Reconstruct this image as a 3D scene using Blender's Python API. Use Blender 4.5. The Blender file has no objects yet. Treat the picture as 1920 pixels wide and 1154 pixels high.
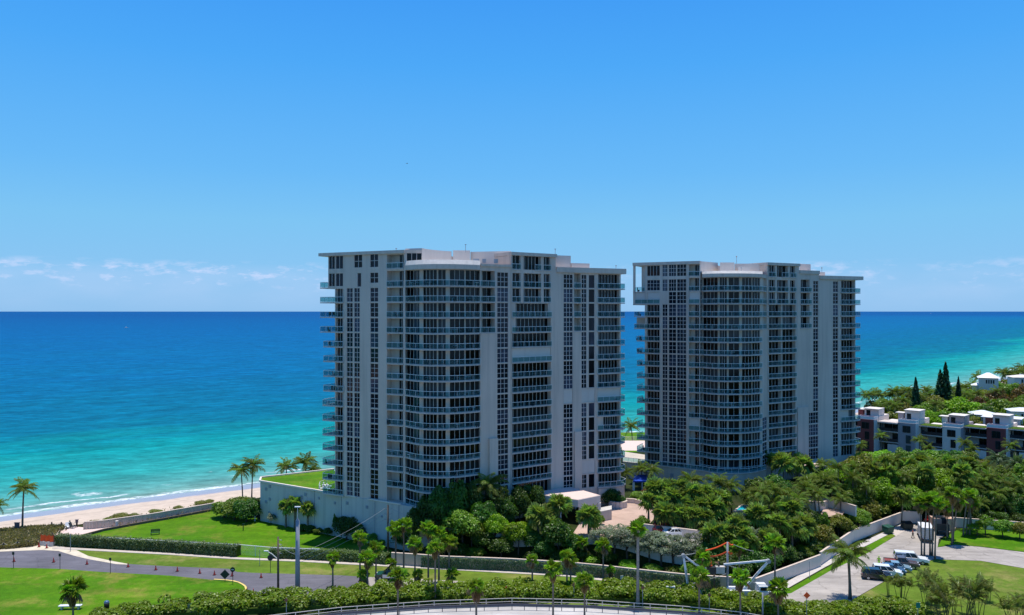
import bpy, math, random
import numpy as np
from mathutils import Vector, Matrix
rad = math.radians
random.seed(7)
RNG = np.random.default_rng(11)

scene = bpy.context.scene
COL = scene.collection
# ------------------------------------------------------------------ camera, sky, sun, exposure
F = 1478.0            # focal length in photo pixels (photo 1920 wide)
H = 44.8              # drone height above the lawn
cam_d = bpy.data.cameras.new('drone_camera')
cam_d.sensor_width = 36.0
cam_d.lens = 36.0 * F / 1920.0
cam_d.shift_y = 7.0 / 1920.0
cam_d.clip_start = 0.5
cam_d.clip_end = 200000.0
cam = bpy.data.objects.new('drone_camera', cam_d)
cam.location = (0, 0, H)
cam.rotation_euler = (rad(90), 0, 0)
COL.objects.link(cam)
scene.camera = cam

SUN_DIR = Vector((0.035, 0.11, 1.0)).normalized()
SUN_EL = math.asin(SUN_DIR.z)
SUN_AZ = math.atan2(SUN_DIR.x, SUN_DIR.y)

world = bpy.data.worlds.new('World')
scene.world = world
world.use_nodes = True
wn, wl = world.node_tree.nodes, world.node_tree.links
wn.clear()
w_out = wn.new('ShaderNodeOutputWorld')
w_bg = wn.new('ShaderNodeBackground')
w_bg.inputs['Strength'].default_value = 0.125
w_sky = wn.new('ShaderNodeTexSky')
w_sky.sky_type = 'NISHITA'
w_sky.sun_disc = False
w_sky.sun_elevation = SUN_EL
w_sky.sun_rotation = SUN_AZ
w_sky.altitude = 0
w_sky.air_density = 1.0
w_sky.dust_density = 0.15
w_sky.ozone_density = 1.5
w_hs = wn.new('ShaderNodeHueSaturation')
w_hs.inputs['Saturation'].default_value = 1.1
w_hs.inputs['Value'].default_value = 1.0
wl.new(w_sky.outputs[0], w_hs.inputs['Color'])
# thin fair-weather clouds low over the sea, by direction
w_tc = wn.new('ShaderNodeTexCoord')
w_sep = wn.new('ShaderNodeSeparateXYZ')
wl.new(w_tc.outputs['Generated'], w_sep.inputs[0])
def wmath(op, a, b=None, c=None):
    n = wn.new('ShaderNodeMath'); n.operation = op
    for i, v in enumerate((a, b, c)):
        if v is None: continue
        if isinstance(v, (int, float)): n.inputs[i].default_value = v
        else: wl.new(v, n.inputs[i])
    return n.outputs[0]
w_az = wmath('ARCTAN2', w_sep.outputs['X'], w_sep.outputs['Y'])
w_el = wmath('ARCSINE', w_sep.outputs['Z'])
w_cmb = wn.new('ShaderNodeCombineXYZ')
wl.new(wmath('MULTIPLY', w_az, 44.0), w_cmb.inputs[0])
wl.new(wmath('MULTIPLY', w_el, 120.0), w_cmb.inputs[1])
w_cmb.inputs[2].default_value = 3.7
w_nz = wn.new('ShaderNodeTexNoise')
w_nz.inputs['Scale'].default_value = 1.0
w_nz.inputs['Detail'].default_value = 7.0
w_nz.inputs['Roughness'].default_value = 0.6
wl.new(w_cmb.outputs[0], w_nz.inputs['Vector'])
def wramp(fac, stops):
    n = wn.new('ShaderNodeValToRGB')
    while len(n.color_ramp.elements) > len(stops): n.color_ramp.elements.remove(n.color_ramp.elements[-1])
    while len(n.color_ramp.elements) < len(stops): n.color_ramp.elements.new(0.5)
    for e, (p, v) in zip(n.color_ramp.elements, stops): e.position = p; e.color = (v, v, v, 1)
    wl.new(fac, n.inputs[0]); return n.outputs[0]
w_cl = wramp(w_nz.outputs['Fac'], [(0.47, 0), (0.66, 1)])
# band of elevations 0.6..3.4 degrees
w_band = wramp(wmath('MULTIPLY', w_el, 10.0), [(0.0, 0.05), (0.22, 0.25), (0.40, 0.9), (0.52, 1.0), (0.61, 0.0)])
w_n2 = wn.new('ShaderNodeTexNoise'); w_n2.inputs['Scale'].default_value = 0.22; w_n2.inputs['Detail'].default_value = 3.0
wl.new(w_cmb.outputs[0], w_n2.inputs['Vector'])
w_cl = wmath('MULTIPLY', w_cl, wramp(w_n2.outputs['Fac'], [(0.30, 0.15), (0.52, 1.0)]))
# a faint lilac veil under the cloud tops
w_veil = wramp(wmath('MULTIPLY', w_el, 10.0), [(0.0, 0.04), (0.25, 0.18), (0.42, 0.18), (0.58, 0.0)])
w_cm = wmath('MAXIMUM', wmath('MULTIPLY', wmath('MULTIPLY', w_cl, w_band), 0.62), wmath('MULTIPLY', w_veil, wramp(w_n2.outputs['Fac'], [(0.3, 0.3), (0.6, 1.0)])))
w_mix = wn.new('ShaderNodeMixRGB')
w_mix.inputs['Color2'].default_value = (4.6, 5.0, 6.7, 1)
wl.new(w_cm, w_mix.inputs['Fac'])
# deep blue of the photographed sky, by elevation only, blended over the Nishita sky
w_blue = wn.new('ShaderNodeValToRGB')
_st = [(0.0, (0.235, 0.53, 0.90)), (0.05, (0.225, 0.55, 0.92)), (0.11, (0.195, 0.56, 0.93)), (0.17, (0.135, 0.50, 0.97)), (0.30, (0.066, 0.405, 0.98)), (0.42, (0.036, 0.315, 0.95)), (0.62, (0.028, 0.24, 0.80)), (1.0, (0.025, 0.18, 0.65))]
while len(w_blue.color_ramp.elements) < len(_st): w_blue.color_ramp.elements.new(0.5)
for e, (p, c) in zip(w_blue.color_ramp.elements, _st): e.position = p; e.color = (*c, 1)
wl.new(wmath('MAXIMUM', w_el, 0.0), w_blue.inputs[0])
w_sc = wn.new('ShaderNodeVectorMath'); w_sc.operation = 'SCALE'; w_sc.inputs['Scale'].default_value = 8.0 * 0.77
wl.new(w_blue.outputs[0], w_sc.inputs[0])
w_bl = wn.new('ShaderNodeMixRGB'); w_bl.inputs['Fac'].default_value = 0.94
wl.new(w_hs.outputs[0], w_bl.inputs['Color1']); wl.new(w_sc.outputs[0], w_bl.inputs['Color2'])
wl.new(w_bl.outputs[0], w_mix.inputs['Color1'])
wl.new(w_mix.outputs[0], w_bg.inputs['Color'])
wl.new(w_bg.outputs[0], w_out.inputs['Surface'])

sun_d = bpy.data.lights.new('sun', 'SUN')
sun_d.energy = 4.2
sun_d.angle = rad(0.53)
sun_d.color = (1.0, 0.96, 0.88)
sun = bpy.data.objects.new('sun', sun_d)
sun.rotation_euler = SUN_DIR.to_track_quat('Z', 'Y').to_euler()
sun.location = (0, 0, 300)
COL.objects.link(sun)

scene.view_settings.view_transform = 'Standard'
scene.view_settings.look = 'None'
scene.view_settings.exposure = 0.32
scene.view_settings.gamma = 1.0
scene.view_settings.use_curve_mapping = False

# ------------------------------------------------------------------ geometry helpers
def G(px, py, z=0.0):
    Y = F * (H - z) / (py - 584.0)
    return ((px - 960.0) * Y / F, Y)
def X_at(px, Y): return (px - 960.0) * Y / F
def Z_at(py, Y): return H - (py - 584.0) * Y / F
def on_line(px, A, B):
    """plan point where the sight line of column px meets the plan line A-B"""
    r = (px - 960.0) / F
    (ax, ay), (bx, by) = A, B
    dx, dy = bx - ax, by - ay
    t = (r * ay - ax) / (dx - r * dy)
    return (ax + t * dx, ay + t * dy)
def PY(px, Y): return (X_at(px, Y), Y)

class MB:
    def __init__(self): self.v = []; self.f = []; self.m = []
    def face(self, pts, m=0):
        i = len(self.v); self.v.extend([tuple(p) for p in pts]); self.f.append(tuple(range(i, i + len(pts)))); self.m.append(m)
    def box(self, c, s, m=0, rz=0.0, taper=1.0):
        cx, cy, cz = c; hx, hy, hz = s[0] / 2, s[1] / 2, s[2] / 2
        co, si = math.cos(rz), math.sin(rz)
        i = len(self.v)
        for dz, k in ((-hz, 1.0), (hz, taper)):
            for dx, dy in ((-hx, -hy), (hx, -hy), (hx, hy), (-hx, hy)):
                dx2, dy2 = dx * k, dy * k
                self.v.append((cx + dx2 * co - dy2 * si, cy + dx2 * si + dy2 * co, cz + dz))
        for q in ((3, 2, 1, 0), (4, 5, 6, 7), (0, 1, 5, 4), (1, 2, 6, 5), (2, 3, 7, 6), (3, 0, 4, 7)):
            self.f.append(tuple(i + a for a in q)); self.m.append(m)
    def prism(self, poly, z0, z1, m=0, m_top=None, bottom=True):
        """plan polygon (either winding) extruded from z0 to z1"""
        A = sum(poly[i][0] * poly[(i + 1) % len(poly)][1] - poly[(i + 1) % len(poly)][0] * poly[i][1] for i in range(len(poly)))
        if A < 0: poly = list(reversed(poly))
        n = len(poly); i = len(self.v)
        for z in (z0, z1):
            for p in poly: self.v.append((p[0], p[1], z))
        for k in range(n):
            k2 = (k + 1) % n
            self.f.append((i + k, i + k2, i + n + k2, i + n + k)); self.m.append(m)
        self.f.append(tuple(i + n + k for k in range(n))); self.m.append(m if m_top is None else m_top)
        if bottom: self.f.append(tuple(i + k for k in reversed(range(n)))); self.m.append(m)
    def tube(self, pts, r, n=6, m=0, cap=True):
        pts = [Vector(p) for p in pts]
        rr = r if isinstance(r, (list, tuple)) else [r] * len(pts)
        i = len(self.v)
        for k, p in enumerate(pts):
            d = (pts[min(k + 1, len(pts) - 1)] - pts[max(k - 1, 0)])
            d = d.normalized() if d.length > 1e-9 else Vector((0, 0, 1))
            a = d.orthogonal().normalized() if abs(d.z) < 0.999 else Vector((1, 0, 0))
            if abs(d.z) < 0.95:
                a = Vector((0, 0, 1)).cross(d).normalized()
            b = d.cross(a).normalized()
            for q in range(n):
                t = 2 * math.pi * q / n
                self.v.append(tuple(p + (a * math.cos(t) + b * math.sin(t)) * rr[k]))
        for k in range(len(pts) - 1):
            for q in range(n):
                q2 = (q + 1) % n
                self.f.append((i + k * n + q, i + k * n + q2, i + (k + 1) * n + q2, i + (k + 1) * n + q)); self.m.append(m)
        if cap:
            self.f.append(tuple(i + q for q in reversed(range(n)))); self.m.append(m)
            e = i + (len(pts) - 1) * n
            self.f.append(tuple(e + q for q in range(n))); self.m.append(m)
    def beam(self, a, b, w, h, m=0):
        """rectangular bar from a to b, width w across, height h"""
        a, b = Vector(a), Vector(b); d = (b - a).normalized()
        s = Vector((0, 0, 1)).cross(d)
        s = s.normalized() if s.length > 1e-6 else Vector((1, 0, 0))
        u = d.cross(s).normalized()
        i = len(self.v)
        for p in (a, b):
            for x, y in ((-1, -1), (1, -1), (1, 1), (-1, 1)): self.v.append(tuple(p + s * (x * w / 2) + u * (y * h / 2)))
        for q in ((3, 2, 1, 0), (4, 5, 6, 7), (0, 1, 5, 4), (1, 2, 6, 5), (2, 3, 7, 6), (3, 0, 4, 7)):
            self.f.append(tuple(i + k for k in q)); self.m.append(m)
    def sphere(self, c, r, n=10, k=6, m=0, sz=1.0):
        i = len(self.v); c = Vector(c)
        for a in range(k + 1):
            t = math.pi * a / k
            for q in range(n):
                p = 2 * math.pi * q / n
                self.v.append(tuple(c + Vector((math.sin(t) * math.cos(p) * r, math.sin(t) * math.sin(p) * r, math.cos(t) * r * sz))))
        for a in range(k):
            for q in range(n):
                q2 = (q + 1) % n
                self.f.append((i + a * n + q, i + (a + 1) * n + q, i + (a + 1) * n + q2, i + a * n + q2)); self.m.append(m)
    def mesh(self, name, mats, off=(0, 0, 0), smooth=False):
        me = bpy.data.meshes.new(name)
        ox, oy, oz = off
        me.from_pydata([(x - ox, y - oy, z - oz) for x, y, z in self.v], [], self.f)
        for mt in (mats if isinstance(mats, (list, tuple)) else [mats]): me.materials.append(mt)
        if len(me.materials) > 1: me.polygons.foreach_set('material_index', self.m)
        if smooth: me.polygons.foreach_set('use_smooth', [True] * len(me.polygons))
        me.update()
        return me
    def centre(self):
        xs, ys, zs = zip(*self.v)
        return ((min(xs) + max(xs)) / 2, (min(ys) + max(ys)) / 2, min(zs))
    def build(self, name, mats, parent=None, origin=None, smooth=False):
        """link as one object; origin = world position of the parent (identity rotation)"""
        c = self.centre()
        o = bpy.data.objects.new(name, self.mesh(name, mats, c, smooth))
        COL.objects.link(o)
        if parent is not None:
            o.parent = parent
            po = origin if origin is not None else (0, 0, 0)
            o.location = (c[0] - po[0], c[1] - po[1], c[2] - po[2])
        else: o.location = c
        return o
    def part(self, name, mats, parent, smooth=False):
        """link as a child whose mesh is already in the parent's own space"""
        o = bpy.data.objects.new(name, self.mesh(name, mats, (0, 0, 0), smooth))
        COL.objects.link(o); o.parent = parent
        return o

def link(name, me, parent=None, loc=(0, 0, 0), rot=(0, 0, 0), scl=(1, 1, 1)):
    o = bpy.data.objects.new(name, me)
    COL.objects.link(o)
    if parent is not None: o.parent = parent
    o.location = loc; o.rotation_euler = rot; o.scale = scl
    return o
def empty(name, loc, rz=0.0):
    o = bpy.data.objects.new(name, None); COL.objects.link(o)
    o.location = loc; o.rotation_euler = (0, 0, rz); o.empty_display_size = 0.5
    return o
def tag(o, label, cat, group=None):
    o['label'] = label; o['category'] = cat
    if group: o['group'] = group
    return o
def struct(o, kind='structure', label=None):
    o['kind'] = kind
    if label: o['label'] = label
    return o
ORD = ('first second third fourth fifth sixth seventh eighth ninth tenth eleventh twelfth thirteenth fourteenth fifteenth sixteenth '
       'seventeenth eighteenth nineteenth twentieth').split()
def ordinal(i):
    if i < 20: return ORD[i]
    tens = ['twenty', 'thirty', 'forty', 'fifty', 'sixty']
    t, u = divmod(i + 1, 10)
    if u == 0: return {3: 'thirtieth', 4: 'fortieth', 5: 'fiftieth', 6: 'sixtieth'}[t]
    return tens[t - 2] + '-' + ORD[u - 1]
PEND = {}
def later(o, cat, group, px, what, where):
    """label settled at the end: «what, n-th from left where»"""
    o['category'] = cat; o['group'] = group
    PEND.setdefault(group, []).append((px, o, what, where))

# ------------------------------------------------------------------ materials
def new_mat(name):
    m = bpy.data.materials.new(name); m.use_nodes = True
    nt = m.node_tree; nt.nodes.clear()
    out = nt.nodes.new('ShaderNodeOutputMaterial')
    return m, nt, nt.nodes, nt.links, out
def nmath(nt, op, a, b=None, c=None, clamp=False):
    n = nt.nodes.new('ShaderNodeMath'); n.operation = op; n.use_clamp = clamp
    for i, v in enumerate((a, b, c)):
        if v is None: continue
        if isinstance(v, (int, float)): n.inputs[i].default_value = v
        else: nt.links.new(v, n.inputs[i])
    return n.outputs[0]
def nramp(nt, fac, stops):
    n = nt.nodes.new('ShaderNodeValToRGB')
    while len(n.color_ramp.elements) > len(stops): n.color_ramp.elements.remove(n.color_ramp.elements[-1])
    while len(n.color_ramp.elements) < len(stops): n.color_ramp.elements.new(0.5)
    for e, (p, v) in zip(n.color_ramp.elements, stops):
        e.position = p
        e.color = (v, v, v, 1) if isinstance(v, (int, float)) else (*v, 1)
    nt.links.new(fac, n.inputs[0]); return n.outputs[0]
def nnoise(nt, scale, detail=4.0, rough=0.55, vec=None, stretch=None, dist=0.0):
    n = nt.nodes.new('ShaderNodeTexNoise')
    n.inputs['Scale'].default_value = scale; n.inputs['Detail'].default_value = detail
    n.inputs['Roughness'].default_value = rough; n.inputs['Distortion'].default_value = dist
    if vec is None: vec = nt.nodes.new('ShaderNodeNewGeometry').outputs['Position']
    if stretch:
        mp = nt.nodes.new('ShaderNodeMapping'); mp.inputs['Scale'].default_value = stretch
        nt.links.new(vec, mp.inputs['Vector']); vec = mp.outputs[0]
    nt.links.new(vec, n.inputs['Vector'])
    return n.outputs['Fac']
def nmix(nt, fac, a, b, mode='MIX'):
    n = nt.nodes.new('ShaderNodeMixRGB'); n.blend_type = mode
    for k, v in (('Fac', fac), ('Color1', a), ('Color2', b)):
        if isinstance(v, (int, float)): n.inputs[k].default_value = v
        elif isinstance(v, tuple): n.inputs[k].default_value = (*v, 1) if len(v) == 3 else v
        else: nt.links.new(v, n.inputs[k])
    return n.outputs[0]
def pbsdf(nt, out, col, rough=0.8, spec=0.3, metal=0.0, bump=None, bstr=0.3, bdist=0.05):
    p = nt.nodes.new('ShaderNodeBsdfPrincipled')
    if isinstance(col, tuple): p.inputs['Base Color'].default_value = (*col, 1)
    else: nt.links.new(col, p.inputs['Base Color'])
    if isinstance(rough, (int, float)): p.inputs['Roughness'].default_value = rough
    else: nt.links.new(rough, p.inputs['Roughness'])
    p.inputs['Specular IOR Level'].default_value = spec
    p.inputs['Metallic'].default_value = metal
    if bump is not None:
        b = nt.nodes.new('ShaderNodeBump'); b.inputs['Strength'].default_value = bstr; b.inputs['Distance'].default_value = bdist
        nt.links.new(bump, b.inputs['Height']); nt.links.new(b.outputs[0], p.inputs['Normal'])
    if out is not None: nt.links.new(p.outputs[0], out.inputs['Surface'])
    return p
def simple(name, col, rough=0.7, spec=0.3, metal=0.0, var=0.12, scale=1.5):
    m, nt, N, L, out = new_mat(name)
    n = nnoise(nt, scale, 5)
    c = nmix(nt, 1.0, col, nramp(nt, n, [(0.25, 1 - var), (0.75, 1 + var)]), 'MULTIPLY')
    pbsdf(nt, out, c, rough, spec, metal)
    return m
def stucco(name, col, streak=0.10, var=0.06):
    m, nt, N, L, out = new_mat(name)
    big = nnoise(nt, 0.12, 3)
    st = nnoise(nt, 1.0, 4, 0.6, stretch=(1.2, 1.2, 0.05))
    fine = nnoise(nt, 9.0, 3)
    c = nmix(nt, 1.0, col, nramp(nt, big, [(0.3, 1 - var), (0.7, 1 + var)]), 'MULTIPLY')
    c = nmix(nt, 1.0, c, nramp(nt, st, [(0.30, 1 - streak), (0.55, 1.0)]), 'MULTIPLY')
    c = nmix(nt, 1.0, c, nramp(nt, fine, [(0.3, 0.97), (0.7, 1.03)]), 'MULTIPLY')
    pbsdf(nt, out, c, 0.85, 0.2, bump=fine, bstr=0.15, bdist=0.02)
    return m
def leafmat(name, col, var=0.35, hue=0.025, trans=0.35, dry=None, dry_amt=0.0):
    """foliage: colour varies per leaf clump (world noise) and per object"""
    m, nt, N, L, out = new_mat(name)
    oi = N.new('ShaderNodeObjectInfo')
    n1 = nnoise(nt, 0.55, 4, 0.6)
    n2 = nnoise(nt, 4.0, 2, 0.5)
    c = nmix(nt, 1.0, col, nramp(nt, n1, [(0.3, 1 - var), (0.7, 1 + var)]), 'MULTIPLY')
    c = nmix(nt, 1.0, c, nramp(nt, n2, [(0.3, 0.75), (0.7, 1.25)]), 'MULTIPLY')
    hs = N.new('ShaderNodeHueSaturation')
    L.new(c, hs.inputs['Color'])
    L.new(nmath(nt, 'MULTIPLY_ADD', oi.outputs['Random'], hue * 2, 0.5 - hue), hs.inputs['Hue'])
    vr = 0.95 if name.endswith('green') else 0.6
    L.new(nmath(nt, 'MULTIPLY_ADD', oi.outputs['Random'], vr, 1.0 - vr / 2), hs.inputs['Value'])
    c = hs.outputs[0]
    if dry is not None:
        c = nmix(nt, nmath(nt, 'MULTIPLY', nramp(nt, nnoise(nt, 2.3, 3), [(0.5, 0.0), (0.68, 1.0)]), dry_amt), c, dry)
    p = pbsdf(nt, None, c, 0.42, 0.35)
    t = N.new('ShaderNodeBsdfTranslucent')
    L.new(nmix(nt, 1.0, c, (1.3, 1.5, 0.6), 'MULTIPLY'), t.inputs['Color'])
    mx = N.new('ShaderNodeMixShader'); mx.inputs[0].default_value = trans
    L.new(p.outputs[0], mx.inputs[1]); L.new(t.outputs[0], mx.inputs[2])
    L.new(mx.outputs[0], out.inputs['Surface'])
    return m
def window_glass(name, dark, light, tint=0.5):
    """dark reflective pane; per window a different blind/curtain tone behind it"""
    m, nt, N, L, out = new_mat(name)
    oi = N.new('ShaderNodeObjectInfo')
    n = nnoise(nt, 0.9, 2, 0.5, stretch=(1.0, 1.0, 0.25))
    f = nmath(nt, 'ADD', nmath(nt, 'MULTIPLY', oi.outputs['Random'], 0.75), nmath(nt, 'MULTIPLY', n, 0.5))
    c = nmix(nt, nramp(nt, f, [(0.55, 0.0), (0.85, tint * .35), (1.05, tint)]), dark, light)
    pbsdf(nt, out, c, 0.06, 0.22)
    return m
M = {}
M['stucco'] = stucco('tower_stucco', (0.625, 0.505, 0.42), 0.16)
M['stucco_white'] = stucco('white_stucco', (0.70, 0.61, 0.54), 0.06)
M['podium'] = stucco('podium_stucco', (0.54, 0.50, 0.45), 0.16)
M['podium_warm'] = stucco('warm_podium_stucco', (0.52, 0.45, 0.37), 0.14)
M['trim'] = simple('white_window_trim', (0.62, 0.58, 0.56), 0.6, 0.3, var=0.05)
M['slab'] = stucco('balcony_slab_paint', (0.56, 0.49, 0.44), 0.14)
M['rail'] = simple('white_rail_metal', (0.66, 0.68, 0.68), 0.45, 0.4, var=0.04)
M['glass'] = window_glass('dark_window_glass', (0.005, 0.006, 0.010), (0.07, 0.075, 0.11), 0.9)
M['door_glass'] = window_glass('dark_door_glass', (0.003, 0.003, 0.004), (0.10, 0.10, 0.11), 0.7)
M['shutter'] = simple('pale_storm_shutter', (0.60, 0.53, 0.47), 0.6, 0.3, var=0.04)
def balcony_glass():
    m, nt, N, L, out = new_mat('teal_balcony_glass')
    oi = N.new('ShaderNodeObjectInfo')
    t = N.new('ShaderNodeBsdfTransparent'); t.inputs[0].default_value = (0.66, 0.82, 0.83, 1)
    p = pbsdf(nt, None, (0.26, 0.42, 0.43), 0.12, 0.6)
    mx = N.new('ShaderNodeMixShader')
    L.new(nmath(nt, 'MULTIPLY_ADD', oi.outputs['Random'], 0.08, 0.025), mx.inputs[0])
    L.new(t.outputs[0], mx.inputs[1]); L.new(p.outputs[0], mx.inputs[2]); L.new(mx.outputs[0], out.inputs['Surface'])
    return m
M['bglass'] = balcony_glass()
M['roof'] = simple('roof_membrane', (0.66, 0.60, 0.54), 0.9, 0.1)
M['pink_roof'] = simple('pale_pink_roof', (0.66, 0.50, 0.44), 0.9, 0.1, var=0.06)
M['concrete'] = simple('pale_concrete', (0.50, 0.45, 0.41), 0.9, 0.1, var=0.14, scale=0.8)
M['sidewalk'] = simple('sidewalk_concrete', (0.50, 0.43, 0.37), 0.9, 0.1, var=0.14, scale=0.9)
M['steel'] = simple('galvanised_steel', (0.33, 0.35, 0.38), 0.5, 0.4, 0.3)
M['wood'] = simple('weathered_wood', (0.13, 0.10, 0.075), 0.85, 0.1, var=0.3, scale=4)
M['pale_wood'] = simple('pale_wood_rail', (0.50, 0.44, 0.34), 0.8, 0.1)
M['black'] = simple('black_rubber', (0.012, 0.012, 0.013), 0.7, 0.3)
M['white'] = simple('white_paint', (0.70, 0.70, 0.70), 0.4, 0.4, var=0.04)
M['orange'] = simple('orange_plastic', (0.75, 0.09, 0.015), 0.6, 0.3, var=0.1)
M['red'] = simple('red_plastic', (0.55, 0.03, 0.025), 0.5, 0.3)
M['darkmetal'] = simple('dark_metal', (0.03, 0.032, 0.036), 0.5, 0.4)
M['blue_dark'] = simple('dark_blue_fabric', (0.02, 0.035, 0.14), 0.8, 0.2)
M['navy'] = simple('blue_canvas_awning', (0.015, 0.06, 0.38), 0.8, 0.2)
M['green_paint'] = simple('dumpster_green', (0.015, 0.075, 0.05), 0.6, 0.3, var=0.25)
M['yellow'] = simple('yellow_kerb_paint', (0.70, 0.52, 0.16), 0.8, 0.2)
M['skin'] = simple('skin', (0.35, 0.20, 0.13), 0.6, 0.3)
M['neon'] = simple('neon_vest', (0.45, 0.85, 0.05), 0.7, 0.2)
M['denim'] = simple('dark_trousers', (0.03, 0.035, 0.05), 0.8, 0.2)
M['brass'] = simple('lamp_globe_white', (0.85, 0.85, 0.82), 0.3, 0.4)
def grass(name, a, b, dry, dry_amt):
    m, nt, N, L, out = new_mat(name)
    n1 = nnoise(nt, 0.07, 5, 0.6)
    n2 = nnoise(nt, 0.9, 4, 0.65)
    n3 = nnoise(nt, 7.0, 3, 0.7)
    mow = nnoise(nt, 0.25, 2, 0.5, stretch=(0.25, 1.6, 1))
    c = nmix(nt, nramp(nt, n1, [(0.35, 0), (0.65, 1)]), a, b)
    c = nmix(nt, nmath(nt, 'MULTIPLY', nramp(nt, nnoise(nt, 0.13, 7, 0.72), [(0.50, 0), (0.70, 1)]), dry_amt), c, dry)
    c = nmix(nt, 1.0, c, nramp(nt, n2, [(0.25, 0.78), (0.75, 1.2)]), 'MULTIPLY')
    c = nmix(nt, 1.0, c, nramp(nt, mow, [(0.35, 0.88), (0.65, 1.1)]), 'MULTIPLY')
    c = nmix(nt, 1.0, c, nramp(nt, n3, [(0.25, 0.7), (0.75, 1.3)]), 'MULTIPLY')
    pbsdf(nt, out, c, 0.9, 0.1, bump=n3, bstr=0.6, bdist=0.06)
    return m
M['lawn'] = grass('bright_lawn', (0.052, 0.150, 0.002), (0.085, 0.190, 0.003), (0.20, 0.19, 0.03), 0.8)
M['lawn_park'] = grass('park_lawn', (0.050, 0.145, 0.002), (0.085, 0.190, 0.003), (0.24, 0.20, 0.045), 0.85)
M['lawn_verge'] = grass('verge_grass', (0.080, 0.150, 0.012), (0.12, 0.17, 0.02), (0.27, 0.22, 0.08), 0.8)
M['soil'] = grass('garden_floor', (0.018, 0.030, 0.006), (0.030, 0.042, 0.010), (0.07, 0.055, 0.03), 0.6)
def asphalt(name, col, crack=0.0):
    m, nt, N, L, out = new_mat(name)
    n1 = nnoise(nt, 0.10, 5, 0.6)
    n2 = nnoise(nt, 0.5, 6, 0.68, stretch=(0.35, 1.3, 1))
    n3 = nnoise(nt, 14, 2)
    c = nmix(nt, 1.0, col, nramp(nt, n1, [(0.3, 0.82), (0.7, 1.18)]), 'MULTIPLY')
    c = nmix(nt, 1.0, c, nramp(nt, n2, [(0.3, 0.76), (0.7, 1.16)]), 'MULTIPLY')
    c = nmix(nt, 1.0, c, nramp(nt, n3, [(0.3, 0.88), (0.7, 1.12)]), 'MULTIPLY')
    if crack:
        v = N.new('ShaderNodeTexVoronoi'); v.feature = 'DISTANCE_TO_EDGE'; v.inputs['Scale'].default_value = 0.16
        w = nnoise(nt, 0.4, 4)
        g = N.new('ShaderNodeNewGeometry')
        ad = N.new('ShaderNodeVectorMath'); ad.operation = 'ADD'
        cb = N.new('ShaderNodeCombineXYZ'); L.new(nmath(nt, 'MULTIPLY', w, 3.0), cb.inputs[0]); L.new(nmath(nt, 'MULTIPLY', w, -2.0), cb.inputs[1])
        L.new(g.outputs['Position'], ad.inputs[0]); L.new(cb.outputs[0], ad.inputs[1]); L.new(ad.outputs[0], v.inputs['Vector'])
        c = nmix(nt, 1.0, c, nramp(nt, v.outputs['Distance'], [(0.0, 1 - crack), (0.02, 1.0)]), 'MULTIPLY')
    pbsdf(nt, out, c, 0.85, 0.2, bump=n3, bstr=0.3, bdist=0.02)
    return m
M['asphalt'] = asphalt('grey_asphalt', (0.130, 0.122, 0.138), 0.15)
M['old_asphalt'] = asphalt('pale_worn_road', (0.36, 0.32, 0.285), 0.30)
M['ramp_road'] = asphalt('pale_concrete_road', (0.46, 0.43, 0.41), 0.1)
def pavers(name):
    m, nt, N, L, out = new_mat(name)
    b = N.new('ShaderNodeTexBrick'); b.inputs['Scale'].default_value = 1.0
    b.inputs['Color1'].default_value = (0.46, 0.31, 0.25, 1); b.inputs['Color2'].default_value = (0.52, 0.37, 0.29, 1); b.inputs['Mortar'].default_value = (0.40, 0.30, 0.25, 1)
    b.inputs['Mortar Size'].default_value = 0.02; b.inputs['Brick Width'].default_value = 0.4; b.inputs['Row Height'].default_value = 0.2
    g = N.new('ShaderNodeNewGeometry'); L.new(g.outputs['Position'], b.inputs['Vector'])
    c = nmix(nt, 1.0, b.outputs['Color'], nramp(nt, nnoise(nt, 0.3, 5), [(0.3, 0.85), (0.7, 1.12)]), 'MULTIPLY')
    pbsdf(nt, out, c, 0.85, 0.15)
    return m
M['pavers'] = pavers('pink_brick_pavers')
# foliage
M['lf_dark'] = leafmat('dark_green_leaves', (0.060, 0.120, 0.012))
M['lf_mid'] = leafmat('mid_green_leaves', (0.140, 0.225, 0.016))
M['lf_bright'] = leafmat('bright_green_leaves', (0.190, 0.330, 0.010))
M['lf_olive'] = leafmat('olive_green_leaves', (0.190, 0.205, 0.024), dry=(0.16, 0.07, 0.02), dry_amt=0.5)
M['lf_silver'] = leafmat('silver_green_leaves', (0.215, 0.25, 0.165), 0.25, 0.015)
M['lf_hedge'] = leafmat('grey_green_hedge_leaves', (0.150, 0.215, 0.085), 0.3)
M['lf_ivy'] = leafmat('wall_creeper_leaves', (0.130, 0.170, 0.080), 0.35)
M['lf_grape'] = leafmat('sea_grape_leaves', (0.165, 0.305, 0.012), 0.35, 0.02, dry=(0.30, 0.20, 0.03), dry_amt=0.35)
M['lf_rust'] = leafmat('rusty_leaves', (0.15, 0.10, 0.025), 0.3, dry=(0.22, 0.06, 0.02), dry_amt=0.6)
M['lf_pine'] = leafmat('blue_green_needles', (0.022, 0.075, 0.024), 0.3)
M['palm_coco'] = leafmat('coconut_frond_green', (0.160, 0.215, 0.038), 0.25, dry=(0.28, 0.20, 0.07), dry_amt=0.25)
M['palm_fan'] = leafmat('fan_palm_green', (0.19, 0.31, 0.018), 0.25, dry=(0.25, 0.19, 0.06), dry_amt=0.25)
M['palm_sabal'] = leafmat('sabal_frond_green', (0.210, 0.285, 0.055), 0.3, dry=(0.22, 0.17, 0.07), dry_amt=0.35)
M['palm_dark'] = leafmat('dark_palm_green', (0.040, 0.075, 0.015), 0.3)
M['palm_date'] = leafmat('date_palm_grey_green', (0.10, 0.15, 0.07), 0.25)
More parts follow.
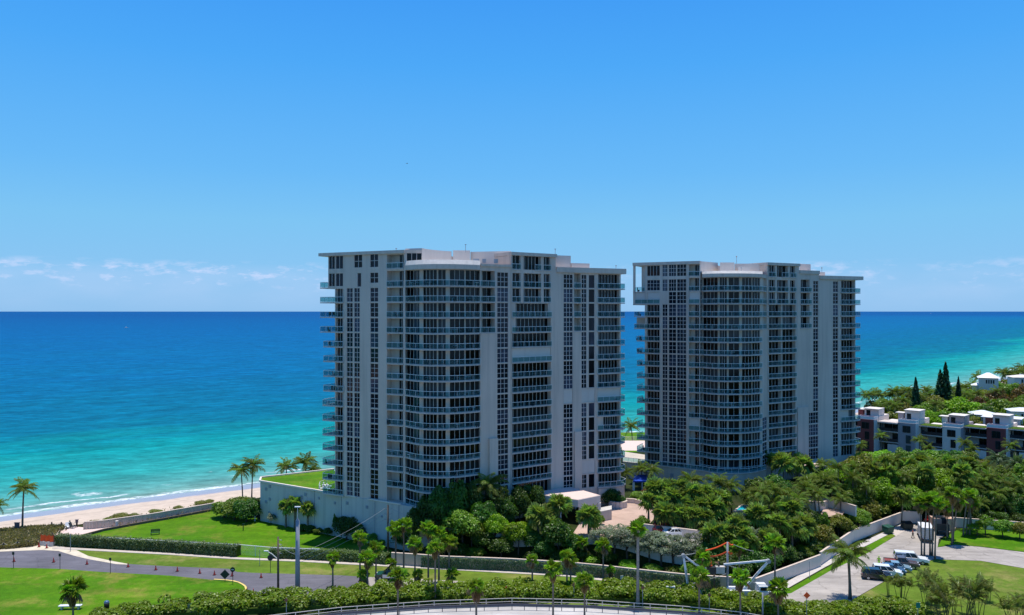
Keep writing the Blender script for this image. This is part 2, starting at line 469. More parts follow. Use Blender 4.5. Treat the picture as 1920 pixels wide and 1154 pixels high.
M['palm_dead'] = leafmat('dead_frond_brown', (0.26, 0.17, 0.08), 0.35, 0.02, 0.1)
M['dune'] = leafmat('dune_grass_blades', (0.29, 0.26, 0.10), 0.35, 0.03)
M['trunk'] = simple('palm_trunk', (0.19, 0.15, 0.115), 0.9, 0.1, var=0.3, scale=3)
M['trunk_pale'] = simple('pale_palm_trunk', (0.30, 0.26, 0.22), 0.9, 0.1, var=0.25, scale=3)
M['bark'] = simple('tree_bark', (0.10, 0.075, 0.055), 0.9, 0.1, var=0.3, scale=3)
# ================================================================== terrain, beach, sea
COAST = np.array([(-2200, -1280), (-520, -110), (-116, 179), (-73.7, 213), (44.7, 287), (176, 382), (387, 596), (700, 960), (1500, 1950), (4000, 5200)], float)
SEA_Z = -2.0
def seg_dist(P, poly):
    """distance from points P (n,2) to a polyline; and sign (+ to its right = inland)"""
    best = np.full(len(P), 1e18); sgn = np.ones(len(P))
    for a, b in zip(poly[:-1], poly[1:]):
        d = b - a; L2 = d @ d
        t = np.clip(((P - a) @ d) / L2, 0, 1)
        q = a + t[:, None] * d
        e = P - q; dd = (e ** 2).sum(1)
        s = np.sign(d[1] * e[:, 0] - d[0] * e[:, 1])
        k = dd < best
        best[k] = dd[k]; sgn[k] = s[k]
    return np.sqrt(best), sgn
def coast_d(P):
    d, s = seg_dist(P, COAST); return d * s
PERIM = [(-19.0, 150.0), G(732, 1058), G(830, 1066), G(960, 1071), G(1069, 1077), G(1189, 1090), G(1280, 1100), G(1416, 1108), G(1538, 1062),
         G(1600, 1015), G(1690, 980), G(1728, 981), G(1920, 995), (160, 160), (700, 160)]
PERIM_A = np.array(PERIM)
SITE = np.array(PERIM + [(3000, 160), (3000, 6000), (-40, 300), (-40, 181), (-19, 150)])
def inside(P, poly):
    x, y = P[:, 0], P[:, 1]; c = np.zeros(len(P), bool); n = len(poly)
    for i in range(n):
        x1, y1 = poly[i]; x2, y2 = poly[(i + 1) % n]
        if y1 == y2: continue
        k = ((y1 > y) != (y2 > y)) & (x < (x2 - x1) * (y - y1) / (y2 - y1) + x1)
        c ^= k
    return c
def sstep(a, b, x):
    t = np.clip((x - a) / (b - a), 0, 1); return t * t * (3 - 2 * t)
def ground_h(P):
    P = np.asarray(P, float).reshape(-1, 2)
    dc = coast_d(P)
    dp, _ = seg_dist(P, PERIM_A)
    amp = 4.5 * (1 - sstep(88, 108, P[:, 0])) + 0.6 * sstep(88, 108, P[:, 0])
    h = np.where(inside(P, SITE), amp * sstep(0.8, 10, dp), 0.0)
    h = h * sstep(24, 40, dc)
    h = np.where(dc < 26, -0.35, h)
    h = np.where(dc < 20, -0.35 + (dc - 20) * 0.16, h)
    return np.maximum(h, -9)
def gz(x, y): return float(ground_h([(x, y)])[0])
def GP(px, py):
    """ground point under photo pixel, on the terrain"""
    z = 0.0
    for _ in range(12):
        x, y = G(px, py, z); z = 0.5 * z + 0.5 * gz(x, y)
    return (x, y, z)

def axis(lo, hi, f0, f1, step, grow=1.18):
    a = list(np.arange(f0, f1 + 0.01, step)); s = step
    while a[-1] < hi: s *= grow; a.append(a[-1] + s)
    s = step
    while a[0] > lo: s *= grow; a.insert(0, a[0] - s)
    return np.array(a)
def grid_mesh(name, xs, ys, zf, mat, keep=None, attr=None):
    X, Y = np.meshgrid(xs, ys)
    P = np.stack([X.ravel(), Y.ravel()], 1)
    Z = zf(P)
    nx, ny = len(xs), len(ys)
    idx = np.arange(nx * ny).reshape(ny, nx)
    Q = np.stack([idx[:-1, :-1].ravel(), idx[:-1, 1:].ravel(), idx[1:, 1:].ravel(), idx[1:, :-1].ravel()], 1)
    if keep is not None:
        k = keep(P); Q = Q[k[Q].any(1)]
    me = bpy.data.meshes.new(name)
    V = np.column_stack([P, Z])
    me.from_pydata(V.tolist(), [], Q.tolist())
    me.materials.append(mat)
    me.polygons.foreach_set('use_smooth', [True] * len(me.polygons))
    if attr:
        an, fn = attr
        a = me.attributes.new(an, 'FLOAT', 'POINT'); a.data.foreach_set('value', fn(P).astype(np.float32))
    me.update()
    o = bpy.data.objects.new(name, me); COL.objects.link(o)
    return o
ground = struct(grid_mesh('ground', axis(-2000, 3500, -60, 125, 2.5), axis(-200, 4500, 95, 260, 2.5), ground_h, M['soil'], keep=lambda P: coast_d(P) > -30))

# beach: a strip along the shore
def beach_mat():
    m, nt, N, L, out = new_mat('beach_sand')
    at = N.new('ShaderNodeAttribute'); at.attribute_name = 'd'
    w = nnoise(nt, 0.09, 4, 0.6)
    d = nmath(nt, 'ADD', at.outputs['Fac'], nmath(nt, 'MULTIPLY_ADD', w, 5.0, -2.5))
    wet = nramp(nt, nmath(nt, 'MULTIPLY', d, 0.05), [(0.0, 0.0), (0.36, 0.08), (0.46, 1.0)])
    tr = nnoise(nt, 0.5, 6, 0.65, stretch=(1, 1, 1))
    dry = nmix(nt, 1.0, (0.54, 0.425, 0.325), nramp(nt, tr, [(0.3, 0.84), (0.7, 1.12)]), 'MULTIPLY')
    # weed line and wheel tracks along the shore
    ln = nramp(nt, nmath(nt, 'ABSOLUTE', nmath(nt, 'SUBTRACT', d, 14.0)), [(0.0, 0.82), (0.9, 1.0)])
    dry = nmix(nt, 1.0, dry, ln, 'MULTIPLY')
    c = nmix(nt, wet, (0.30, 0.28, 0.33), dry)  # lavender of the reflected sky put into the wet sand colour
    r = nramp(nt, wet, [(0.0, 0.16), (0.8, 0.9)])
    pbsdf(nt, out, c, r, 0.45, bump=nnoise(nt, 1.6, 4), bstr=0.2, bdist=0.08)
    return m
M['beach'] = beach_mat()
M['sand'] = simple('loose_sand', (0.58, 0.50, 0.38), .95, .05, var=.2, scale=.7)
def coast_samples(step=4.0, lo=1, hi=7):
    pts = []
    for a, b in zip(COAST[lo:hi], COAST[lo + 1:hi + 1]):
        n = max(2, int(np.linalg.norm(b - a) / step))
        for i in range(n): pts.append(a + (b - a) * i / n)
    p = np.array(pts)
    k = np.ones(25) / 25
    pad = np.concatenate([np.repeat(p[:1], 12, 0), p, np.repeat(p[-1:], 12, 0)])
    return np.stack([np.convolve(pad[:, 0], k, 'valid'), np.convolve(pad[:, 1], k, 'valid')], 1)
CS = coast_samples()
# distances are measured to the smoothed line where it is visible
CSM = np.concatenate([COAST[:1], CS[::3], COAST[8:]])
CT = np.gradient(CS, axis=0); CT /= np.linalg.norm(CT, axis=1)[:, None]
CN = np.stack([CT[:, 1], -CT[:, 0]], 1)     # inland normal
offs = np.array([-45, -30, -18, -8, -3, 0, 3, 6, 9, 12, 15, 18, 21, 24, 26.5])
prof = np.interp(offs, [-45, -8, 0, 8, 15, 22, 26.5], [-5.2, -2.7, -2.0, -1.35, -0.7, -0.10, 0.02])
bv, bf, bd = [], [], []
for i, (p, n) in enumerate(zip(CS, CN)):
    for o_, z_ in zip(offs, prof):
        q = p + n * o_
        bv.append((q[0], q[1], z_ + 0.12 * math.sin(i * 0.37 + o_ * 0.5) * (1 if 4 < o_ < 20 else 0))); bd.append(o_)
m_ = len(offs)
for i in range(len(CS) - 1):
    for k in range(m_ - 1): bf.append((i * m_ + k, i * m_ + k + 1, (i + 1) * m_ + k + 1, (i + 1) * m_ + k))
me = bpy.data.meshes.new('beach'); me.from_pydata(bv, [], [tuple(reversed(f)) for f in bf]); me.materials.append(M['beach'])
at = me.attributes.new('d', 'FLOAT', 'POINT'); at.data.foreach_set('value', np.array(bd, np.float32))
me.polygons.foreach_set('use_smooth', [True] * len(me.polygons))
beach = struct(link('beach', me))

def sea_mat():
    m, nt, N, L, out = new_mat('sea_water')
    at = N.new('ShaderNodeAttribute'); at.attribute_name = 'off'
    g = N.new('ShaderNodeNewGeometry')
    # coordinates turned along the coast, so bars and streaks run with the shore
    mp = N.new('ShaderNodeMapping'); mp.inputs['Rotation'].default_value = (0, 0, rad(-37)); L.new(g.outputs['Position'], mp.inputs['Vector'])
    cst = mp.outputs[0]
    big = nnoise(nt, 1.0, 5, 0.55, vec=cst, stretch=(0.0035, 0.010, 1))
    mid = nnoise(nt, 1.0, 5, 0.6, vec=cst, stretch=(0.018, 0.05, 1))
    off = at.outputs['Fac']
    # offshore distance disturbed by sandbars (in proportion to the distance)
    k = nmath(nt, 'ADD', nmath(nt, 'MULTIPLY', nmath(nt, 'SUBTRACT', big, 0.5), 1.5), nmath(nt, 'MULTIPLY', nmath(nt, 'SUBTRACT', mid, 0.5), 0.55))
    lg = nmath(nt, 'LOGARITHM', nmath(nt, 'MAXIMUM', off, 1.0), 10.0)      # 0 .. 4.7
    lgk = nmath(nt, 'ADD', lg, nmath(nt, 'MULTIPLY', k, 0.42))
    f = nmath(nt, 'MULTIPLY', lgk, 0.2)
    def s(o): return math.log10(o) * 0.2
    c = nramp(nt, f, [(s(3), (0.16, 0.29, 0.25)), (s(14), (0.080, 0.275, 0.25)), (s(38), (0.024, 0.265, 0.245)), (s(85), (0.002, 0.215, 0.220)), (s(130), (0.001, 0.125, 0.195)),
                      (s(280), (0.001, 0.108, 0.212)), (s(600), (0.001, 0.104, 0.238)), (s(1600), (0.001, 0.092, 0.240)), (s(8000), (0.002, 0.070, 0.215))])
    # wind ripple streaks, darker and lighter
    wv = nnoise(nt, 1.0, 9, 0.80, vec=cst, stretch=(0.035, 0.085, 1))
    wv2 = nnoise(nt, 1.0, 6, 0.75, stretch=(0.12, 0.30, 1))
    c = nmix(nt, 1.0, c, nramp(nt, wv, [(0.32, 0.62), (0.68, 1.36)]), 'MULTIPLY')
    c = nmix(nt, 1.0, c, nramp(nt, wv2, [(0.28, 0.62), (0.72, 1.38)]), 'MULTIPLY')
    # long slicks far out
    sl = nnoise(nt, 1.0, 3, 0.5, vec=cst, stretch=(0.0012, 0.028, 1), dist=0.6)
    c = nmix(nt, 1.0, c, nramp(nt, sl, [(0.60, 1.0), (0.64, 1.10), (0.70, 1.0)]), 'MULTIPLY')
    # surf: broken foam lines near the beach
    fn = nnoise(nt, 1.0, 5, 0.65, vec=cst, stretch=(0.05, 0.11, 1))
    fine = nnoise(nt, 0.8, 5, 0.7)
    offn = nmath(nt, 'ADD', off, nmath(nt, 'MULTIPLY_ADD', fn, 12.0, -6.0))
    def line(c0, w, thr):
        a = nramp(nt, nmath(nt, 'DIVIDE', nmath(nt, 'ABSOLUTE', nmath(nt, 'SUBTRACT', offn, c0)), w), [(0.35, 1.0), (1.0, 0.0)])
        b = nramp(nt, nnoise(nt, 1.0, 4, 0.6, vec=cst, stretch=(0.035, 0.02, 1 + c0)), [(thr, 0.0), (thr + 0.05, 1.0)])
        return nmath(nt, 'MULTIPLY', a, b)
    fo = nmath(nt, 'MAXIMUM', line(1.2, 1.7, 0.33), nmath(nt, 'MAXIMUM', line(7.0, 1.1, 0.52), nmath(nt, 'MAXIMUM', line(13.0, 1.3, 0.53), line(24.0, 1.0, 0.64))))
    fo = nmath(nt, 'MULTIPLY', fo, nramp(nt, fine, [(0.38, 0.12), (0.56, 0.9)]))
    # scattered whitecaps
    wc = nmath(nt, 'MULTIPLY', nramp(nt, nnoise(nt, 1.0, 3, 0.6, vec=cst, stretch=(0.10, 0.22, 1)), [(0.76, 0.0), (0.79, 1.0)]), nramp(nt, nmath(nt, 'MULTIPLY', off, 0.001), [(0.0, 0.6), (0.3, 0.15), (0.6, 0.0)]))
    fo = nmath(nt, 'MAXIMUM', fo, wc)
    c = nmix(nt, fo, c, (0.72, 0.75, 0.76))
    # mostly the colour of the water body, with a small constant share of sheen
    df = N.new('ShaderNodeBsdfDiffuse'); L.new(c, df.inputs['Color'])
    gl = N.new('ShaderNodeBsdfGlossy'); gl.inputs['Roughness'].default_value = 0.25
    b = N.new('ShaderNodeBump'); b.inputs['Strength'].default_value = 0.6; b.inputs['Distance'].default_value = 0.6
    L.new(nmath(nt, 'ADD', wv2, nmath(nt, 'MULTIPLY', nnoise(nt, 0.9, 3, 0.6), 0.35)), b.inputs['Height'])
    L.new(b.outputs[0], gl.inputs['Normal']); L.new(b.outputs[0], df.inputs['Normal'])
    mx = N.new('ShaderNodeMixShader'); mx.inputs[0].default_value = 0.045
    L.new(df.outputs[0], mx.inputs[1]); L.new(gl.outputs[0], mx.inputs[2]); L.new(mx.outputs[0], out.inputs['Surface'])
    return m
M['sea'] = sea_mat()
sea = struct(grid_mesh('sea', axis(-90000, 90000, -200, 420, 4.0, 1.12), axis(-1500, 120000, 120, 640, 4.0, 1.12), lambda P: np.full(len(P), SEA_Z), M['sea'],
                       keep=lambda P: coast_d(P) < 12, attr=('off', lambda P: np.maximum(-(seg_dist(P, CSM)[0] * seg_dist(P, CSM)[1]), 0.0))))

# ------------------------------------------------------------------ flat sheets on the ground
def sheet(name, pts, z, mat, label=None):
    mb = MB()
    P = [(x, y, z) for x, y in pts]
    A = sum(P[i][0] * P[(i + 1) % len(P)][1] - P[(i + 1) % len(P)][0] * P[i][1] for i in range(len(P)))
    if A < 0: P.reverse()
    mb.face(P)
    return struct(mb.build(name, mat), label=label)
def px_sheet(name, pxs, z, mat, label=None): return sheet(name, [G(a, b) for a, b in pxs], z, mat, label)
def px_strip(name, rows, z, mat, thick=0.0):
    """rows: (px, y_far, y_near)"""
    mb = MB()
    for (a, f0, n0), (b, f1, n1) in zip(rows[:-1], rows[1:]):
        q = [G(a, n0), G(b, n1), G(b, f1), G(a, f0)]
        mb.face([(x, y, z) for x, y in q])
        if thick: mb.face([(q[0][0], q[0][1], z - thick), (q[1][0], q[1][1], z - thick), (q[1][0], q[1][1], z), (q[0][0], q[0][1], z)])
    return struct(mb.build(name, mat))
# lawn behind the hedge, up to the beach wall and the podium
px_sheet('lawn', [(150, 1009), (196, 996), (320, 973.5), (401, 957.5), (440, 962), (488, 974), (560, 992), (640, 1008), (700, 1024), (735, 1032), (735, 1056), (640, 1054.5), (450, 1047), (320, 1038), (110, 1024)], 0.02, M['lawn'])
# verge between pavement and road
px_sheet('grass_verge', [(112, 1030), (320, 1039), (450, 1047), (640, 1055), (749, 1062), (960, 1072), (1069, 1079), (1205, 1094), (1300, 1104), (1420, 1112), (1400, 1150), (1200, 1145), (960, 1130), (700, 1130), (560, 1130), (450, 1130), (300, 1090), (112, 1050)], 0.02, M['lawn_verge'])
# park lawn in the left foreground
def arc_px(p): return [G(a, b) for a, b in p]
px_sheet('park_lawn', [(-120, 1064), (0, 1064.5), (109, 1067), (190, 1073), (320, 1080), (401, 1088), (437, 1091), (452, 1095), (460, 1101), (461, 1108), (450, 1116), (430, 1125), (380, 1180), (-160, 1230)], 0.028, M['lawn_park'])
px_sheet('road', [(-140, 1033), (0, 1034), (30, 1032.5), (70, 1031), (110, 1032.5), (135, 1041), (163, 1047), (218, 1056.5), (270, 1060), (320, 1062.6), (429, 1067), (445, 1073), (472, 1074.6), (640, 1079.5), (700, 1083), (700, 1135), (560, 1140), (430, 1126), (300, 1095), (0, 1085), (-140, 1085)], 0.024, M['asphalt'])
px_sheet('pale_road', [(690, 1082.5), (760, 1085), (860, 1090), (900, 1093), (905, 1120), (700, 1132)], 0.033, M['old_asphalt'])
px_strip('sand_verge', [(-140, 1024, 1034.5), (0, 1027, 1035), (50, 1024, 1033), (80, 1021, 1032), (110, 1024, 1034), (140, 1030.5, 1043), (165, 1043, 1049), (218, 1054, 1058.5), (240, 1058, 1059.5)], 0.037, M['sand'])
px_strip('sidewalk', [(98, 1026, 1029.8), (200, 1031.5, 1035), (320, 1038, 1041.4), (400, 1043.5, 1047), (450, 1046.5, 1050), (560, 1050.5, 1054), (640, 1055, 1058.6), (749, 1060.5, 1064.5), (860, 1066.5, 1070.5), (960, 1071.5, 1076), (1069, 1077.5, 1082.5), (1140, 1085, 1091), (1205, 1092, 1098), (1290, 1101, 1108)], 0.09, M['sidewalk'], 0.09)
# yellow kerb round the park lawn corner
kb = [G(a, b) for a, b in [(401, 1088), (420, 1089), (437, 1091), (447, 1093.5), (455, 1097.5), (460, 1101.5), (461.5, 1106), (460, 1110), (452, 1116)]]
mb = MB()
for a, b in zip(kb[:-1], kb[1:]): mb.beam((*a, 0.08), (*b, 0.08), 0.3, 0.16)
struct(mb.build('kerb', M['yellow']))
# right: service road, cross road, lawns
px_sheet('service_road', [(1380, 1150), (1416, 1128), (1483, 1112), (1555, 1071), (1630, 1035), (1679, 1006), (1690, 994), (1728, 983), (1800, 985), (1760, 1012), (1758, 1027), (1790, 1022), (1837, 1026), (1920, 1036), (2100, 1062), (2600, 1100), (2600, 1129), (2100, 1096), (1920, 1066), (1839, 1052), (1752, 1049), (1715, 1062), (1652, 1094), (1600, 1124), (1560, 1150), (1500, 1175)], 0.024, M['old_asphalt'])
px_sheet('lawn', [(1652, 1095), (1700, 1070), (1752, 1049.5), (1839, 1052.5), (1920, 1066.5), (2100, 1097), (2600, 1130), (2600, 1240), (1560, 1220), (1560, 1150), (1600, 1125)], 0.02, M['lawn_verge'])
px_sheet('lawn', [(1758, 1026), (1766, 1012), (1795, 994), (1810, 990), (1920, 999), (2300, 1015), (2300, 1080), (2100, 1061), (1920, 1035), (1837, 1025), (1790, 1021.5)], 0.02, M['lawn'])
px_sheet('grass_verge', [(1450, 1117), (1483, 1103), (1545, 1068), (1620, 1027), (1660, 1006), (1673, 1000), (1679, 1005), (1630, 1036), (1555, 1072), (1483, 1113)], 0.03, M['lawn_park'])
px_strip('sidewalk', [(1440, 1108, 1113), (1478, 1090, 1103), (1545, 1053, 1065), (1600, 1025, 1036), (1640, 1006, 1016), (1690, 983.5, 990)], 0.034, M['concrete'])
px_sheet('sidewalk', [(1672, 1001), (1690, 985), (1720, 984), (1700, 994), (1680, 1006)], 0.044, M['sidewalk'])
# beach plaza behind the orange fence
px_sheet('plaza', [(98, 1006), (124, 992), (140, 988), (163, 990), (245, 974), (320, 960.5), (404, 945), (404, 957), (320, 972), (196, 994.5), (152, 1007), (140, 1011), (110, 1012)], 0.04, M['pink_roof'])
# ramp road in front
RAMP = [(420, 1166), (510, 1154), (640, 1139), (814, 1127), (960, 1122), (1100, 1125), (1280, 1137), (1389, 1148), (1470, 1162)]
def ramp_pt(px, py, z=1.1): return G(px, py, z)
rp = [G(a, b, 1.1) for a, b in [(300, 1190)] + RAMP + [(1600, 1190)]]
sheet('ramp_road', [(x, y - 0.6) for x, y in rp] + [(rp[-1][0] + 3, 85), (rp[0][0] - 3, 85)], 0.05, M['ramp_road'])
# garden drive, lawn between the towers, drive by the second tower
def site_sheet(name, pxs, mat, dz=0.03, z=4.5): return sheet(name, [G(a, b, z) for a, b in pxs], z + dz, mat)
site_sheet('driveway', [(1085, 985), (1100, 962), (1128, 950), (1165, 940), (1172, 935), (1176, 938), (1195, 941), (1220, 950), (1228, 958), (1225, 975), (1200, 1000), (1150, 1010), (1095, 1008), (1075, 1000)], M['pavers'])
site_sheet('driveway', [(1538, 966), (1547, 950), (1578, 947), (1586, 956), (1578, 968), (1560, 971)], M['pavers'], 0.035)
site_sheet('parking_court', [(1225, 992), (1340, 1006), (1345, 1022), (1300, 1028), (1215, 1010)], M['concrete'], 0.04)
# ================================================================== the two apartment towers
def v2(a): return Vector((a[0], a[1]))
class Tower:
    def __init__(self, name, label, base):
        self.root = tag(empty(name, base), label, 'apartment tower', 'beige apartment towers by the beach')
        self.base = base
        self.wall = MB()
        self.npanel = 0
        self.extra_glass = MB()
    def add(self, mb, name, mats, parent=None):
        """child in the space of the root"""
        if parent is None:
            return mb.build(name, mats, self.root, self.base)
        o = mb.build(name, mats)
        o.parent = parent
        pl = Vector(parent.location) + Vector(self.base)
        o.location = Vector(o.location) - pl
        return o
    def window(self, P0, u, n, s0, s1, za, zb, depth, cols, rows, kind='window', glass='glass', bar=0.11, lower=None):
        def pt(s, z, d): q = P0 + u * s + n * d; return (q.x, q.y, z)
        mb = MB()
        mb.face([pt(s0, za, -depth), pt(s1, za, -depth), pt(s1, zb, -depth), pt(s0, zb, -depth)])
        w = self.add(mb, kind, M[glass])
        fb = MB()
        d0, d1 = -depth - 0.01, -depth + 0.07
        def bar_box(a0, a1, b0, b1):
            i = len(fb.v)
            for d in (d0, d1):
                for s, z in ((a0, b0), (a1, b0), (a1, b1), (a0, b1)): fb.v.append(pt(s, z, d))
            for q in ((4, 5, 6, 7), (0, 1, 5, 4), (1, 2, 6, 5), (2, 3, 7, 6), (3, 0, 4, 7)):
                fb.f.append(tuple(i + k for k in q)); fb.m.append(0)
        W, Ht = s1 - s0, zb - za
        for i in range(cols + 1):
            c = s0 + W * i / cols
            b = bar if 0 < i < cols else bar * 0.8
            bar_box(max(s0, c - b / 2), min(s1, c + b / 2), za, zb)
        hs = [za + Ht * i / rows for i in range(rows + 1)]
        for i, z in enumerate(hs):
            b = bar * (1.15 if 0 < i < rows else 0.9)
            bar_box(s0, s1, max(za, z - b / 2), min(zb, z + b / 2))
        self.add(fb, 'window_frame' if kind == 'window' else 'door_frame', M['trim'], w)
        return w
    def facade(self, A, B, z0, z1, openings):
        """wall from plan point A to B with openings given as dicts s0 s1 za zb depth ..."""
        A, B = v2(A), v2(B); u = (B - A); L = u.length; u = u / L; n = Vector((u.y, -u.x))
        ss = sorted({0.0, L} | {o['s0'] for o in openings} | {o['s1'] for o in openings})
        zs = sorted({z0, z1} | {o['za'] for o in openings} | {o['zb'] for o in openings})
        def pt(s, z, d=0.0): q = A + u * s + n * d; return (q.x, q.y, z)
        w = self.wall
        # one quad per column run to keep it light
        for s0, s1 in zip(ss[:-1], ss[1:]):
            if s1 - s0 < 1e-4: continue
            run = None
            for za, zb in zip(zs[:-1], zs[1:]):
                sm, zm = (s0 + s1) / 2, (za + zb) / 2
                hole = any(o['s0'] < sm < o['s1'] and o['za'] < zm < o['zb'] for o in openings)
                if hole:
                    if run: w.face([pt(s0, run[0]), pt(s1, run[0]), pt(s1, run[1]), pt(s0, run[1])])
                    run = None
                else: run = (run[0], zb) if run else (za, zb)
            if run: w.face([pt(s0, run[0]), pt(s1, run[0]), pt(s1, run[1]), pt(s0, run[1])])
        for o in openings:
            s0, s1, za, zb, d = o['s0'], o['s1'], o['za'], o['zb'], o['depth']
            w.face([pt(s0, za), pt(s1, za), pt(s1, za, -d), pt(s0, za, -d)])
            w.face([pt(s0, zb, -d), pt(s1, zb, -d), pt(s1, zb), pt(s0, zb)])
            w.face([pt(s0, za, -d), pt(s0, zb, -d), pt(s0, zb), pt(s0, za)])
            w.face([pt(s1, za), pt(s1, zb), pt(s1, zb, -d), pt(s1, za, -d)])
            k = o['kind']
            if k == 'grid': self.window(A, u, n, s0, s1, za, zb, d, o['cols'], o.get('rows', 3), bar=0.065)
            elif k == 'dark': self.window(A, u, n, s0, s1, za, zb, d, 1, 1, bar=0.08)
            elif k == 'door': self.window(A, u, n, s0, s1, za, zb, d, o['cols'], 1, 'sliding_door', 'door_glass', 0.075)
            elif k == 'niche':
                sm = s0 + (s1 - s0) * o.get('split', 0.45)
                w.face([pt(s0, za, -d), pt(sm, za, -d), pt(sm, zb, -d), pt(s0, zb, -d)])
                self.window(A, u, n, sm, s1, za, zb, d, o['cols'], 1, 'sliding_door', 'door_glass', 0.075)
            elif k == 'blank':
                w.face([pt(s0, za, -d), pt(s1, za, -d), pt(s1, zb, -d), pt(s0, zb, -d)])
            elif k == 'shutter':
                mb = MB(); nn = o['cols']
                for i in range(nn):
                    a = s0 + (s1 - s0) * i / nn + 0.03; b = s0 + (s1 - s0) * (i + 1) / nn - 0.03
                    mb.face([pt(a, za + .02, -0.12), pt(b, za + .02, -0.12), pt(b, zb - .02, -0.12), pt(a, zb - .02, -0.12)])
                w.face([pt(s0, za, -d), pt(s1, za, -d), pt(s1, zb, -d), pt(s0, zb, -d)])
                self.add(mb, 'storm_shutter', M['shutter'])
        return A, u, n
    def balcony(self, front, back, z, closed_rail=None, single=True, slab_t=0.19):
        """front: plan polyline of the railed edge (left to right); back: polyline behind, left to right"""
        poly = list(front) + list(reversed(back))
        mb = MB(); mb.prism(poly, z - slab_t, z)
        b = self.add(mb, 'balcony', M['slab'])
        pts = [v2(p) for p in front]
        c = sum(pts, Vector((0, 0))) / len(pts)
        # inset the rail a little towards the back
        bk = [v2(p) for p in back]; bc = sum(bk, Vector((0, 0))) / len(bk)
        inn = (bc - c).normalized() * 0.06
        pts = [p + inn for p in pts]
        rb = MB()
        panels = []
        for a, q in zip(pts[:-1], pts[1:]):
            L = (q - a).length
            if L < 0.05: continue
            rb.beam((a.x, a.y, z + 1.06), (q.x, q.y, z + 1.06), 0.07, 0.08)
            rb.beam((a.x, a.y, z + 0.08), (q.x, q.y, z + 0.08), 0.04, 0.035)
            k = max(1, round(L / 1.35))
            for i in range(k):
                p0, p1 = a + (q - a) * i / k, a + (q - a) * (i + 1) / k
                rb.box((p0.x, p0.y, z + 0.55), (0.045, 0.045, 1.0))
                d = (p1 - p0).normalized() * 0.03
                panels.append((p0 + d, p1 - d))
        e = pts[-1]; rb.box((e.x, e.y, z + 0.55), (0.055, 0.055, 1.0))
        self.add(rb, 'railing', M['rail'], b)
        rest = MB()
        for p0, p1 in panels:
            t = (p1 - p0).normalized(); nn = Vector((t.y, -t.x)) * 0.008
            q = MB()
            q.prism([tuple(p0 + nn), tuple(p1 + nn), tuple(p1 - nn), tuple(p0 - nn)], z + 0.14, z + 1.0)
            if single and self.npanel < 300:
                self.npanel += 1
                self.add(q, 'glass_panel', M['bglass'], b)
            else:
                i = len(rest.v); rest.v += q.v; rest.f += [tuple(i + k for k in f) for f in q.f]; rest.m += q.m
        if rest.v: self.add(rest, 'glass_panel', M['bglass'], b)['kind'] = 'stuff'
        return b
    def done(self):
        # the wall in the root's space
        self.wall.build('wall', M['stucco'], self.root, self.base)
Z0, FH = 49.5, 2.93
def fl(k): return Z0 - FH * k if k >= 0 else Z0 + 3.45
def ceil_of(k): return {0: Z0 + 3.0, -1: Z0 + 6.1}.get(k, fl(k) + FH - 0.24)
def op(A, B, pxa, pxb, za, zb, kind, depth, **kw):
    """opening between two photo columns on the plan line A-B"""
    a = v2(on_line(pxa, A, B)); b = v2(on_line(pxb, A, B))
    L = v2(A)
    return dict(s0=(a - L).length, s1=(b - L).length, za=za, zb=zb, kind=kind, depth=depth, **kw)
def shift(P, n, d): return (P[0] + n[0] * d, P[1] + n[1] * d)
def nrm(A, B):
    u = (v2(B) - v2(A)).normalized(); return (u.y, -u.x)
def resample(pts, pxs):
    """points of a plan polyline (given as px,Y) at the wanted columns"""
    X = [p[0] for p in pts]; Y = [p[1] for p in pts]
    return [PY(px, float(np.interp(px, X, Y))) for px in pxs]
def wob(k, i, p=0.0): return random.random() < p

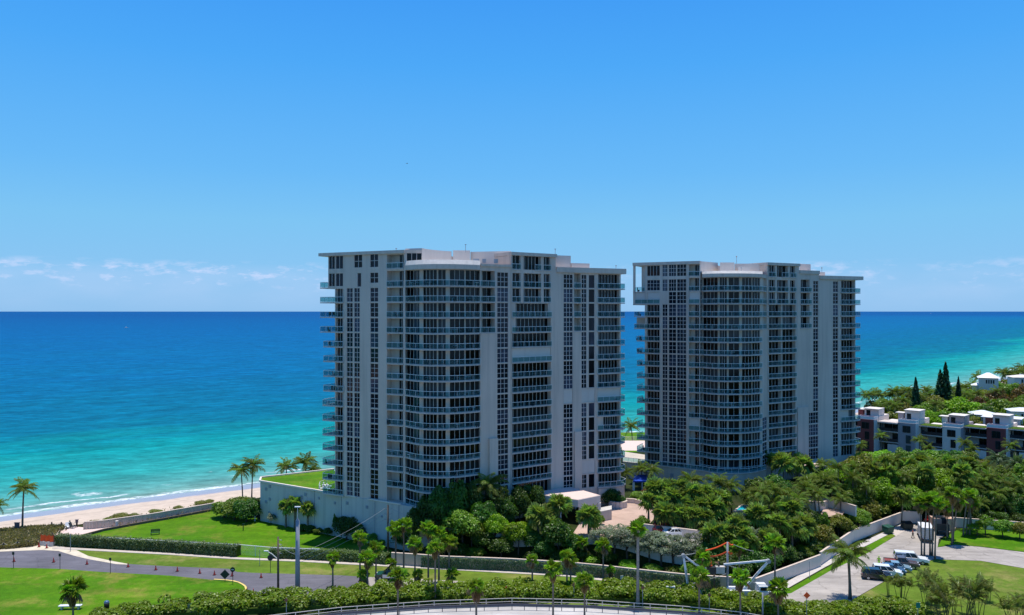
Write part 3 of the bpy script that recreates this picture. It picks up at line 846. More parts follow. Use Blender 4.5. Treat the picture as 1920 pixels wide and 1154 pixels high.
def tower_a():
    base = (-6.0, 156.0, 0.0)
    T = Tower('apartment_tower', 'nearer beige apartment tower with a rounded balcony bay, beside the lawn topped podium', base)
    LA, LB = (-38.52, 158.0), (-20.16, 149.0)
    nl = nrm(LA, LB)
    p = lambda px: on_line(px, LA, LB)
    back = lambda P, d: shift(P, nl, -d)
    ROOF = 56.4
    # --- left wing
    A, B = p(628), p(760)
    ops = []
    for k in range(-1, 15):
        za, zb = fl(k) + 0.02, ceil_of(k)
        if k in (-1, 0):
            ops.append(op(A, B, 629.5, 643, fl(k) + 0.25, fl(k) + 2.8, 'grid', 0.15, cols=2, rows=1))
        else:
            ops.append(op(A, B, 629.5, 643.5, za, zb, 'door', 0.7, cols=3))
        g0, g1 = fl(k) + 0.08, fl(k) + FH - 0.17
        if k == -1:
            ops.append(op(A, B, 664, 679, g0 + .3, g1 + 0.1, 'grid', 0.16, cols=2, rows=2)); ops.append(op(A, B, 694, 709, g0 + .3, g1 + .1, 'grid', 0.16, cols=2, rows=2))
        elif k == 0:
            ops.append(op(A, B, 670, 677, g0, g1, 'dark', 0.16)); ops.append(op(A, B, 694, 709, g0 + 0.7, g1, 'grid', 0.16, cols=2, rows=2))
        else:
            ops.append(op(A, B, 650, 661.2, g0, g1, 'grid', 0.16, cols=2)); ops.append(op(A, B, 664, 674.3, g0, g1, 'grid', 0.16, cols=2)); ops.append(op(A, B, 694.3, 709, g0, g1, 'grid', 0.16, cols=2))
        ops.append(op(A, B, 725.5, 755.5 if k > 0 else 757, za, zb, 'niche', 1.5, cols=3, split=0.5))
    T.facade(A, B, 8.3, ROOF, ops)
    # upper corner box
    A2, B2 = p(615.5), p(628)
    A2 = shift(A2, nl, 0.02); B2 = shift(B2, nl, 0.02)
    o2 = []
    for k in (-1, 0): o2.append(op(A2, B2, 616.5, 627.5, fl(k) + 0.25, fl(k) + 2.8, 'grid', 0.15, cols=2, rows=1))
    T.facade(A2, B2, Z0 - 0.25, ROOF, o2)
    T.wall.prism([shift(p(615.5), nl, -0.25), shift(p(628), nl, -0.25), back(p(628), 9), back(p(615.5), 9)], Z0 - 0.25, ROOF)
    # body mass behind
    T.wall.prism([back(p(628), 1.6), back(p(757), 1.7), back(p(757), 22), back(p(628), 22)], 0.0, ROOF - 0.1)
    # end return of left wing
    a, b = p(628), back(p(628), 1.7)
    T.wall.face([(b[0], b[1], 8.3), (a[0], a[1], 8.3), (a[0], a[1], ROOF), (b[0], b[1], ROOF)])
    # left corner balconies wrapping round
    for k in range(0, 15):
        z = fl(k)
        wide = 1.0 if k < 4 else 0.0
        lf = 601.5 if k < 4 else (603.5 if k < 8 else 602.0)
        f = shift
        c0 = f(p(lf + 2.5), nl, 0.25); c1 = f(p(lf), nl, -0.9); c2 = back(p(lf), 5.2)
        if k < 4: c0 = f(p(lf), nl, 0.25); c1 = back(p(lf), 1.0)
        else: c0 = f(p(lf + 4), nl, 0.25)
        fr = [c2, c1, c0, f(p(644.3), nl, 0.25)]
        bk = [back(p(628), 5.2), p(628), f(p(644.3), nl, -0.72)]
        if k == 0: fr[-1] = f(p(615.5), nl, 0.25); bk = [back(p(615.5), 5.2), f(p(615.5), nl, -0.02)]
        T.balcony(fr, bk, z)
    for k in range(-1, 14):
        z = fl(k)
        T.balcony([shift(p(725), nl, 0.12), shift(p(756.5), nl, 0.12)], [shift(p(725.6), nl, -1.48), shift(p(755.4), nl, -1.48)], z)
    # --- rounded bay
    FR = [(760, 148.9), (768, 147.7), (779, 146.3), (793, 145.2), (806, 144.7), (820, 144.5), (842, 144.6), (857, 145.1), (872, 145.8), (887, 146.7), (900.5, 147.8)]
    IN = [(px, y + 1.55) for px, y in FR]
    facets = [(760, 790.5, 762.5, 788, 4, 0), (790.5, 820, 792.5, 819, 4, 0), (820, 838.5, 821.5, 836, 2, 0), (838.5, 872, 843.5, 871, 3, 0), (872, 900.5, 873, 899, 3, 0)]
    ends = [760, 790.5, 820, 838.5, 872, 900.5]
    inn = resample(IN, ends)
    for i, (pa, pb, oa, ob, nc, _) in enumerate(facets):
        A, B = inn[i], inn[i + 1]
        ops = []
        for k in range(0, 15):
            ops.append(op(A, B, oa, ob, fl(k) + 0.02, ceil_of(k) if k else fl(k) + 3.0, 'door', 0.12, cols=nc))
        T.facade(A, B, 0.0, 53.4, ops)
    a, b = p(760), inn[0]
    T.wall.face([(a[0], a[1], 3), (b[0], b[1], 3), (b[0], b[1], 53.4), (a[0], a[1], 53.4)])
    fr = resample(FR, [760, 768, 779, 793, 806, 820, 842, 857, 872, 887, 900.5])
    for k in range(0, 15):
        T.balcony(fr, inn, fl(k))
    # pale columns standing at the balcony edge
    for px in (790.3, 839.5):
        q = resample([(a_, b_ + 1.35) for a_, b_ in FR], [px])[0]
        T.wall.box((q[0], q[1], 29), (0.75, 0.35, 48.8))
    # bay roof: fascia and sloped sunlit coping
    frr = [shift(q, (0, -1), 0.25) for q in fr]
    rear = [PY(900.5, 156), PY(760, 156)]
    T.wall.prism(frr + rear, 52.55, 53.45)
    cop = MB()
    up = resample([(a_, b_ + .22) for a_, b_ in FR], [760, 768, 779, 793, 806, 820, 842, 857, 872, 887, 900.5])
    for i in range(len(frr) - 1):
        cop.face([(*frr[i], 53.45), (*frr[i + 1], 53.45), (*up[i + 1], 54.3), (*up[i], 54.3)])
    cop.face([(x, y, 54.3) for x, y in up] + [(*PY(900, 158), 54.3), (*PY(762, 158), 54.3)])
    T.add(cop, 'roof_coping', M['roof'])
    # --- wall right of bay
    CA, CB = PY(900.5, 148.9), PY(958.5, 152.7)
    nc_ = nrm(CA, CB)
    pc = lambda px: on_line(px, CA, CB)
    ops = []
    for k in range(0, 15):
        if k < 4: ops.append(op(CA, CB, 902.5, 928, fl(k) + .02, ceil_of(k), 'niche', 1.5, cols=2, split=0.36))
        ops.append(op(CA, CB, 932.5, 953, fl(k) + 0.06, fl(k) + FH - 0.16, 'grid', 0.16, cols=3))
    ops += [op(CA, CB, 904, 928, 4.7, 7.9, 'door', .8, cols=3), op(CA, CB, 932.5, 953, 4.7, 7.9, 'door', .8, cols=3)]
    T.facade(CA, CB, 0.0, 53.3, ops)
    for k in range(0, 4):
        T.balcony([shift(pc(901), nc_, .15), shift(pc(928.5), nc_, .15)], [shift(pc(902.6), nc_, -1.48), shift(pc(927.9), nc_, -1.48)], fl(k))
    T.wall.prism([shift(pc(915.5), nc_, 0.55), shift(pc(931.2), nc_, 0.55), shift(pc(931.2), nc_, -0.1), shift(pc(915.5), nc_, -0.1)], 0.0, 20.6)
    T.wall.prism([shift(pc(900.5), nc_, 0.25), shift(pc(958.5), nc_, 0.25), shift(pc(958.5), nc_, -4), shift(pc(900.5), nc_, -4)], 53.3, 53.75)
    # --- middle section
    DA, DB = PY(958.5, 152.6), PY(1042, 158.9)
    nd = nrm(DA, DB); pd = lambda px: on_line(px, DA, DB)
    ops = []
    for k in range(-1, 15):
        za, zb = fl(k) + .02, (ceil_of(k) if k > 0 else fl(k) + 2.75)
        if k <= 1:
            ops += [op(DA, DB, 961, 976, za, zb, 'door', 0.5, cols=2), op(DA, DB, 982, 1014.5, za, zb, 'door', 0.9, cols=5), op(DA, DB, 1019.5, 1032, za, zb, 'door', 0.5, cols=2)]
        elif k == 5: ops.append(op(DA, DB, 960.5, 1033, za, zb, 'shutter', 1.1, cols=3))
        elif k in (2, 3): ops.append(op(DA, DB, 967, 1028 if k == 2 else 1033, za, zb, 'door', 1.1, cols=9))
        else: ops.append(op(DA, DB, 960.5, 1033, za, zb, 'door', 1.1, cols=10))
    ops += [op(DA, DB, a, a + 13, 4.7, 7.9, 'door', 1.0, cols=2) for a in (962, 980, 998, 1016)]
    T.facade(DA, DB, 0.0, ROOF - 0.1, ops)
    for k in range(-1, 14):
        segs = [(960, 976.7), (981.5, 1015), (1019, 1033)] if k <= 1 else [(959.5, 1034)]
        if k == -1: segs = [(960, 976.7), (1003, 1015), (1019, 1033)]
        for a, b in segs:
            T.balcony([shift(pd(a), nd, .22 if k > 1 else .1), shift(pd(b), nd, .22 if k > 1 else .1)], [shift(pd(a), nd, -0.45), shift(pd(b), nd, -0.45)], fl(k))
    T.wall.prism([shift(pd(958), nd, .3), shift(pd(1043), nd, .3), shift(pd(1043), nd, -9), shift(pd(958), nd, -9)], ROOF - 0.75, ROOF - 0.1)
    T.wall.prism([shift(pd(958.6), nd, -1.2), shift(pd(1041.8), nd, -1.2), shift(pd(1041.8), nd, -12), shift(pd(958.6), nd, -12)], 50, ROOF - 0.8)
    a, b = pd(1042), shift(pd(1042), nd, -1.3)
    T.wall.face([(a[0], a[1], 50), (b[0], b[1], 50), (b[0], b[1], ROOF - .7), (a[0], a[1], ROOF - .7)])
    a, b = pd(958.5), shift(pd(958.5), nd, -1.3)
    T.wall.face([(b[0], b[1], 50), (a[0], a[1], 50), (a[0], a[1], ROOF - .7), (b[0], b[1], ROOF - .7)])
    # --- right wing
    EA, EB = PY(1042, 158.9), PY(1164, 165.4)
    ne = nrm(EA, EB); pe = lambda px: on_line(px, EA, EB)
    ops = []
    for k in range(0, 15):
        za, zb = fl(k) + .02, ceil_of(k); g0, g1 = fl(k) + .06, fl(k) + FH - .16
        if k == 8: ops.append(op(EA, EB, 1057, 1074, g0, g1, 'shutter', 0.4, cols=1))
        else: ops.append(op(EA, EB, 1057, 1074, g0, g1, 'grid', .16, cols=3))
        if k < 4: ops.append(op(EA, EB, 1076.5, 1089, za, zb, 'blank', 1.5))
        if k in (8, 13): ops.append(op(EA, EB, 1090.5, 1116, g0, g1, 'shutter', 0.4, cols=2))
        else:
            ops.append(op(EA, EB, 1090.5, 1099.8, g0, g1, 'grid', .16, cols=2)); ops.append(op(EA, EB, 1104, 1115, g0, g1, 'dark', .16))
        if k == 8: ops.append(op(EA, EB, 1121, 1163, za, zb, 'shutter', 1.0, cols=1))
        else: ops.append(op(EA, EB, 1121.5 if k != 10 else 1131, 1161.5, za, zb, 'door', 1.0, cols=7))
    T.facade(EA, EB, 0.0, 53.3, ops)
    for k in range(0, 4):
        T.balcony([shift(pe(1076), ne, .12), shift(pe(1089.5), ne, .12)], [shift(pe(1076.6), ne, -1.48), shift(pe(1088.9), ne, -1.48)], fl(k))
    for k in range(0, 15):
        rx = 1174.5
        fr2 = [shift(pe(1119.5), ne, .3), shift(pe(1163), ne, .3), shift(pe(rx - 1.5), ne, -0.2), shift(pe(rx), ne, -1.2), shift(pe(rx - 1), ne, -5)]
        if k >= 9: fr2 = [shift(pe(1119.5), ne, .3), shift(pe(1140), ne, .75), shift(pe(1163), ne, .75), shift(pe(rx - 1), ne, -0.3), shift(pe(rx), ne, -1.6), shift(pe(rx - 1), ne, -5)]
        if k == 14: fr2 = [shift(q, ne, 0.3) for q in fr2]
        T.balcony(fr2, [shift(pe(1119.5), ne, -0.98), shift(pe(1163.5), ne, -1.0), shift(pe(1163.5), ne, -5)], fl(k))
    T.wall.prism([shift(pe(1119.5), ne, .7), shift(pe(1164), ne, .9), shift(pe(1173), ne, -0.4), shift(pe(1173), ne, -6), shift(pe(1119.5), ne, -1)], 5.6, 8.2)
    T.wall.prism([shift(pe(1076), ne, .45), shift(pe(1089.6), ne, .45), shift(pe(1089.6), ne, -.1), shift(pe(1076), ne, -.1)], 0, 20.3)
    T.wall.prism([shift(pe(1043.2), ne, .3), shift(pe(1172), ne, .5), shift(pe(1176), ne, -.4), shift(pe(1176), ne, -9), shift(pe(1043.2), ne, -9)], 52.65, 53.7)
    # core behind everything right of the left wing
    T.wall.prism([PY(757, 153), PY(901, 152.4), PY(958, 155.8), PY(1041, 162), shift(pe(1163.5), ne, -1.7), shift(pe(1163.5), ne, -22), PY(958, 178), PY(757, 176)], 0, 52.5)
    # --- penthouse and roof plant, bounce light put into the paler stucco
    T.wall.prism([shift(p(600), nl, 0.5), shift(p(760), nl, 0.4), back(p(760), 12), back(p(605), 12)], ROOF - 0.62, ROOF)
    PA, PB = p(760), PY(791.5, 149.0)
    o3 = [op(PA, PB, 762.5, 790.5, fl(-1) + 0.3, fl(-1) + 2.85, 'grid', 0.15, cols=3, rows=1)]
    T.facade(PA, PB, 53.3, ROOF, o3)
    curve = [PY(791.5, 149.2), PY(797, 150.8), PY(806, 152.6), PY(818, 154.4), PY(832, 156.0), PY(846.5, 157.2), PY(846.5, 162), PY(762, 162), PY(760, 150.5)]
    pt = MB(); pt.prism(curve, 53.0, 56.75); T.add(pt, 'roof_plant_room', M['stucco_white'])
    pt = MB()
    pt.prism([PY(849.5, 157.2), PY(881.5, 157.6), PY(881.5, 163), PY(849.5, 163)], 53.0, 56.95)
    pt.prism([PY(882.2, 158.6), PY(957.8, 156.5), PY(957.8, 164), PY(882.2, 164)], 53.0, 56.75)
    T.add(pt, 'roof_plant_room', M['stucco_white'])
    pt = MB(); pt.prism([shift(pe(1043.5), ne, -1.5), shift(pe(1077), ne, -1.5), shift(pe(1077), ne, -9), shift(pe(1043.5), ne, -9)], 53.0, 56.2)
    T.add(pt, 'roof_plant_room', M['stucco_white'])
    pt = MB(); pt.prism([shift(pe(1077.4), ne, -1.2), shift(pe(1111), ne, -1.2), shift(pe(1111), ne, -9), shift(pe(1077.4), ne, -9)], 53.0, 54.7)
    T.add(pt, 'roof_plant_room', M['stucco_white'])
    an = MB()
    for px, Y, z0, h in ((873, 156, 56.4, 1.6), (1041, 161, 56.2, 1.3), (743, 152, 56.4, 0.5), (1155, 166, 53.6, 0.8)):
        x, y = PY(px, Y); an.tube([(x, y, z0), (x, y, z0 + h)], 0.05); an.box((x, y, z0 + h), (0.35, 0.1, 0.12))
    T.add(an, 'roof_antenna', M['steel'])
    bx = MB()
    for px, Y, w in ((893, 150.6, 1.2), (908, 151.0, 0.7), (930, 151.6, 0.8)):
        x, y = PY(px, Y); bx.box((x, y, 54.4), (w, 1, 0.8))
    T.add(bx, 'roof_air_conditioner', M['steel'])
    T.done()
    return T

def tower_b():
    base = (45.0, 187.0, 0.0)
    T = Tower('apartment_tower', 'farther beige apartment tower, open frame at top left corner, right of the nearer one', base)
    LA, LB = PY(1187, 189.0), PY(1312.5, 181.6)
    nl = nrm(LA, LB); p = lambda px: on_line(px, LA, LB); back = lambda P, d: shift(P, nl, -d)
    ROOF = 56.4
    A, B = p(1209), p(1312.5)
    ops = []
    for k in range(-1, 15):
        za, zb = fl(k) + .02, ceil_of(k); g0, g1 = fl(k) + .06, fl(k) + FH - .16
        if k == -1: ops.append(op(A, B, 1213.5, 1237, za + .2, zb, 'grid', .15, cols=4, rows=1))
        elif k == 0: ops.append(op(A, B, 1213.5, 1237, za + .2, zb - .3, 'grid', .15, cols=4, rows=3))
        elif k == 1: ops.append(op(A, B, 1214, 1237, za, zb, 'shutter', .7, cols=1))
        else: ops.append(op(A, B, 1213, 1236.5, za, zb, 'door', .7, cols=4))
        if k != 1: ops.append(op(A, B, 1242.2, 1251.3, g0, g1, 'grid', .15, cols=2 if k > 0 else 3))
        ops.append(op(A, B, 1254, 1267.6, g0, g1, 'grid', .15, cols=2 if k > 0 else 3))
        ops.append(op(A, B, 1269.4, 1286.6, g0, g1, 'grid', .15, cols=3))
        if k in (1, 11): ops.append(op(A, B, 1292, 1311, za, zb, 'shutter', 1.4, cols=1))
        else: ops.append(op(A, B, 1291.8, 1311, za, zb, 'niche', 1.4, cols=2, split=.45))
    T.facade(A, B, 0, ROOF, ops)
    T.wall.prism([back(p(1209), 1.6), back(p(1312), 1.6), back(p(1312), 22), back(p(1209), 22)], 0, ROOF - .1)
    a, b = p(1209), back(p(1209), 1.7)
    T.wall.face([(b[0], b[1], 0), (a[0], a[1], 0), (a[0], a[1], ROOF), (b[0], b[1], ROOF)])
    # open loggia frame, rows -1..1
    z1 = fl(1)
    def blk(a, b, d0, d1, za, zb): T.wall.prism([shift(p(a), nl, -d0), shift(p(b), nl, -d0), shift(p(b), nl, -d1), shift(p(a), nl, -d1)], za, zb)
    blk(1187, 1190.5, 0, 0.5, z1 - .3, ROOF - .7)
    blk(1203.5, 1207.5, 0.6, 1.1, fl(0), ROOF - .7)
    blk(1187, 1190.5, 6.5, 7, z1 - .3, ROOF - .7)
    blk(1187, 1209.2, 0, 8, z1 - .3, z1)
    blk(1187, 1209.2, 0, 8, fl(0) - .3, fl(0))
    blk(1190.5, 1209, 0.15, 0.4, z1, fl(0) - .3)
    sh = MB(); q = [p(1191), p(1208.5)]
    sh.face([(*shift(q[0], nl, -.1), z1 + .02), (*shift(q[1], nl, -.1), z1 + .02), (*shift(q[1], nl, -.1), fl(0) - .35), (*shift(q[0], nl, -.1), fl(0) - .35)])
    T.add(sh, 'storm_shutter', M['shutter'])
    T.balcony([shift(p(1190.5), nl, .1), shift(p(1209), nl, .1)], [back(p(1190.5), .05), back(p(1209), .05)], fl(0))
    T.balcony([shift(p(1191), nl, .12), shift(p(1237), nl, .12)], [back(p(1191), .05), back(p(1237), .6)], z1)
    for k in range(2, 14):
        lf = 1187.5 if k < 4 else 1192.5
        fr = [back(p(lf), 5), back(p(lf), 1.0), shift(p(lf + 2), nl, .25), shift(p(1237.5), nl, .25)]
        T.balcony(fr, [back(p(1209), 5), p(1209), back(p(1237.5), .68)], fl(k))
        if k == 3:   # shuttered corner room
            sh = MB(); q0, q1 = back(p(1190), 1.5), back(p(1208.5), 1.5)
            sh.prism([q0, q1, back(q1, .3), back(q0, .3)], fl(3), fl(2) - .3)
            T.add(sh, 'storm_shutter', M['stucco'])
    for k in range(-1, 14):
        if k == 1: pass
        T.balcony([shift(p(1291.3), nl, .12), shift(p(1311.6), nl, .12)], [back(p(1291.9), .95), back(p(1310.9), .95)], fl(k))
    # slim strip by the bay
    FR = [(1316, 181.6), (1325, 180.2), (1335, 179.1), (1346, 178.4), (1358, 178.0), (1372, 177.9), (1388, 178.1), (1404, 178.8), (1417, 179.8), (1429.5, 181.0)]
    IN = [(a_, b_ + 1.6) for a_, b_ in FR]
    S0, S1 = p(1312.5), resample(IN, [1317.5])[0]
    o4 = []
    for k in range(0, 15): o4.append(op(S0, S1, 1313.6, 1316.4, fl(k) + .1, fl(k) + FH - .3, 'grid', .1, cols=1))
    T.facade(S0, S1, 0, 53.4, o4)
    fac = [(1317.5, 1347.5, 1318.5, 1345.5, 4), (1347.5, 1365, 1349.5, 1363, 3), (1365, 1388, 1366.2, 1386, 2), (1388, 1410, 1391.5, 1409.6, 3), (1410, 1429.5, 1410.6, 1425, 3)]
    ends = [1317.5, 1347.5, 1365, 1388, 1410, 1429.5]
    inn = resample(IN, ends)
    for i, (pa, pb, oa, ob, nc) in enumerate(fac):
        ops = [op(inn[i], inn[i + 1], oa, ob, fl(k) + .02, ceil_of(k) if k else fl(k) + 3.0, 'door', .12, cols=nc) for k in range(0, 15)]
        T.facade(inn[i], inn[i + 1], 0, 53.4, ops)
    pxs = [1316, 1325, 1335, 1346, 1358, 1372, 1388, 1404, 1417, 1429.5]
    fr = resample(FR, pxs)
    for k in range(0, 15): T.balcony([shift(p(1312), nl, .1)] + fr if k > 2 else fr, ([back(p(1312), .5)] if k > 2 else []) + inn, fl(k))
    frr = [shift(q, (0, -1), .25) for q in fr]
    T.wall.prism(frr + [PY(1429, 188), PY(1316, 188)], 52.55, 53.35)
    up = resample([(a_, b_ + .22) for a_, b_ in FR], pxs)
    cop = MB()
    for i in range(len(frr) - 1): cop.face([(*frr[i], 53.35), (*frr[i + 1], 53.35), (*up[i + 1], 53.95), (*up[i], 53.95)])
    cop.face([(x, y, 53.95) for x, y in up] + [(*PY(1429, 190), 53.95), (*PY(1316, 190), 53.95)])
    T.add(cop, 'roof_coping', M['roof'])
    # beside the bay
    CA, CB = PY(1429, 182.6), PY(1438.5, 185.6)
    ops = [op(CA, CB, 1430, 1437.5, fl(k) + .02, ceil_of(k), 'blank', .8) for k in range(0, 4)]
    ops += [op(CA, CB, 1429.8, 1437.8, fl(k) + .1, fl(k) + FH - .2, 'grid', .15, cols=2) for k in range(11, 15)]
    T.facade(CA, CB, 0, 53.4, ops)
    ncc = nrm(CA, CB)
    for k in range(0, 4): T.balcony([fr[-1], on_line(1438, CA, CB)], [inn[-1], shift(on_line(1437, CA, CB), ncc, -.4)], fl(k))
    DA, DB = PY(1438.5, 185.4), PY(1498.5, 190.8)
    nd = nrm(DA, DB); pd = lambda px: on_line(px, DA, DB)
    ops = []
    for k in range(-1, 15):
        za, zb = fl(k) + .02, (ceil_of(k) if k > 0 else fl(k) + 2.75)
        if k <= 1: ops += [op(DA, DB, 1441, 1453.3, za, zb, 'door', .5, cols=3), op(DA, DB, 1457, 1477.5, za, zb, 'door', .8, cols=3), op(DA, DB, 1481.5, 1491, za, zb, 'door', .5, cols=2)]
        else: ops += [op(DA, DB, 1441.3, 1465, za, zb, 'door', 1.0, cols=4), op(DA, DB, 1466.5, 1491.5, za, zb, 'door', 1.0, cols=4)]
    T.facade(DA, DB, 0, ROOF - .1, ops)
    for k in range(-1, 14):
        segs = [(1440.5, 1454), (1456.5, 1478), (1481, 1492.5)] if k <= 1 else [(1440.5, 1493.3)]
        if k == -1: segs = [(1440.5, 1454), (1466, 1478), (1481, 1492.5)]
        for a, b in segs: T.balcony([shift(pd(a), nd, .22), shift(pd(b), nd, .22)], [shift(pd(a), nd, -.45), shift(pd(b), nd, -.45)], fl(k))
    T.wall.prism([shift(pd(1438), nd, .3), shift(pd(1499), nd, .3), shift(pd(1499), nd, -9), shift(pd(1438), nd, -9)], ROOF - .75, ROOF - .1)
    T.wall.prism([shift(pd(1438.6), nd, -1.2), shift(pd(1498.3), nd, -1.2), shift(pd(1498.3), nd, -10), shift(pd(1438.6), nd, -10)], 50, ROOF - .8)
    for px, sgn in ((1438.5, 0), (1498.5, 1)):
        a, b = pd(px), shift(pd(px), nd, -1.3)
        if not sgn: a, b = b, a
        T.wall.face([(a[0], a[1], 50), (b[0], b[1], 50), (b[0], b[1], ROOF - .7), (a[0], a[1], ROOF - .7)])
    EA, EB = PY(1498.5, 190.8), PY(1536, 194)
    ne = nrm(EA, EB); pe = lambda px: on_line(px, EA, EB)
    ops = []
    for k in range(0, 15):
        if k < 4: ops.append(op(EA, EB, 1501.5, 1518, fl(k) + .02, ceil_of(k), 'door', 1.0, cols=2))
        if k < 11: ops.append(op(EA, EB, 1525, 1534.3, fl(k) + .08, fl(k) + FH - .2, 'grid', .16, cols=2))
        else: ops.append(op(EA, EB, 1515.5, 1534.3, fl(k) + .08, fl(k) + FH - .2, 'grid', .16, cols=4))
    T.facade(EA, EB, 0, 54.6, ops)
    for k in range(0, 4): T.balcony([shift(pe(1500.5), ne, .2), shift(pe(1521.5), ne, .2)], [shift(pe(1501), ne, -.95), shift(pe(1521), ne, -.95)], fl(k))
    T.wall.prism([shift(pe(1499), ne, .25), shift(pe(1536), ne, .25), shift(pe(1536), ne, -6), shift(pe(1499), ne, -6)], 53.9, 54.75)
    T.wall.prism([shift(pe(1494), ne, .4), shift(pe(1514.5), ne, .4), shift(pe(1514.5), ne, -.1), shift(pe(1494), ne, -.1)], 0, 21.6)
    HA, HB = PY(1536, 194.05), PY(1604, 199.3)
    nh = nrm(HA, HB); ph = lambda px: on_line(px, HA, HB)
    ops = []
    for k in range(0, 15):
        ops.append(op(HA, HB, 1562, 1571.6, fl(k) + .08, fl(k) + FH - .2, 'grid', .16, cols=2))
        ops.append(op(HA, HB, 1577 if k != 11 else 1591, 1602.5, fl(k) + .02, ceil_of(k), 'door', .9, cols=5))
    T.facade(HA, HB, 0, 53.4, ops)
    for k in range(0, 14):
        rx = 1615.5
        T.balcony([shift(ph(1576), nh, .3), shift(ph(1604), nh, .5), shift(ph(rx - .8), nh, -.2), shift(ph(rx), nh, -1.4), shift(ph(rx), nh, -5)], [shift(ph(1576), nh, -.88), shift(ph(1604), nh, -.9), shift(ph(1604), nh, -5)], fl(k))
    T.wall.prism([shift(ph(1536.5), nh, .3), shift(ph(1616), nh, .5), shift(ph(1616), nh, -9), shift(ph(1536.5), nh, -9)], 52.7, 53.6)
    T.wall.prism([PY(1312, 184.5), PY(1429, 184.5), PY(1438, 187.5), PY(1498, 193), PY(1536, 196), shift(ph(1603.5), nh, -1.5), shift(ph(1603.5), nh, -20), PY(1438, 215), PY(1312, 210)], 0, 52.5)
    # roofs; the paler plant room stucco has bounce light put in
    T.wall.prism([shift(p(1187), nl, .4), shift(p(1312.5), nl, .4), back(p(1312.5), 10), back(p(1187), 10)], ROOF - .7, ROOF)
    pt = MB()
    pt.prism([PY(1312.6, 182.0), PY(1346, 187.5), PY(1346, 192), PY(1312.6, 192)], 53, 56.35)
    T.add(pt, 'roof_plant_room', M['stucco_white'])
    pt = MB()
    pt.prism([PY(1350, 184.2), PY(1377, 184.4), PY(1377, 190), PY(1350, 190)], 53, 56.2)
    pt.prism([PY(1377.5, 187), PY(1438, 187.5), PY(1438, 196), PY(1377.5, 195)], 53, 56.1)
    pt.prism([PY(1384, 183.6), PY(1406, 183.8), PY(1406, 186), PY(1384, 186)], 53, 55.2)
    T.add(pt, 'roof_plant_room', M['stucco_white'])
    pt = MB(); pt.prism([PY(1499, 196), PY(1520, 198), PY(1520, 203), PY(1499, 202)], 54, 56.6); T.add(pt, 'roof_plant_room', M['stucco_white'])
    pt = MB(); pt.prism([PY(1536.5, 197), PY(1547, 198), PY(1547, 203), PY(1536.5, 202)], 53, 54.6); T.add(pt, 'roof_plant_room', M['stucco_white'])
    an = MB()
    for px, Y, z0, h in ((1381, 186, 56.1, 1.6), (1390, 181, 53.9, .9), (1541, 198, 54.5, 1.2)):
        x, y = PY(px, Y); an.tube([(x, y, z0), (x, y, z0 + h)], .05); an.sphere((x, y, z0 + h), .18, 6, 4)
    T.add(an, 'roof_antenna', M['steel'])
    T.done()
    return T
TA = tower_a()
TB = tower_b()

# ------------------------------------------------------------------ podiums
def wall_vents(root, spots, A, B, origin):
    n = nrm(A, B)
    u = (v2(B) - v2(A)).normalized()
    for px, z, w, h in spots:
        q = shift(on_line(px, A, B), n, 0.03)
        mb = MB()
        mb.box((q[0], q[1], z), (w, 0.08, h), 0, math.atan2(u.y, u.x))
        for i in range(4): mb.box((q[0] + n[0] * .05, q[1] + n[1] * .05, z - h / 2 + h * (i + .5) / 4), (w * .9, 0.04, 0.05), 0, math.atan2(u.y, u.x))
        mb.build('vent', M['vent'], root, origin)
M['vent'] = simple('grey_louvre', (0.30, 0.31, 0.33), 0.7, 0.2)
PA_, PB_ = PY(488, 168.5), PY(772, 146.8)
pod = tag(empty('podium', (PA_[0], PA_[1], 0)), 'long pale grey podium wall topped by a green roof lawn under the nearer tower', 'podium')
po = (PA_[0], PA_[1], 0)
np_ = nrm(PA_, PB_)
mb = MB()
R1 = PY(626, 181); R0 = PY(489.5, 172)
PT = 8.42
mb.prism([PA_, PB_, shift(PB_, np_, -9), PY(700, 175), R1, R0], 0, PT)
mb.build('wall', M['podium'], pod, po)
# coping, joints
mb = MB()
u_ = (v2(PB_) - v2(PA_)).normalized()
def beam2(mb, a, b, z, w, h): mb.beam((a[0], a[1], z), (b[0], b[1], z), w, h)
q0 = shift(PA_, np_, .08); q1 = shift(on_line(627, PA_, PB_), np_, .08)
beam2(mb, q0, q1, PT + .14, .4, .34); beam2(mb, q0, R0, PT + .14, .4, .34); beam2(mb, R0, R1, PT + .14, .4, .34)
mb.build('coping', M['stucco_white'], pod, po)
mb = MB()
for a, b in ((627, 668), (690, 752)):
    qa, qb = shift(on_line(a, PA_, PB_), np_, .06), shift(on_line(b, PA_, PB_), np_, .06); beam2(mb, qa, qb, PT + .1, .2, .24)
mb.build('ledge', M['stucco_white'], pod, po)
lw_ = MB()
q1b = on_line(624, PA_, PB_)
lw_.face([(x, y, PT + .06) for x, y in (shift(PA_, np_, -.3), shift(q1b, np_, -.3), PY(630, 160), PY(630, 178), shift(R1, (0, -1), .4), shift(R0, (0, -1), .3))])
lw_.build('roof_lawn', M['lawn'], pod, po)
mb = MB()
for px in (590, 640, 703, 748):
    q = shift(on_line(px, PA_, PB_), np_, .02)
    mb.box((q[0], q[1], 4.6), (.10, .10, 7.4), 0, math.atan2(u_.y, u_.x))
mb.build('wall_joint', M['vent'], pod, po)
wall_vents(pod, [(499, 7.0, .7, .6), (506, 7.7, .7, .6), (499, 4.3, .7, .6), (506, 5.0, .7, .6), (566, 6.6, .7, .7), (573, 7.3, .7, .7), (598, 7.0, .5, .5), (628, 6.6, .5, .5), (651, 7.0, .6, .6), (688, 6.9, .6, .6), (505, 2.1, .6, .6), (716, 5.6, .4, .4)], PA_, PB_, po)
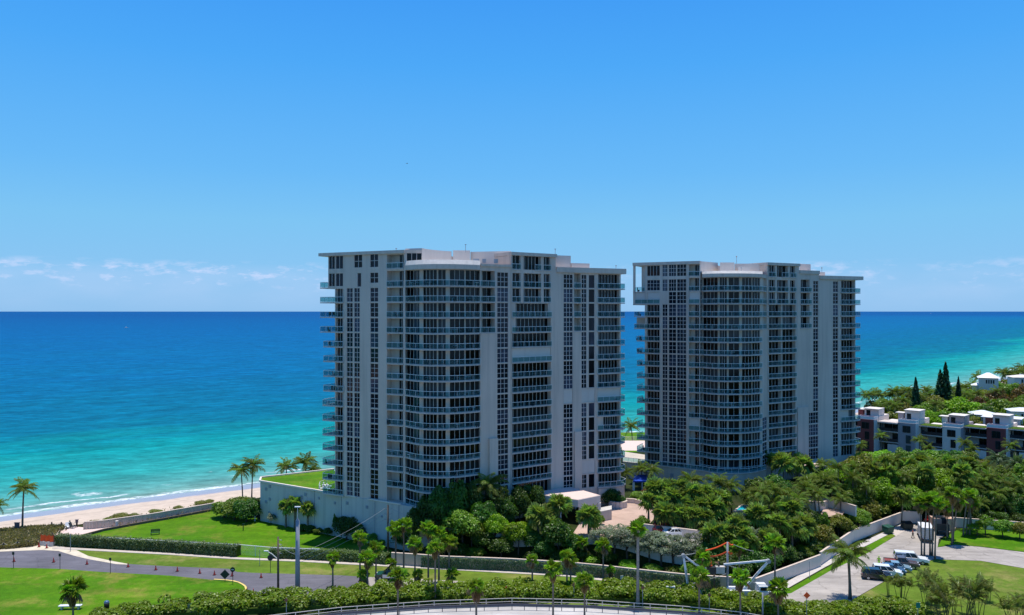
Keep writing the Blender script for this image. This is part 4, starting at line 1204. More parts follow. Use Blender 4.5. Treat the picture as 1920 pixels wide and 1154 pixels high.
# terrace rail by the corner flat
mb = MB()
tr = [PY(595, 163.0), PY(600, 166), PY(612, 168)]
tr = [shift(on_line(594, PA_, PB_), np_, -.6), PY(600, 163.5), PY(612, 166), PY(622, 167)]
for a, b in zip(tr[:-1], tr[1:]):
    for z in (PT + .35, PT + .7, PT + 1.05): mb.beam((*a, z), (*b, z), .05, .05)
    mb.box((a[0], a[1], PT + .55), (.07, .07, 1.1))
mb.build('terrace_rail', M['white'], pod, po)
mb = MB()
for px, Y in ((604, 160.5), (609, 161.5), (614, 160.4), (617, 162.4), (611, 163.5)):
    x, y = PY(px, Y)
    mb.box((x, y, PT + .35), (1.1, .6, .10)); mb.box((x - .45, y, PT + .62), (.12, .6, .5))
    for dx in (-.45, .45):
        for dy in (-.22, .22): mb.box((x + dx, y + dy, PT + .15), (.06, .06, .3))
struct(tag(mb.build('terrace_chair', M['white']), 'white terrace chairs and loungers on the podium beside the corner flat', 'chairs'), 'stuff')

# second podium
QA, QB = PY(1168, 190.6), PY(1318, 179.6)
nq = nrm(QA, QB)
pod2 = tag(empty('podium', (QA[0], QA[1], 4)), 'warm beige curved base wall under the farther tower, above the garden palms', 'podium')
qo = (QA[0], QA[1], 4)
fr_ = [QA, QB] + [PY(a, b) for a, b in ((1330, 178.0), (1345, 177.0), (1360, 176.5), (1385, 176.5), (1405, 177.2), (1420, 178.4), (1436, 181))]
mb = MB(); mb.prism(fr_ + [PY(1436, 190), PY(1320, 192), PY(1212, 200), PY(1168, 205)], 0, 8.35)
mb.build('wall', M['podium_warm'], pod2, qo)
mb = MB()
for a, b in zip(fr_[:-1], fr_[1:]):
    mb.beam((*a, 8.45), (*b, 8.45), .3, .2)
mb.build('ledge', M['stucco'], pod2, qo)
wall_vents(pod2, [(1187, 6.8, .8, .8), (1259.5, 6.6, .8, .8), (1334, 6.2, .8, .8)], QA, QB, qo)
mb = MB()
fr2_ = [shift(a, (0, 1), .15) for a in fr_]
for a, b in zip(fr2_[:-1], fr2_[1:]):
    mb.beam((*a, 9.5), (*b, 9.5), .08, .1)
    k = max(1, int((v2(b) - v2(a)).length / 1.4))
    for i in range(k):
        q = v2(a) + (v2(b) - v2(a)) * i / k
        mb.box((q.x, q.y, 9.0), (.06, .06, 1.1))
mb.build('railing', M['rail'], pod2, qo)
for a, b in zip(fr2_[:-1], fr2_[1:]):
    g = MB(); n_ = nrm(a, b)
    g.prism([shift(a, n_, .01), shift(b, n_, .01), shift(b, n_, -.01), shift(a, n_, -.01)], 8.6, 9.42)
    g.build('glass_panel', M['bglass'], pod2, qo)
# ================================================================== plants
def leaf_mesh(name, C, Nrm, size, mat, rng, aspect=0.6, droop=0.0, up=0.35):
    """many folded diamond leaves: centres C, rough facing Nrm, length size (scalar or array)"""
    n = len(C)
    size = np.broadcast_to(np.asarray(size, float), (n,))
    nr = Nrm + rng.normal(0, 0.55, (n, 3)); nr[:, 2] += up
    nr /= np.linalg.norm(nr, axis=1)[:, None] + 1e-9
    a = rng.normal(0, 1, (n, 3)); a[:, 2] -= droop
    a -= nr * (a * nr).sum(1)[:, None]; a /= np.linalg.norm(a, axis=1)[:, None] + 1e-9
    b = np.cross(nr, a)
    L = (size * rng.uniform(0.7, 1.3, n))[:, None]
    V = np.empty((n, 4, 3))
    V[:, 0] = C - a * L * 0.5
    V[:, 1] = C + b * L * aspect * 0.5 + nr * L * 0.10
    V[:, 2] = C + a * L * 0.5
    V[:, 3] = C - b * L * aspect * 0.5 + nr * L * 0.10
    me = bpy.data.meshes.new(name)
    me.vertices.add(n * 4); me.vertices.foreach_set('co', V.astype(np.float32).ravel())
    tri = np.arange(n)[:, None] * 4 + np.array([[0, 1, 2, 0, 2, 3]])
    me.loops.add(n * 6); me.loops.foreach_set('vertex_index', tri.ravel().astype(np.int32))
    me.polygons.add(n * 2); me.polygons.foreach_set('loop_start', (np.arange(n * 2) * 3).astype(np.int32)); me.polygons.foreach_set('loop_total', np.full(n * 2, 3, np.int32))
    me.materials.append(mat); me.update(calc_edges=True); me.validate()
    return me
def crown_points(rng, nclump, nleaf, flat=0.75, lobes=0.42, spread=0.62, zlo=-0.45):
    C, Nn = [], []
    cl = []
    for i in range(nclump):
        for _ in range(40):
            d = rng.normal(0, 1, 3); d /= np.linalg.norm(d)
            if d[2] < zlo: continue
            r = spread * rng.uniform(0.55, 1.05)
            c = d * r * np.array([1, 1, flat])
            if all(np.linalg.norm(c - o) > lobes * 0.55 for o in cl): break
        cl.append(c)
        R = lobes * rng.uniform(0.65, 1.15)
        k = int(nleaf * (R / lobes) ** 2)
        q = rng.normal(0, 1, (k, 3)); q /= np.linalg.norm(q, axis=1)[:, None]
        q[:, 2] = np.where(q[:, 2] < -0.3, -q[:, 2], q[:, 2])
        rr = R * rng.uniform(0.72, 1.06, k)
        C.append(c + q * rr[:, None] * np.array([1, 1, 0.85])); Nn.append(q)
    return np.concatenate(C), np.concatenate(Nn)
CROWN = {}
def crown_mesh(kind, matk, var):
    key = (kind, matk, var)
    if key in CROWN: return CROWN[key]
    rng = np.random.default_rng(abs(hash((kind, var))) % 1000 if False else {'broad': 10, 'loose': 40, 'shrub': 70, 'silver': 100, 'pine': 130}[kind] + var)
    if kind == 'broad': C, N_ = crown_points(rng, 24, 210, 0.8, 0.36, 0.66); sz = 0.115
    elif kind == 'loose': C, N_ = crown_points(rng, 20, 130, 0.85, 0.30, 0.72); sz = 0.12
    elif kind == 'shrub': C, N_ = crown_points(rng, 26, 190, 0.9, 0.42, 0.60, -0.95); sz = 0.13
    elif kind == 'silver': C, N_ = crown_points(rng, 40, 120, 0.85, 0.22, 0.78, -0.8); sz = 0.075
    elif kind == 'pine':
        C, N_ = [], []
        for k in range(34):
            z = k / 33 * 1.95 - 0.97; r = ((1 - (k / 33)) ** 0.85 * 0.95 + 0.05) * (1.0 if k % 2 else .86)
            m_ = int(40 + 190 * r); a = rng.uniform(0, 2 * math.pi, m_)
            arm = 1 + 0.25 * np.cos(a * 7 + k)
            rr = r * np.sqrt(rng.uniform(0.15, 1, m_)) * arm
            C.append(np.stack([np.cos(a) * rr, np.sin(a) * rr, z - rr * 0.10 + rng.normal(0, 0.02, m_)], 1)); N_.append(np.stack([np.cos(a) * .5, np.sin(a) * .5, np.ones(m_)], 1))
        C = np.concatenate(C); N_ = np.concatenate(N_); sz = 0.17
    me = leaf_mesh('crown_leaves', C, N_, sz, M[matk], rng, 0.62)
    CROWN[key] = me
    return me
TRUNK = {}
def trunk_mesh(var, matk='bark'):
    if (var, matk) in TRUNK: return TRUNK[(var, matk)]
    r = random.Random(var); mb = MB()
    mb.tube([(0, 0, -0.05), (0.01, 0, 0.15), (r.uniform(-.04, .04), r.uniform(-.04, .04), 0.5), (r.uniform(-.05, .05), r.uniform(-.05, .05), 0.95)], [0.06, 0.045, 0.038, 0.015], 7)
    for i in range(5):
        a = i * 1.26 + r.uniform(-.3, .3); z = r.uniform(.35, .6)
        mb.tube([(0, 0, z), (math.cos(a) * .13, math.sin(a) * .13, z + .14), (math.cos(a) * .30, math.sin(a) * .30, z + .26)], [.026, .018, .006], 5)
    TRUNK[(var, matk)] = mb.mesh('trunk_limbs', M[matk], smooth=True)
    return TRUNK[(var, matk)]
MIX = random.Random(77)
def tree(name, px, py_top, py_base, wpx, kind, matk, what, where, group, cat='tree', low=0.35, base=None):
    if px > 1500 and name == 'broadleaf_tree':
        q = MIX.random()
        if matk == 'lf_dark' and q < .35: matk, what = 'lf_mid', 'green tree'
        elif matk == 'lf_mid' and q < .25: matk, what = 'lf_bright', 'bright green tree'
        elif matk == 'lf_mid' and q < .45: matk, what = 'lf_olive', 'olive tree'
        if kind == 'shrub' and MIX.random() < .4: kind = 'loose'
        wpx *= MIX.uniform(.75, 1.1)
    x, y, z = base if base else GP(px, py_base)
    zt = Z_at(py_top, y)
    h = max(1.2, zt - z); R = wpx * y / F / 2
    t = empty(name, (x, y, z), random.uniform(0, 6.28))
    later(t, cat, group, px, what, where)
    var = random.randrange(3)
    ch = h * (1 - low) / 2        # half height of crown
    link('trunk', trunk_mesh(var), t, (0, 0, 0), (0, 0, 0), (R * 1.15, R * 1.15, h * .8))
    link('crown', crown_mesh(kind, matk, var), t, (0, 0, h - ch * 1.02), (0, 0, random.uniform(0, 6.28)), (R, R * random.uniform(.9, 1.1), ch * 1.12))
    return t
# ---- palm fronds
def frond_feather(el, droop, L=2.6, nst=15, w=0.62, seed=0, mat='palm_coco', ll=0.085):
    """pinnate frond starting at the crown, leaving along +X at elevation el and arching down"""
    r = random.Random(seed); mb = MB(); P = []; e = el; x = z = 0.0
    for i in range(nst + 1):
        P.append(Vector((x, r.uniform(-.01, .01) * i, z))); x += math.cos(e) * L / nst; z += math.sin(e) * L / nst
        e -= droop / nst * (0.5 + 1.0 * i / nst)
    for i in range(nst):
        rr = 0.045 * (1 - i / nst) + .008
        a, b = P[i], P[i + 1]
        mb.face([a + Vector((0, -rr, 0)), b + Vector((0, -rr * .9, 0)), b + Vector((0, rr * .9, .0)), a + Vector((0, rr, 0))])
    for i in range(2, nst + 1):
        f = i / nst; d = (P[i] - P[i - 1]).normalized(); up = Vector((0, 1, 0)).cross(d) * -1
        if up.z < 0: up = -up
        ln = w * (math.sin(math.pi * min(1, .12 + f * .80)) ** .6) * r.uniform(.85, 1.12)
        for s in (-1, 1):
            side = Vector((0, s, 0))
            for q in (0.0, 0.5):
                o = P[i - 1].lerp(P[i], q)
                dirv = (side * 0.86 + d * (.35 + .5 * f) - Vector((0, 0, 1)) * r.uniform(.25, .65) + up * .12).normalized()
                tip = o + dirv * ln - Vector((0, 0, ln * .22))
                mid = o + dirv * ln * .5
                wv = d * ll * .5
                mb.face([o, mid - wv, tip]); mb.face([o, tip, mid + wv])
    return mb.mesh('frond', M[mat])
def frond_fan(el, droop, R=0.95, pet=0.55, n=13, seed=0, mat='palm_fan'):
    """palmate frond: stalk and a folded fan with drooping split tips"""
    r = random.Random(seed); mb = MB()
    d = Vector((math.cos(el), 0, math.sin(el))); hub = d * pet + Vector((0, 0, -pet * .05))
    mb.face([Vector((0, -.02, 0)), hub + Vector((0, -.015, 0)), hub + Vector((0, .015, 0)), Vector((0, .02, 0))])
    upv = Vector((-math.sin(el), 0, math.cos(el)))
    for i in range(n):
        a = rad(-125 + 250 * i / (n - 1)) ; ln = R * (1 - .22 * abs(a / rad(125))) * r.uniform(.88, 1.08)
        u = d * math.cos(a) + Vector((0, 1, 0)) * math.sin(a)
        v = -d * math.sin(a) + Vector((0, 1, 0)) * math.cos(a)
        wd = R * .16
        m_ = hub + u * ln * .55 + upv * .03 * R
        tip = hub + u * ln - Vector((0, 0, ln * droop * r.uniform(.6, 1.3)))
        mb.face([hub, m_ - v * wd, tip]); mb.face([hub, tip, m_ + v * wd])
    return mb.mesh('frond', M[mat])
FR_SETS = {}
def frond_set(kind):
    if kind in FR_SETS: return FR_SETS[kind]
    s = []
    if kind in ('coco', 'dark', 'date'):
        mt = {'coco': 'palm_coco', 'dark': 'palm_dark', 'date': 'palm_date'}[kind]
        for i, (e, d) in enumerate(((75, 75), (55, 95), (35, 95), (15, 85), (-8, 70), (-35, 45))):
            s.append(frond_feather(rad(e), rad(d), seed=i, mat=mt, nst=13, w=.62 if kind != 'date' else .45, ll=.10))
    elif kind == 'areca':
        for i, (e, d) in enumerate(((82, 70), (70, 90), (55, 100), (40, 100))): s.append(frond_feather(rad(e), rad(d), 2.0, 10, .45, i, 'palm_areca', .09))
    else:
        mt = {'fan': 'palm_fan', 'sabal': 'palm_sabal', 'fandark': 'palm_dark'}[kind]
        for i, (e, d) in enumerate(((78, .10), (55, .16), (32, .26), (8, .42), (-18, .55), (-48, .6))): s.append(frond_fan(rad(e), d, R=.78 if kind != 'sabal' else .9, pet=.80 if kind != 'sabal' else .75, n=11, seed=i, mat=mt if i < 5 or kind == 'sabal' else 'palm_dead'))
    FR_SETS[kind] = s
    return s
M['palm_areca'] = leafmat('areca_frond_green', (0.135, 0.165, 0.030), .3, dry=(0.25, 0.17, 0.05), dry_amt=.5)
def skirt_mesh():
    if 'skirt' in FR_SETS: return FR_SETS['skirt']
    r = random.Random(5); mb = MB()
    for i in range(46):
        a = r.uniform(0, 6.28); z0 = r.uniform(-.45, -.1); L = r.uniform(.8, 1.35); o = r.uniform(.32, .58)
        c, s = math.cos(a), math.sin(a)
        t = Vector((-s, c, 0)) * r.uniform(.12, .24)
        A = Vector((c * .08, s * .08, z0)); Bm = Vector((c * o, s * o, z0 - L * .45)); Bt = Vector((c * o * .55, s * o * .55, z0 - L))
        mb.face([A, Bm - t, Bt]); mb.face([A, Bt, Bm + t])
    FR_SETS['skirt'] = mb.mesh('dead_fronds', M['palm_dead'])
    return FR_SETS['skirt']
def palm(kind, px, py_c, py_base, R, what, where, group, lean=(0, 0), n=None, skirt=0.0, tr=0.16, base=None, fronds=True, name=None):
    """py_c: photo row of the crown's heart; R: frond length in metres"""
    x, y, z = base if base else GP(px, py_base)
    h = max(0.8, Z_at(py_c, y) - z)
    t = empty(name or {'coco': 'coconut_palm', 'dark': 'coconut_palm', 'date': 'date_palm', 'fan': 'fan_palm', 'sabal': 'sabal_palm', 'fandark': 'fan_palm'}[kind], (x, y, z))
    later(t, 'palm tree', group, px, what, where)
    mb = MB(); k = 9; r = random.Random(int(px * 7 + py_base))
    pts, rr = [], []
    for i in range(k + 1):
        f = i / k
        pts.append((lean[0] * f ** 1.6, lean[1] * f ** 1.6, -0.1 + (h + .1) * f))
        rr.append(tr * (1.35 - .35 * min(1, f * 6) - .25 * f) * r.uniform(.93, 1.07))
    mb.tube(pts, rr, 8)
    mb.part('trunk', M['trunk_pale'] if kind == 'fan' and tr > .2 else M['trunk'], t, smooth=True)
    S = frond_set(kind)
    top = (lean[0], lean[1], h)
    feather = kind in ('coco', 'dark', 'date')
    n = n or (26 if feather else 30)
    if kind == 'fan': R *= 1.12
    wts = ([0, 1, 1, 2, 2, 3, 3, 4, 1, 2, 3, 5] if kind != 'date' else [0, 1, 1, 2, 2, 3, 3, 4, 0, 1, 2, 3]) if feather else [0, 1, 1, 2, 2, 3, 3, 4, 4, 5, 1, 2]
    sc = R / (2.6 if feather else 1.5)
    az = r.uniform(0, 6.28)
    for i in range(n):
        az += 2.39996 + r.uniform(-.25, .25)
        s = sc * r.uniform(.82, 1.1)
        rl = .15 if feather else .75
        link('frond', S[wts[i % len(wts)]], t, top, (r.uniform(-rl, rl), r.uniform(-.12, .12), az), (s, s, s))
    if skirt:
        link('dead_fronds', skirt_mesh(), t, (lean[0], lean[1], h - .05), (0, 0, r.uniform(0, 6)), (skirt * .85, skirt * .85, skirt))['kind'] = 'stuff'
    return t
def pod_py(px, py):
    return max(py, 584 + F * H / (on_line(px, PA_, PB_)[1] - .9))
# ------------------------------------------------------------------ palms of the foreground
SG = 'fan palms along the sea grape thicket'
for px, pc, pb, R, sk in [(675, 1009, 1101, 1.35, .9), (689, 1047, 1112, 1.5, 1.2), (705, 1028, 1104, 1.3, .9), (742, 992, 1072, 1.5, .9), (757, 985, 1075, 1.5, .8), (778, 1020, 1101, 1.4, 1.2),
                          (803, 993, 1096, 1.6, 1.0), (816, 1027, 1130, 1.4, 1.2), (823, 1003, 1094, 1.5, .9), (842, 1018, 1094, 1.5, 1.0), (746, 1080, 1166, 1.45, 1.25), (784, 1077, 1104, .9, 1.0), (848, 1078, 1097, 1.2, .5),
                          (733, 1056, 1086, 1.0, 1.4), (681, 1078, 1108, 1.0, 1.6), (893, 1100, 1166, 1.3, 1.5), (624, 1046, 1120, 1.15, 1.0), (137, 1104, 1164, 1.9, 1.7)]:
    big = 'tall' if pb - pc > 85 else ('short' if pb - pc < 55 else 'medium')
    palm('fan', px, pc, pb, R, f'{big} fan palm', 'of those in the left half of the thicket', SG, skirt=sk, tr=.15)
for px, pc, pb, R, sk in [(998, 1050, 1112, 1.0, .9), (1037, 1068, 1168, 1.55, 1.2), (1063, 1045, 1112, 1.4, 1.1), (1070, 1050, 1107, 1.2, 1.0), (1092, 1018, 1058, 1.25, .8), (1096, 1089, 1166, 1.4, 1.2), (1131, 1023, 1101, 1.35, .9), (1145, 1069, 1104, .8, .8), (1196, 994, 1137, 1.55, .7),
                          (1318, 1047, 1123, 1.35, 1.0), (1311, 1080, 1154, 1.55, 1.1), (1386, 1027, 1110, 1.5, 1.0), (1388, 1084, 1162, 1.55, 1.3), (1453, 1020, 1150, 1.7, 1.0), (1459, 1103, 1162, 1.6, 1.5)]:
    big = 'tall' if pb - pc > 85 else ('short' if pb - pc < 55 else 'medium')
    palm('fan', px, pc, pb, R, f'{big} fan palm', 'of those in the right half of the thicket', 'fan palms over the right half of the thicket', skirt=sk, tr=.15 if px != 1196 else .26)
g = 'fan palms beside the box truck'
for px, pc, pb, ln in [(1728, 944, 1043, -.3), (1733, 940, 1044, .5), (1744, 938, 1042, -.4), (1748, 935, 1043, .3), (1753, 944, 1049, .4)]:
    palm('fan', px, pc, pb, 1.5, 'slim fan palm', 'in the clump left of the cross road', g, (ln, 0), n=26, skirt=1.3, tr=.15)
g = 'fan palms right of the box truck'
for px, pc, pb, ln in [(1785, 925, 1022, .2), (1787, 938, 1018, 1.0), (1806, 928, 1005, 1.0), (1812, 940, 1002, .9), (1818, 930, 1003, .2), (1776, 948, 1010, 0)]:
    palm('fan', px, pc, pb, 1.6, 'slim leaning fan palm', 'in the clump right of the trucks', g, (ln, 0), n=26, skirt=1.5, tr=.15)
g = 'sabal palms at the podium wall'
for px, pc, pb in [(536, 950, 982), (553, 944, 983), (577, 954, 987)]:
    palm('sabal', px, pc, pod_py(px, pb), 1.9, 'shaggy sabal palm', 'of the three before the podium wall', g, skirt=1.1, tr=.24)
# coconut palms by the beach
g = 'coconut palms on the beach side'
palm('coco', 42, 917, 992, 3.6, 'lone tall coconut palm', 'at the dune edge of the beach', g, (.3, 0), n=26, tr=.2)
palm('coco', -4, 948, 1004, 2.3, 'coconut palm cut by the frame', 'at the dune edge of the beach', g, n=18)
g = 'coconut palms beside the podium'
palm('coco', 455, 883, 938, 3.6, 'dark coconut palm', 'of the four beside the podium', g, (-.4, 0))
palm('coco', 472, 873, 936, 3.6, 'dark coconut palm', 'of the four beside the podium', g, (.3, 0))
palm('coco', 537, 877, 918, 3.4, 'dark coconut palm', 'of the four beside the podium', g, base=(*PY(537, 186), 0))
palm('coco', 573, 868, 915, 3.6, 'dark coconut palm', 'of the four beside the podium', g, base=(*PY(573, 186), 0))
palm('coco', 588, 882, 915, 2.4, 'low coconut palm', 'beside the podium and its roof lawn', 'low palm behind the podium', base=(*PY(588, 188), 0))
palm('coco', 1594, 1040, 1124, 4.0, 'big drooping coconut palm', 'at the mouth of the service road', 'drooping palm by the service road', (-.3, 0), n=38, tr=.26)
palm('coco', 912, 912, 985, 4.6, 'great arching coconut palm', 'in front of the nearer tower and its bay', 'arching palm before the nearer tower', n=36, tr=.3)
g = 'palms in the shade of the nearer tower'
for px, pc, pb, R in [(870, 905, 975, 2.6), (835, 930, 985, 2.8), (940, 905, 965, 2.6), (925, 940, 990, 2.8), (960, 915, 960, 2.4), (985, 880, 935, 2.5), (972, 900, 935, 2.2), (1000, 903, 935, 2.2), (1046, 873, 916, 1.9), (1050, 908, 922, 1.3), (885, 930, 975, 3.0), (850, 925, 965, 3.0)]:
    palm('dark', px, pc, pb, R, 'dark shaded palm', 'of the palms close against the nearer tower', g, n=22)  # darker frond material has the tower's shade put into its colour
g = 'coconut palms between the towers'
palm('coco', 1182, 800, 840, 3.6, 'coconut palm', 'by the beach seen between the towers', g, (-.4, 0), base=(*PY(1186, 236), 4.5), n=22)
for px, pc, Y in [(1203, 880, 180), (1222, 882, 178), (1172, 888, 178)]:
    palm('coco', px, pc, 0, 3.0, 'pale coconut palm', 'before the base of the farther tower', 'palms at the blue awning', base=(*PY(px, Y), 4.5), n=24)
g = 'coconut palms round the garden pool'
for px, pc, pb, R in [(1296, 902, 968, 3.2), (1372, 912, 965, 3.2), (1408, 932, 972, 2.8), (1443, 915, 968, 3.2), (1478, 928, 968, 2.8), (1516, 905, 945, 3.2), (1549, 903, 953, 3.8), (1330, 925, 975, 2.8), (1460, 945, 985, 2.5)]:
    palm('coco', px, pc, pb, R, 'coconut palm', 'of the palms around the garden pool', g, (random.uniform(-.6, .6), 0))
g = 'palms against the farther tower'
for px, pc, pb, R, kd in [(1444, 800, 885, 1.7, 'dark'), (1457, 800, 885, 1.6, 'fan'), (1557, 785, 850, 1.6, 'fandark'), (1493, 838, 890, 2.6, 'dark'), (1588, 840, 870, 2.6, 'dark'), (1612, 835, 868, 2.6, 'coco'), (1422, 852, 905, 2.2, 'fandark'), (1447, 862, 905, 2.0, 'sabal'), (1496, 862, 900, 1.9, 'sabal'), (1408, 850, 905, 2.2, 'dark'), (1572, 850, 872, 2.2, 'dark'), (1432, 830, 900, 2.2, 'dark')]:
    palm(kd, px, pc, pb, R, 'palm', 'of the palms against the farther tower', g)
g = 'sabal palms in the tower garden'
for px, pc, pb, R in [(1009, 965, 1030, 2.4), (1048, 948, 1004, 2.6), (1104, 968, 1014, 2.4), (1030, 985, 1030, 2.0), (955, 1000, 1030, 1.8)]:
    palm('sabal', px, pc, pb, R, 'round sabal palm', 'of the palms in front of the car port', g, n=44, tr=.28, skirt=.6)
g = 'palms massed in the middle garden'
rr_ = random.Random(3)
for px, pc, pb in [(1216, 938, 990), (1228, 915, 985), (1240, 945, 992), (1252, 918, 985), (1262, 932, 990), (1276, 912, 985), (1286, 945, 993), (1300, 925, 988), (1312, 948, 994), (1322, 925, 985), (1338, 950, 992), (1350, 935, 985), (1246, 962, 1000), (1272, 965, 1000), (1298, 966, 1000), (1322, 970, 1002)]:
    palm('sabal', px, pc, pb, rr_.uniform(1.9, 2.5), 'green fan leaved palm', 'in the palm mass before the farther tower', g, n=42, tr=.22)
g = 'sabal palms above the white wall'
for px, pc, pb, R in [(1383, 985, 1045, 2.3), (1360, 1000, 1050, 2.2), (1462, 982, 1048, 2.5), (1485, 990, 1048, 2.4), (1508, 985, 1040, 2.6), (1440, 1010, 1060, 2.2), (1405, 1015, 1062, 2.0), (1532, 1032, 1040, 1.8), (1348, 1020, 1062, 2.0)]:
    palm('sabal', px, pc, pb, R, 'shaggy sabal palm', 'of the palms behind the white wall bend', g, n=38, tr=.26, skirt=.7)
g = 'palms of the wooded garden on the right'
for px, pc, pb, R, kd in [(1800, 902, 968, 2.6, 'coco'), (1822, 915, 972, 2.8, 'coco'), (1845, 905, 968, 2.8, 'coco'), (1866, 925, 975, 3.4, 'coco'), (1900, 925, 975, 3.4, 'coco'), (1918, 938, 980, 3.0, 'coco'), (1780, 920, 972, 2.4, 'coco'), (1838, 945, 985, 2.4, 'coco'), (1885, 950, 985, 2.6, 'dark')]:
    palm(kd, px, pc, pb, R, 'coconut palm', 'of the palms in the right hand wood', g)
g = 'grey date palms before the townhouses'
for px, pc, pb, R in [(1872, 862, 912, 3.8), (1906, 872, 918, 4.0)]:
    palm('date', px, pc, pb, R, 'grey green date palm', 'of the two before the townhouses', g, n=40, tr=.3)
g = 'coconut palms beyond the townhouses'
for px, pc, Y, R in [(1624, 742, 300, 4.0), (1648, 742, 300, 4.0), (1677, 735, 298, 4.2), (1689, 741, 300, 4.0), (1700, 733, 300, 4.2), (1708, 744, 298, 4.0), (1664, 757, 290, 3.6), (1728, 745, 300, 3.6), (1742, 742, 310, 3.6), (1802, 738, 310, 3.6), (1812, 742, 305, 3.6), (1835, 708, 360, 4.4), (1886, 702, 370, 4.6), (1880, 698, 372, 4.4), (1900, 703, 370, 4.2), (1910, 698, 372, 4.4), (1919, 690, 380, 4.6), (1926, 700, 376, 4.2), (1903, 760, 270, 3.4), (1680, 762, 280, 3.4), (1930, 770, 265, 3.6), (1650, 762, 285, 3.2), (1636, 740, 302, 4.0), (1714, 736, 306, 4.0), (1736, 733, 312, 4.0), (1752, 737, 315, 3.8), (1786, 730, 325, 4.0), (1806, 728, 330, 4.0), (1822, 722, 340, 4.2), (1692, 752, 288, 3.6), (1668, 742, 300, 4.0), (1776, 748, 296, 3.6), (1832, 738, 312, 3.8), (1870, 736, 300, 3.8), (1895, 728, 310, 4.0), (1755, 758, 280, 3.4)]:
    palm('coco', px, pc, 0, R, 'coconut palm', 'of the palms beyond the townhouses', g, base=(*PY(px, Y), .6), n=22)
# ------------------------------------------------------------------ broadleaf trees and shrubs
g = 'trees in front of the nearer tower'
W = 'of the trees in front of the nearer tower'
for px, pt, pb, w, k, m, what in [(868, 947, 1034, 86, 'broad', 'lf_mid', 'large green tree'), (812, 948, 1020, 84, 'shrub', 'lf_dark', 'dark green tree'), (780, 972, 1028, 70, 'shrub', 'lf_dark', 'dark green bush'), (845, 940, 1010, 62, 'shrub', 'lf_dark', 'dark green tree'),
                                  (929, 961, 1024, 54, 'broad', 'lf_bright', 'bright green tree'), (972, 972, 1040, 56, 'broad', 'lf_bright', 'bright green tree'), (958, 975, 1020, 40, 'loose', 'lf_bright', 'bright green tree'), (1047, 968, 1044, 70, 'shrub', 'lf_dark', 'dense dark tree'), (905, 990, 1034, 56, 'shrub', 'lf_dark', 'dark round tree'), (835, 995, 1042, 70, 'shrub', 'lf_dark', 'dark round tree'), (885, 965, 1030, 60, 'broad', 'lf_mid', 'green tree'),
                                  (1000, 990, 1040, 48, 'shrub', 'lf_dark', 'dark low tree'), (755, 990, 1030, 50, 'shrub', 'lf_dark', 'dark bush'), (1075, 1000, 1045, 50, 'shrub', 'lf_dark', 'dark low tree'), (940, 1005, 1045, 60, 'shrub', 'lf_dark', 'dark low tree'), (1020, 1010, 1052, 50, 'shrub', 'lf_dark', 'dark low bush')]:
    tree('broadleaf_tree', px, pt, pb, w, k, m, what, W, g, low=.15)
g = 'silver buttonwood trees'
for px, pt, pb, w in [(1128, 984, 1042, 70), (1152, 978, 1046, 78), (1176, 984, 1050, 74), (1198, 992, 1054, 66), (1218, 992, 1057, 66), (1240, 994, 1062, 76), (1262, 998, 1064, 76), (1284, 1008, 1067, 66), (1304, 996, 1052, 60), (1425, 990, 1040, 46), (1450, 1000, 1045, 44), (1408, 985, 1040, 40)]:
    tree('silver_tree', px, pt, pb, w, 'silver', 'lf_silver', 'silver grey small tree', 'of the silver trees by the retaining wall', g, low=.25)
g = 'low bushes in the tower garden'
for px, pt, pb, w, m in [(1140, 1035, 1056, 40, 'lf_dark'), (1090, 1025, 1052, 40, 'lf_dark'), (1180, 1050, 1072, 44, 'lf_bright'), (1225, 1056, 1080, 44, 'lf_mid'), (1265, 1060, 1086, 40, 'lf_mid'), (1110, 1040, 1062, 36, 'lf_bright'), (860, 1018, 1048, 50, 'lf_dark'), (890, 1025, 1050, 40, 'lf_mid'),
                         (1205, 965, 995, 30, 'lf_mid'), (1195, 920, 940, 30, 'lf_mid'), (1212, 916, 936, 26, 'lf_rust'), (1232, 910, 934, 30, 'lf_mid'), (1000, 1030, 1056, 44, 'lf_dark'), (1050, 1030, 1058, 44, 'lf_dark'), (1310, 1035, 1080, 50, 'lf_dark'), (1340, 1045, 1090, 50, 'lf_dark'), (1290, 1050, 1090, 40, 'lf_mid'), (1390, 1045, 1085, 46, 'lf_dark'), (1425, 1040, 1080, 50, 'lf_dark'),
                         (1075, 903, 940, 44, 'lf_dark'), (1110, 906, 945, 50, 'lf_dark'), (1142, 912, 948, 50, 'lf_dark'), (1160, 925, 950, 30, 'lf_dark'), (1128, 965, 984, 16, 'lf_mid'), (1095, 945, 968, 36, 'lf_dark'), (1350, 965, 985, 40, 'lf_dark'), (1420, 975, 1005, 44, 'lf_mid')]:
    tree('shrub', px, pt, pb, w, 'shrub', m, {'lf_dark': 'dark green shrub', 'lf_mid': 'green shrub', 'lf_bright': 'bright green shrub', 'lf_rust': 'rusty leaved shrub'}[m], 'of the low shrubs around the two towers', g, 'shrub', low=.02)
g = 'trees of the wooded garden on the right'
W = 'of the trees between service road and townhouses'
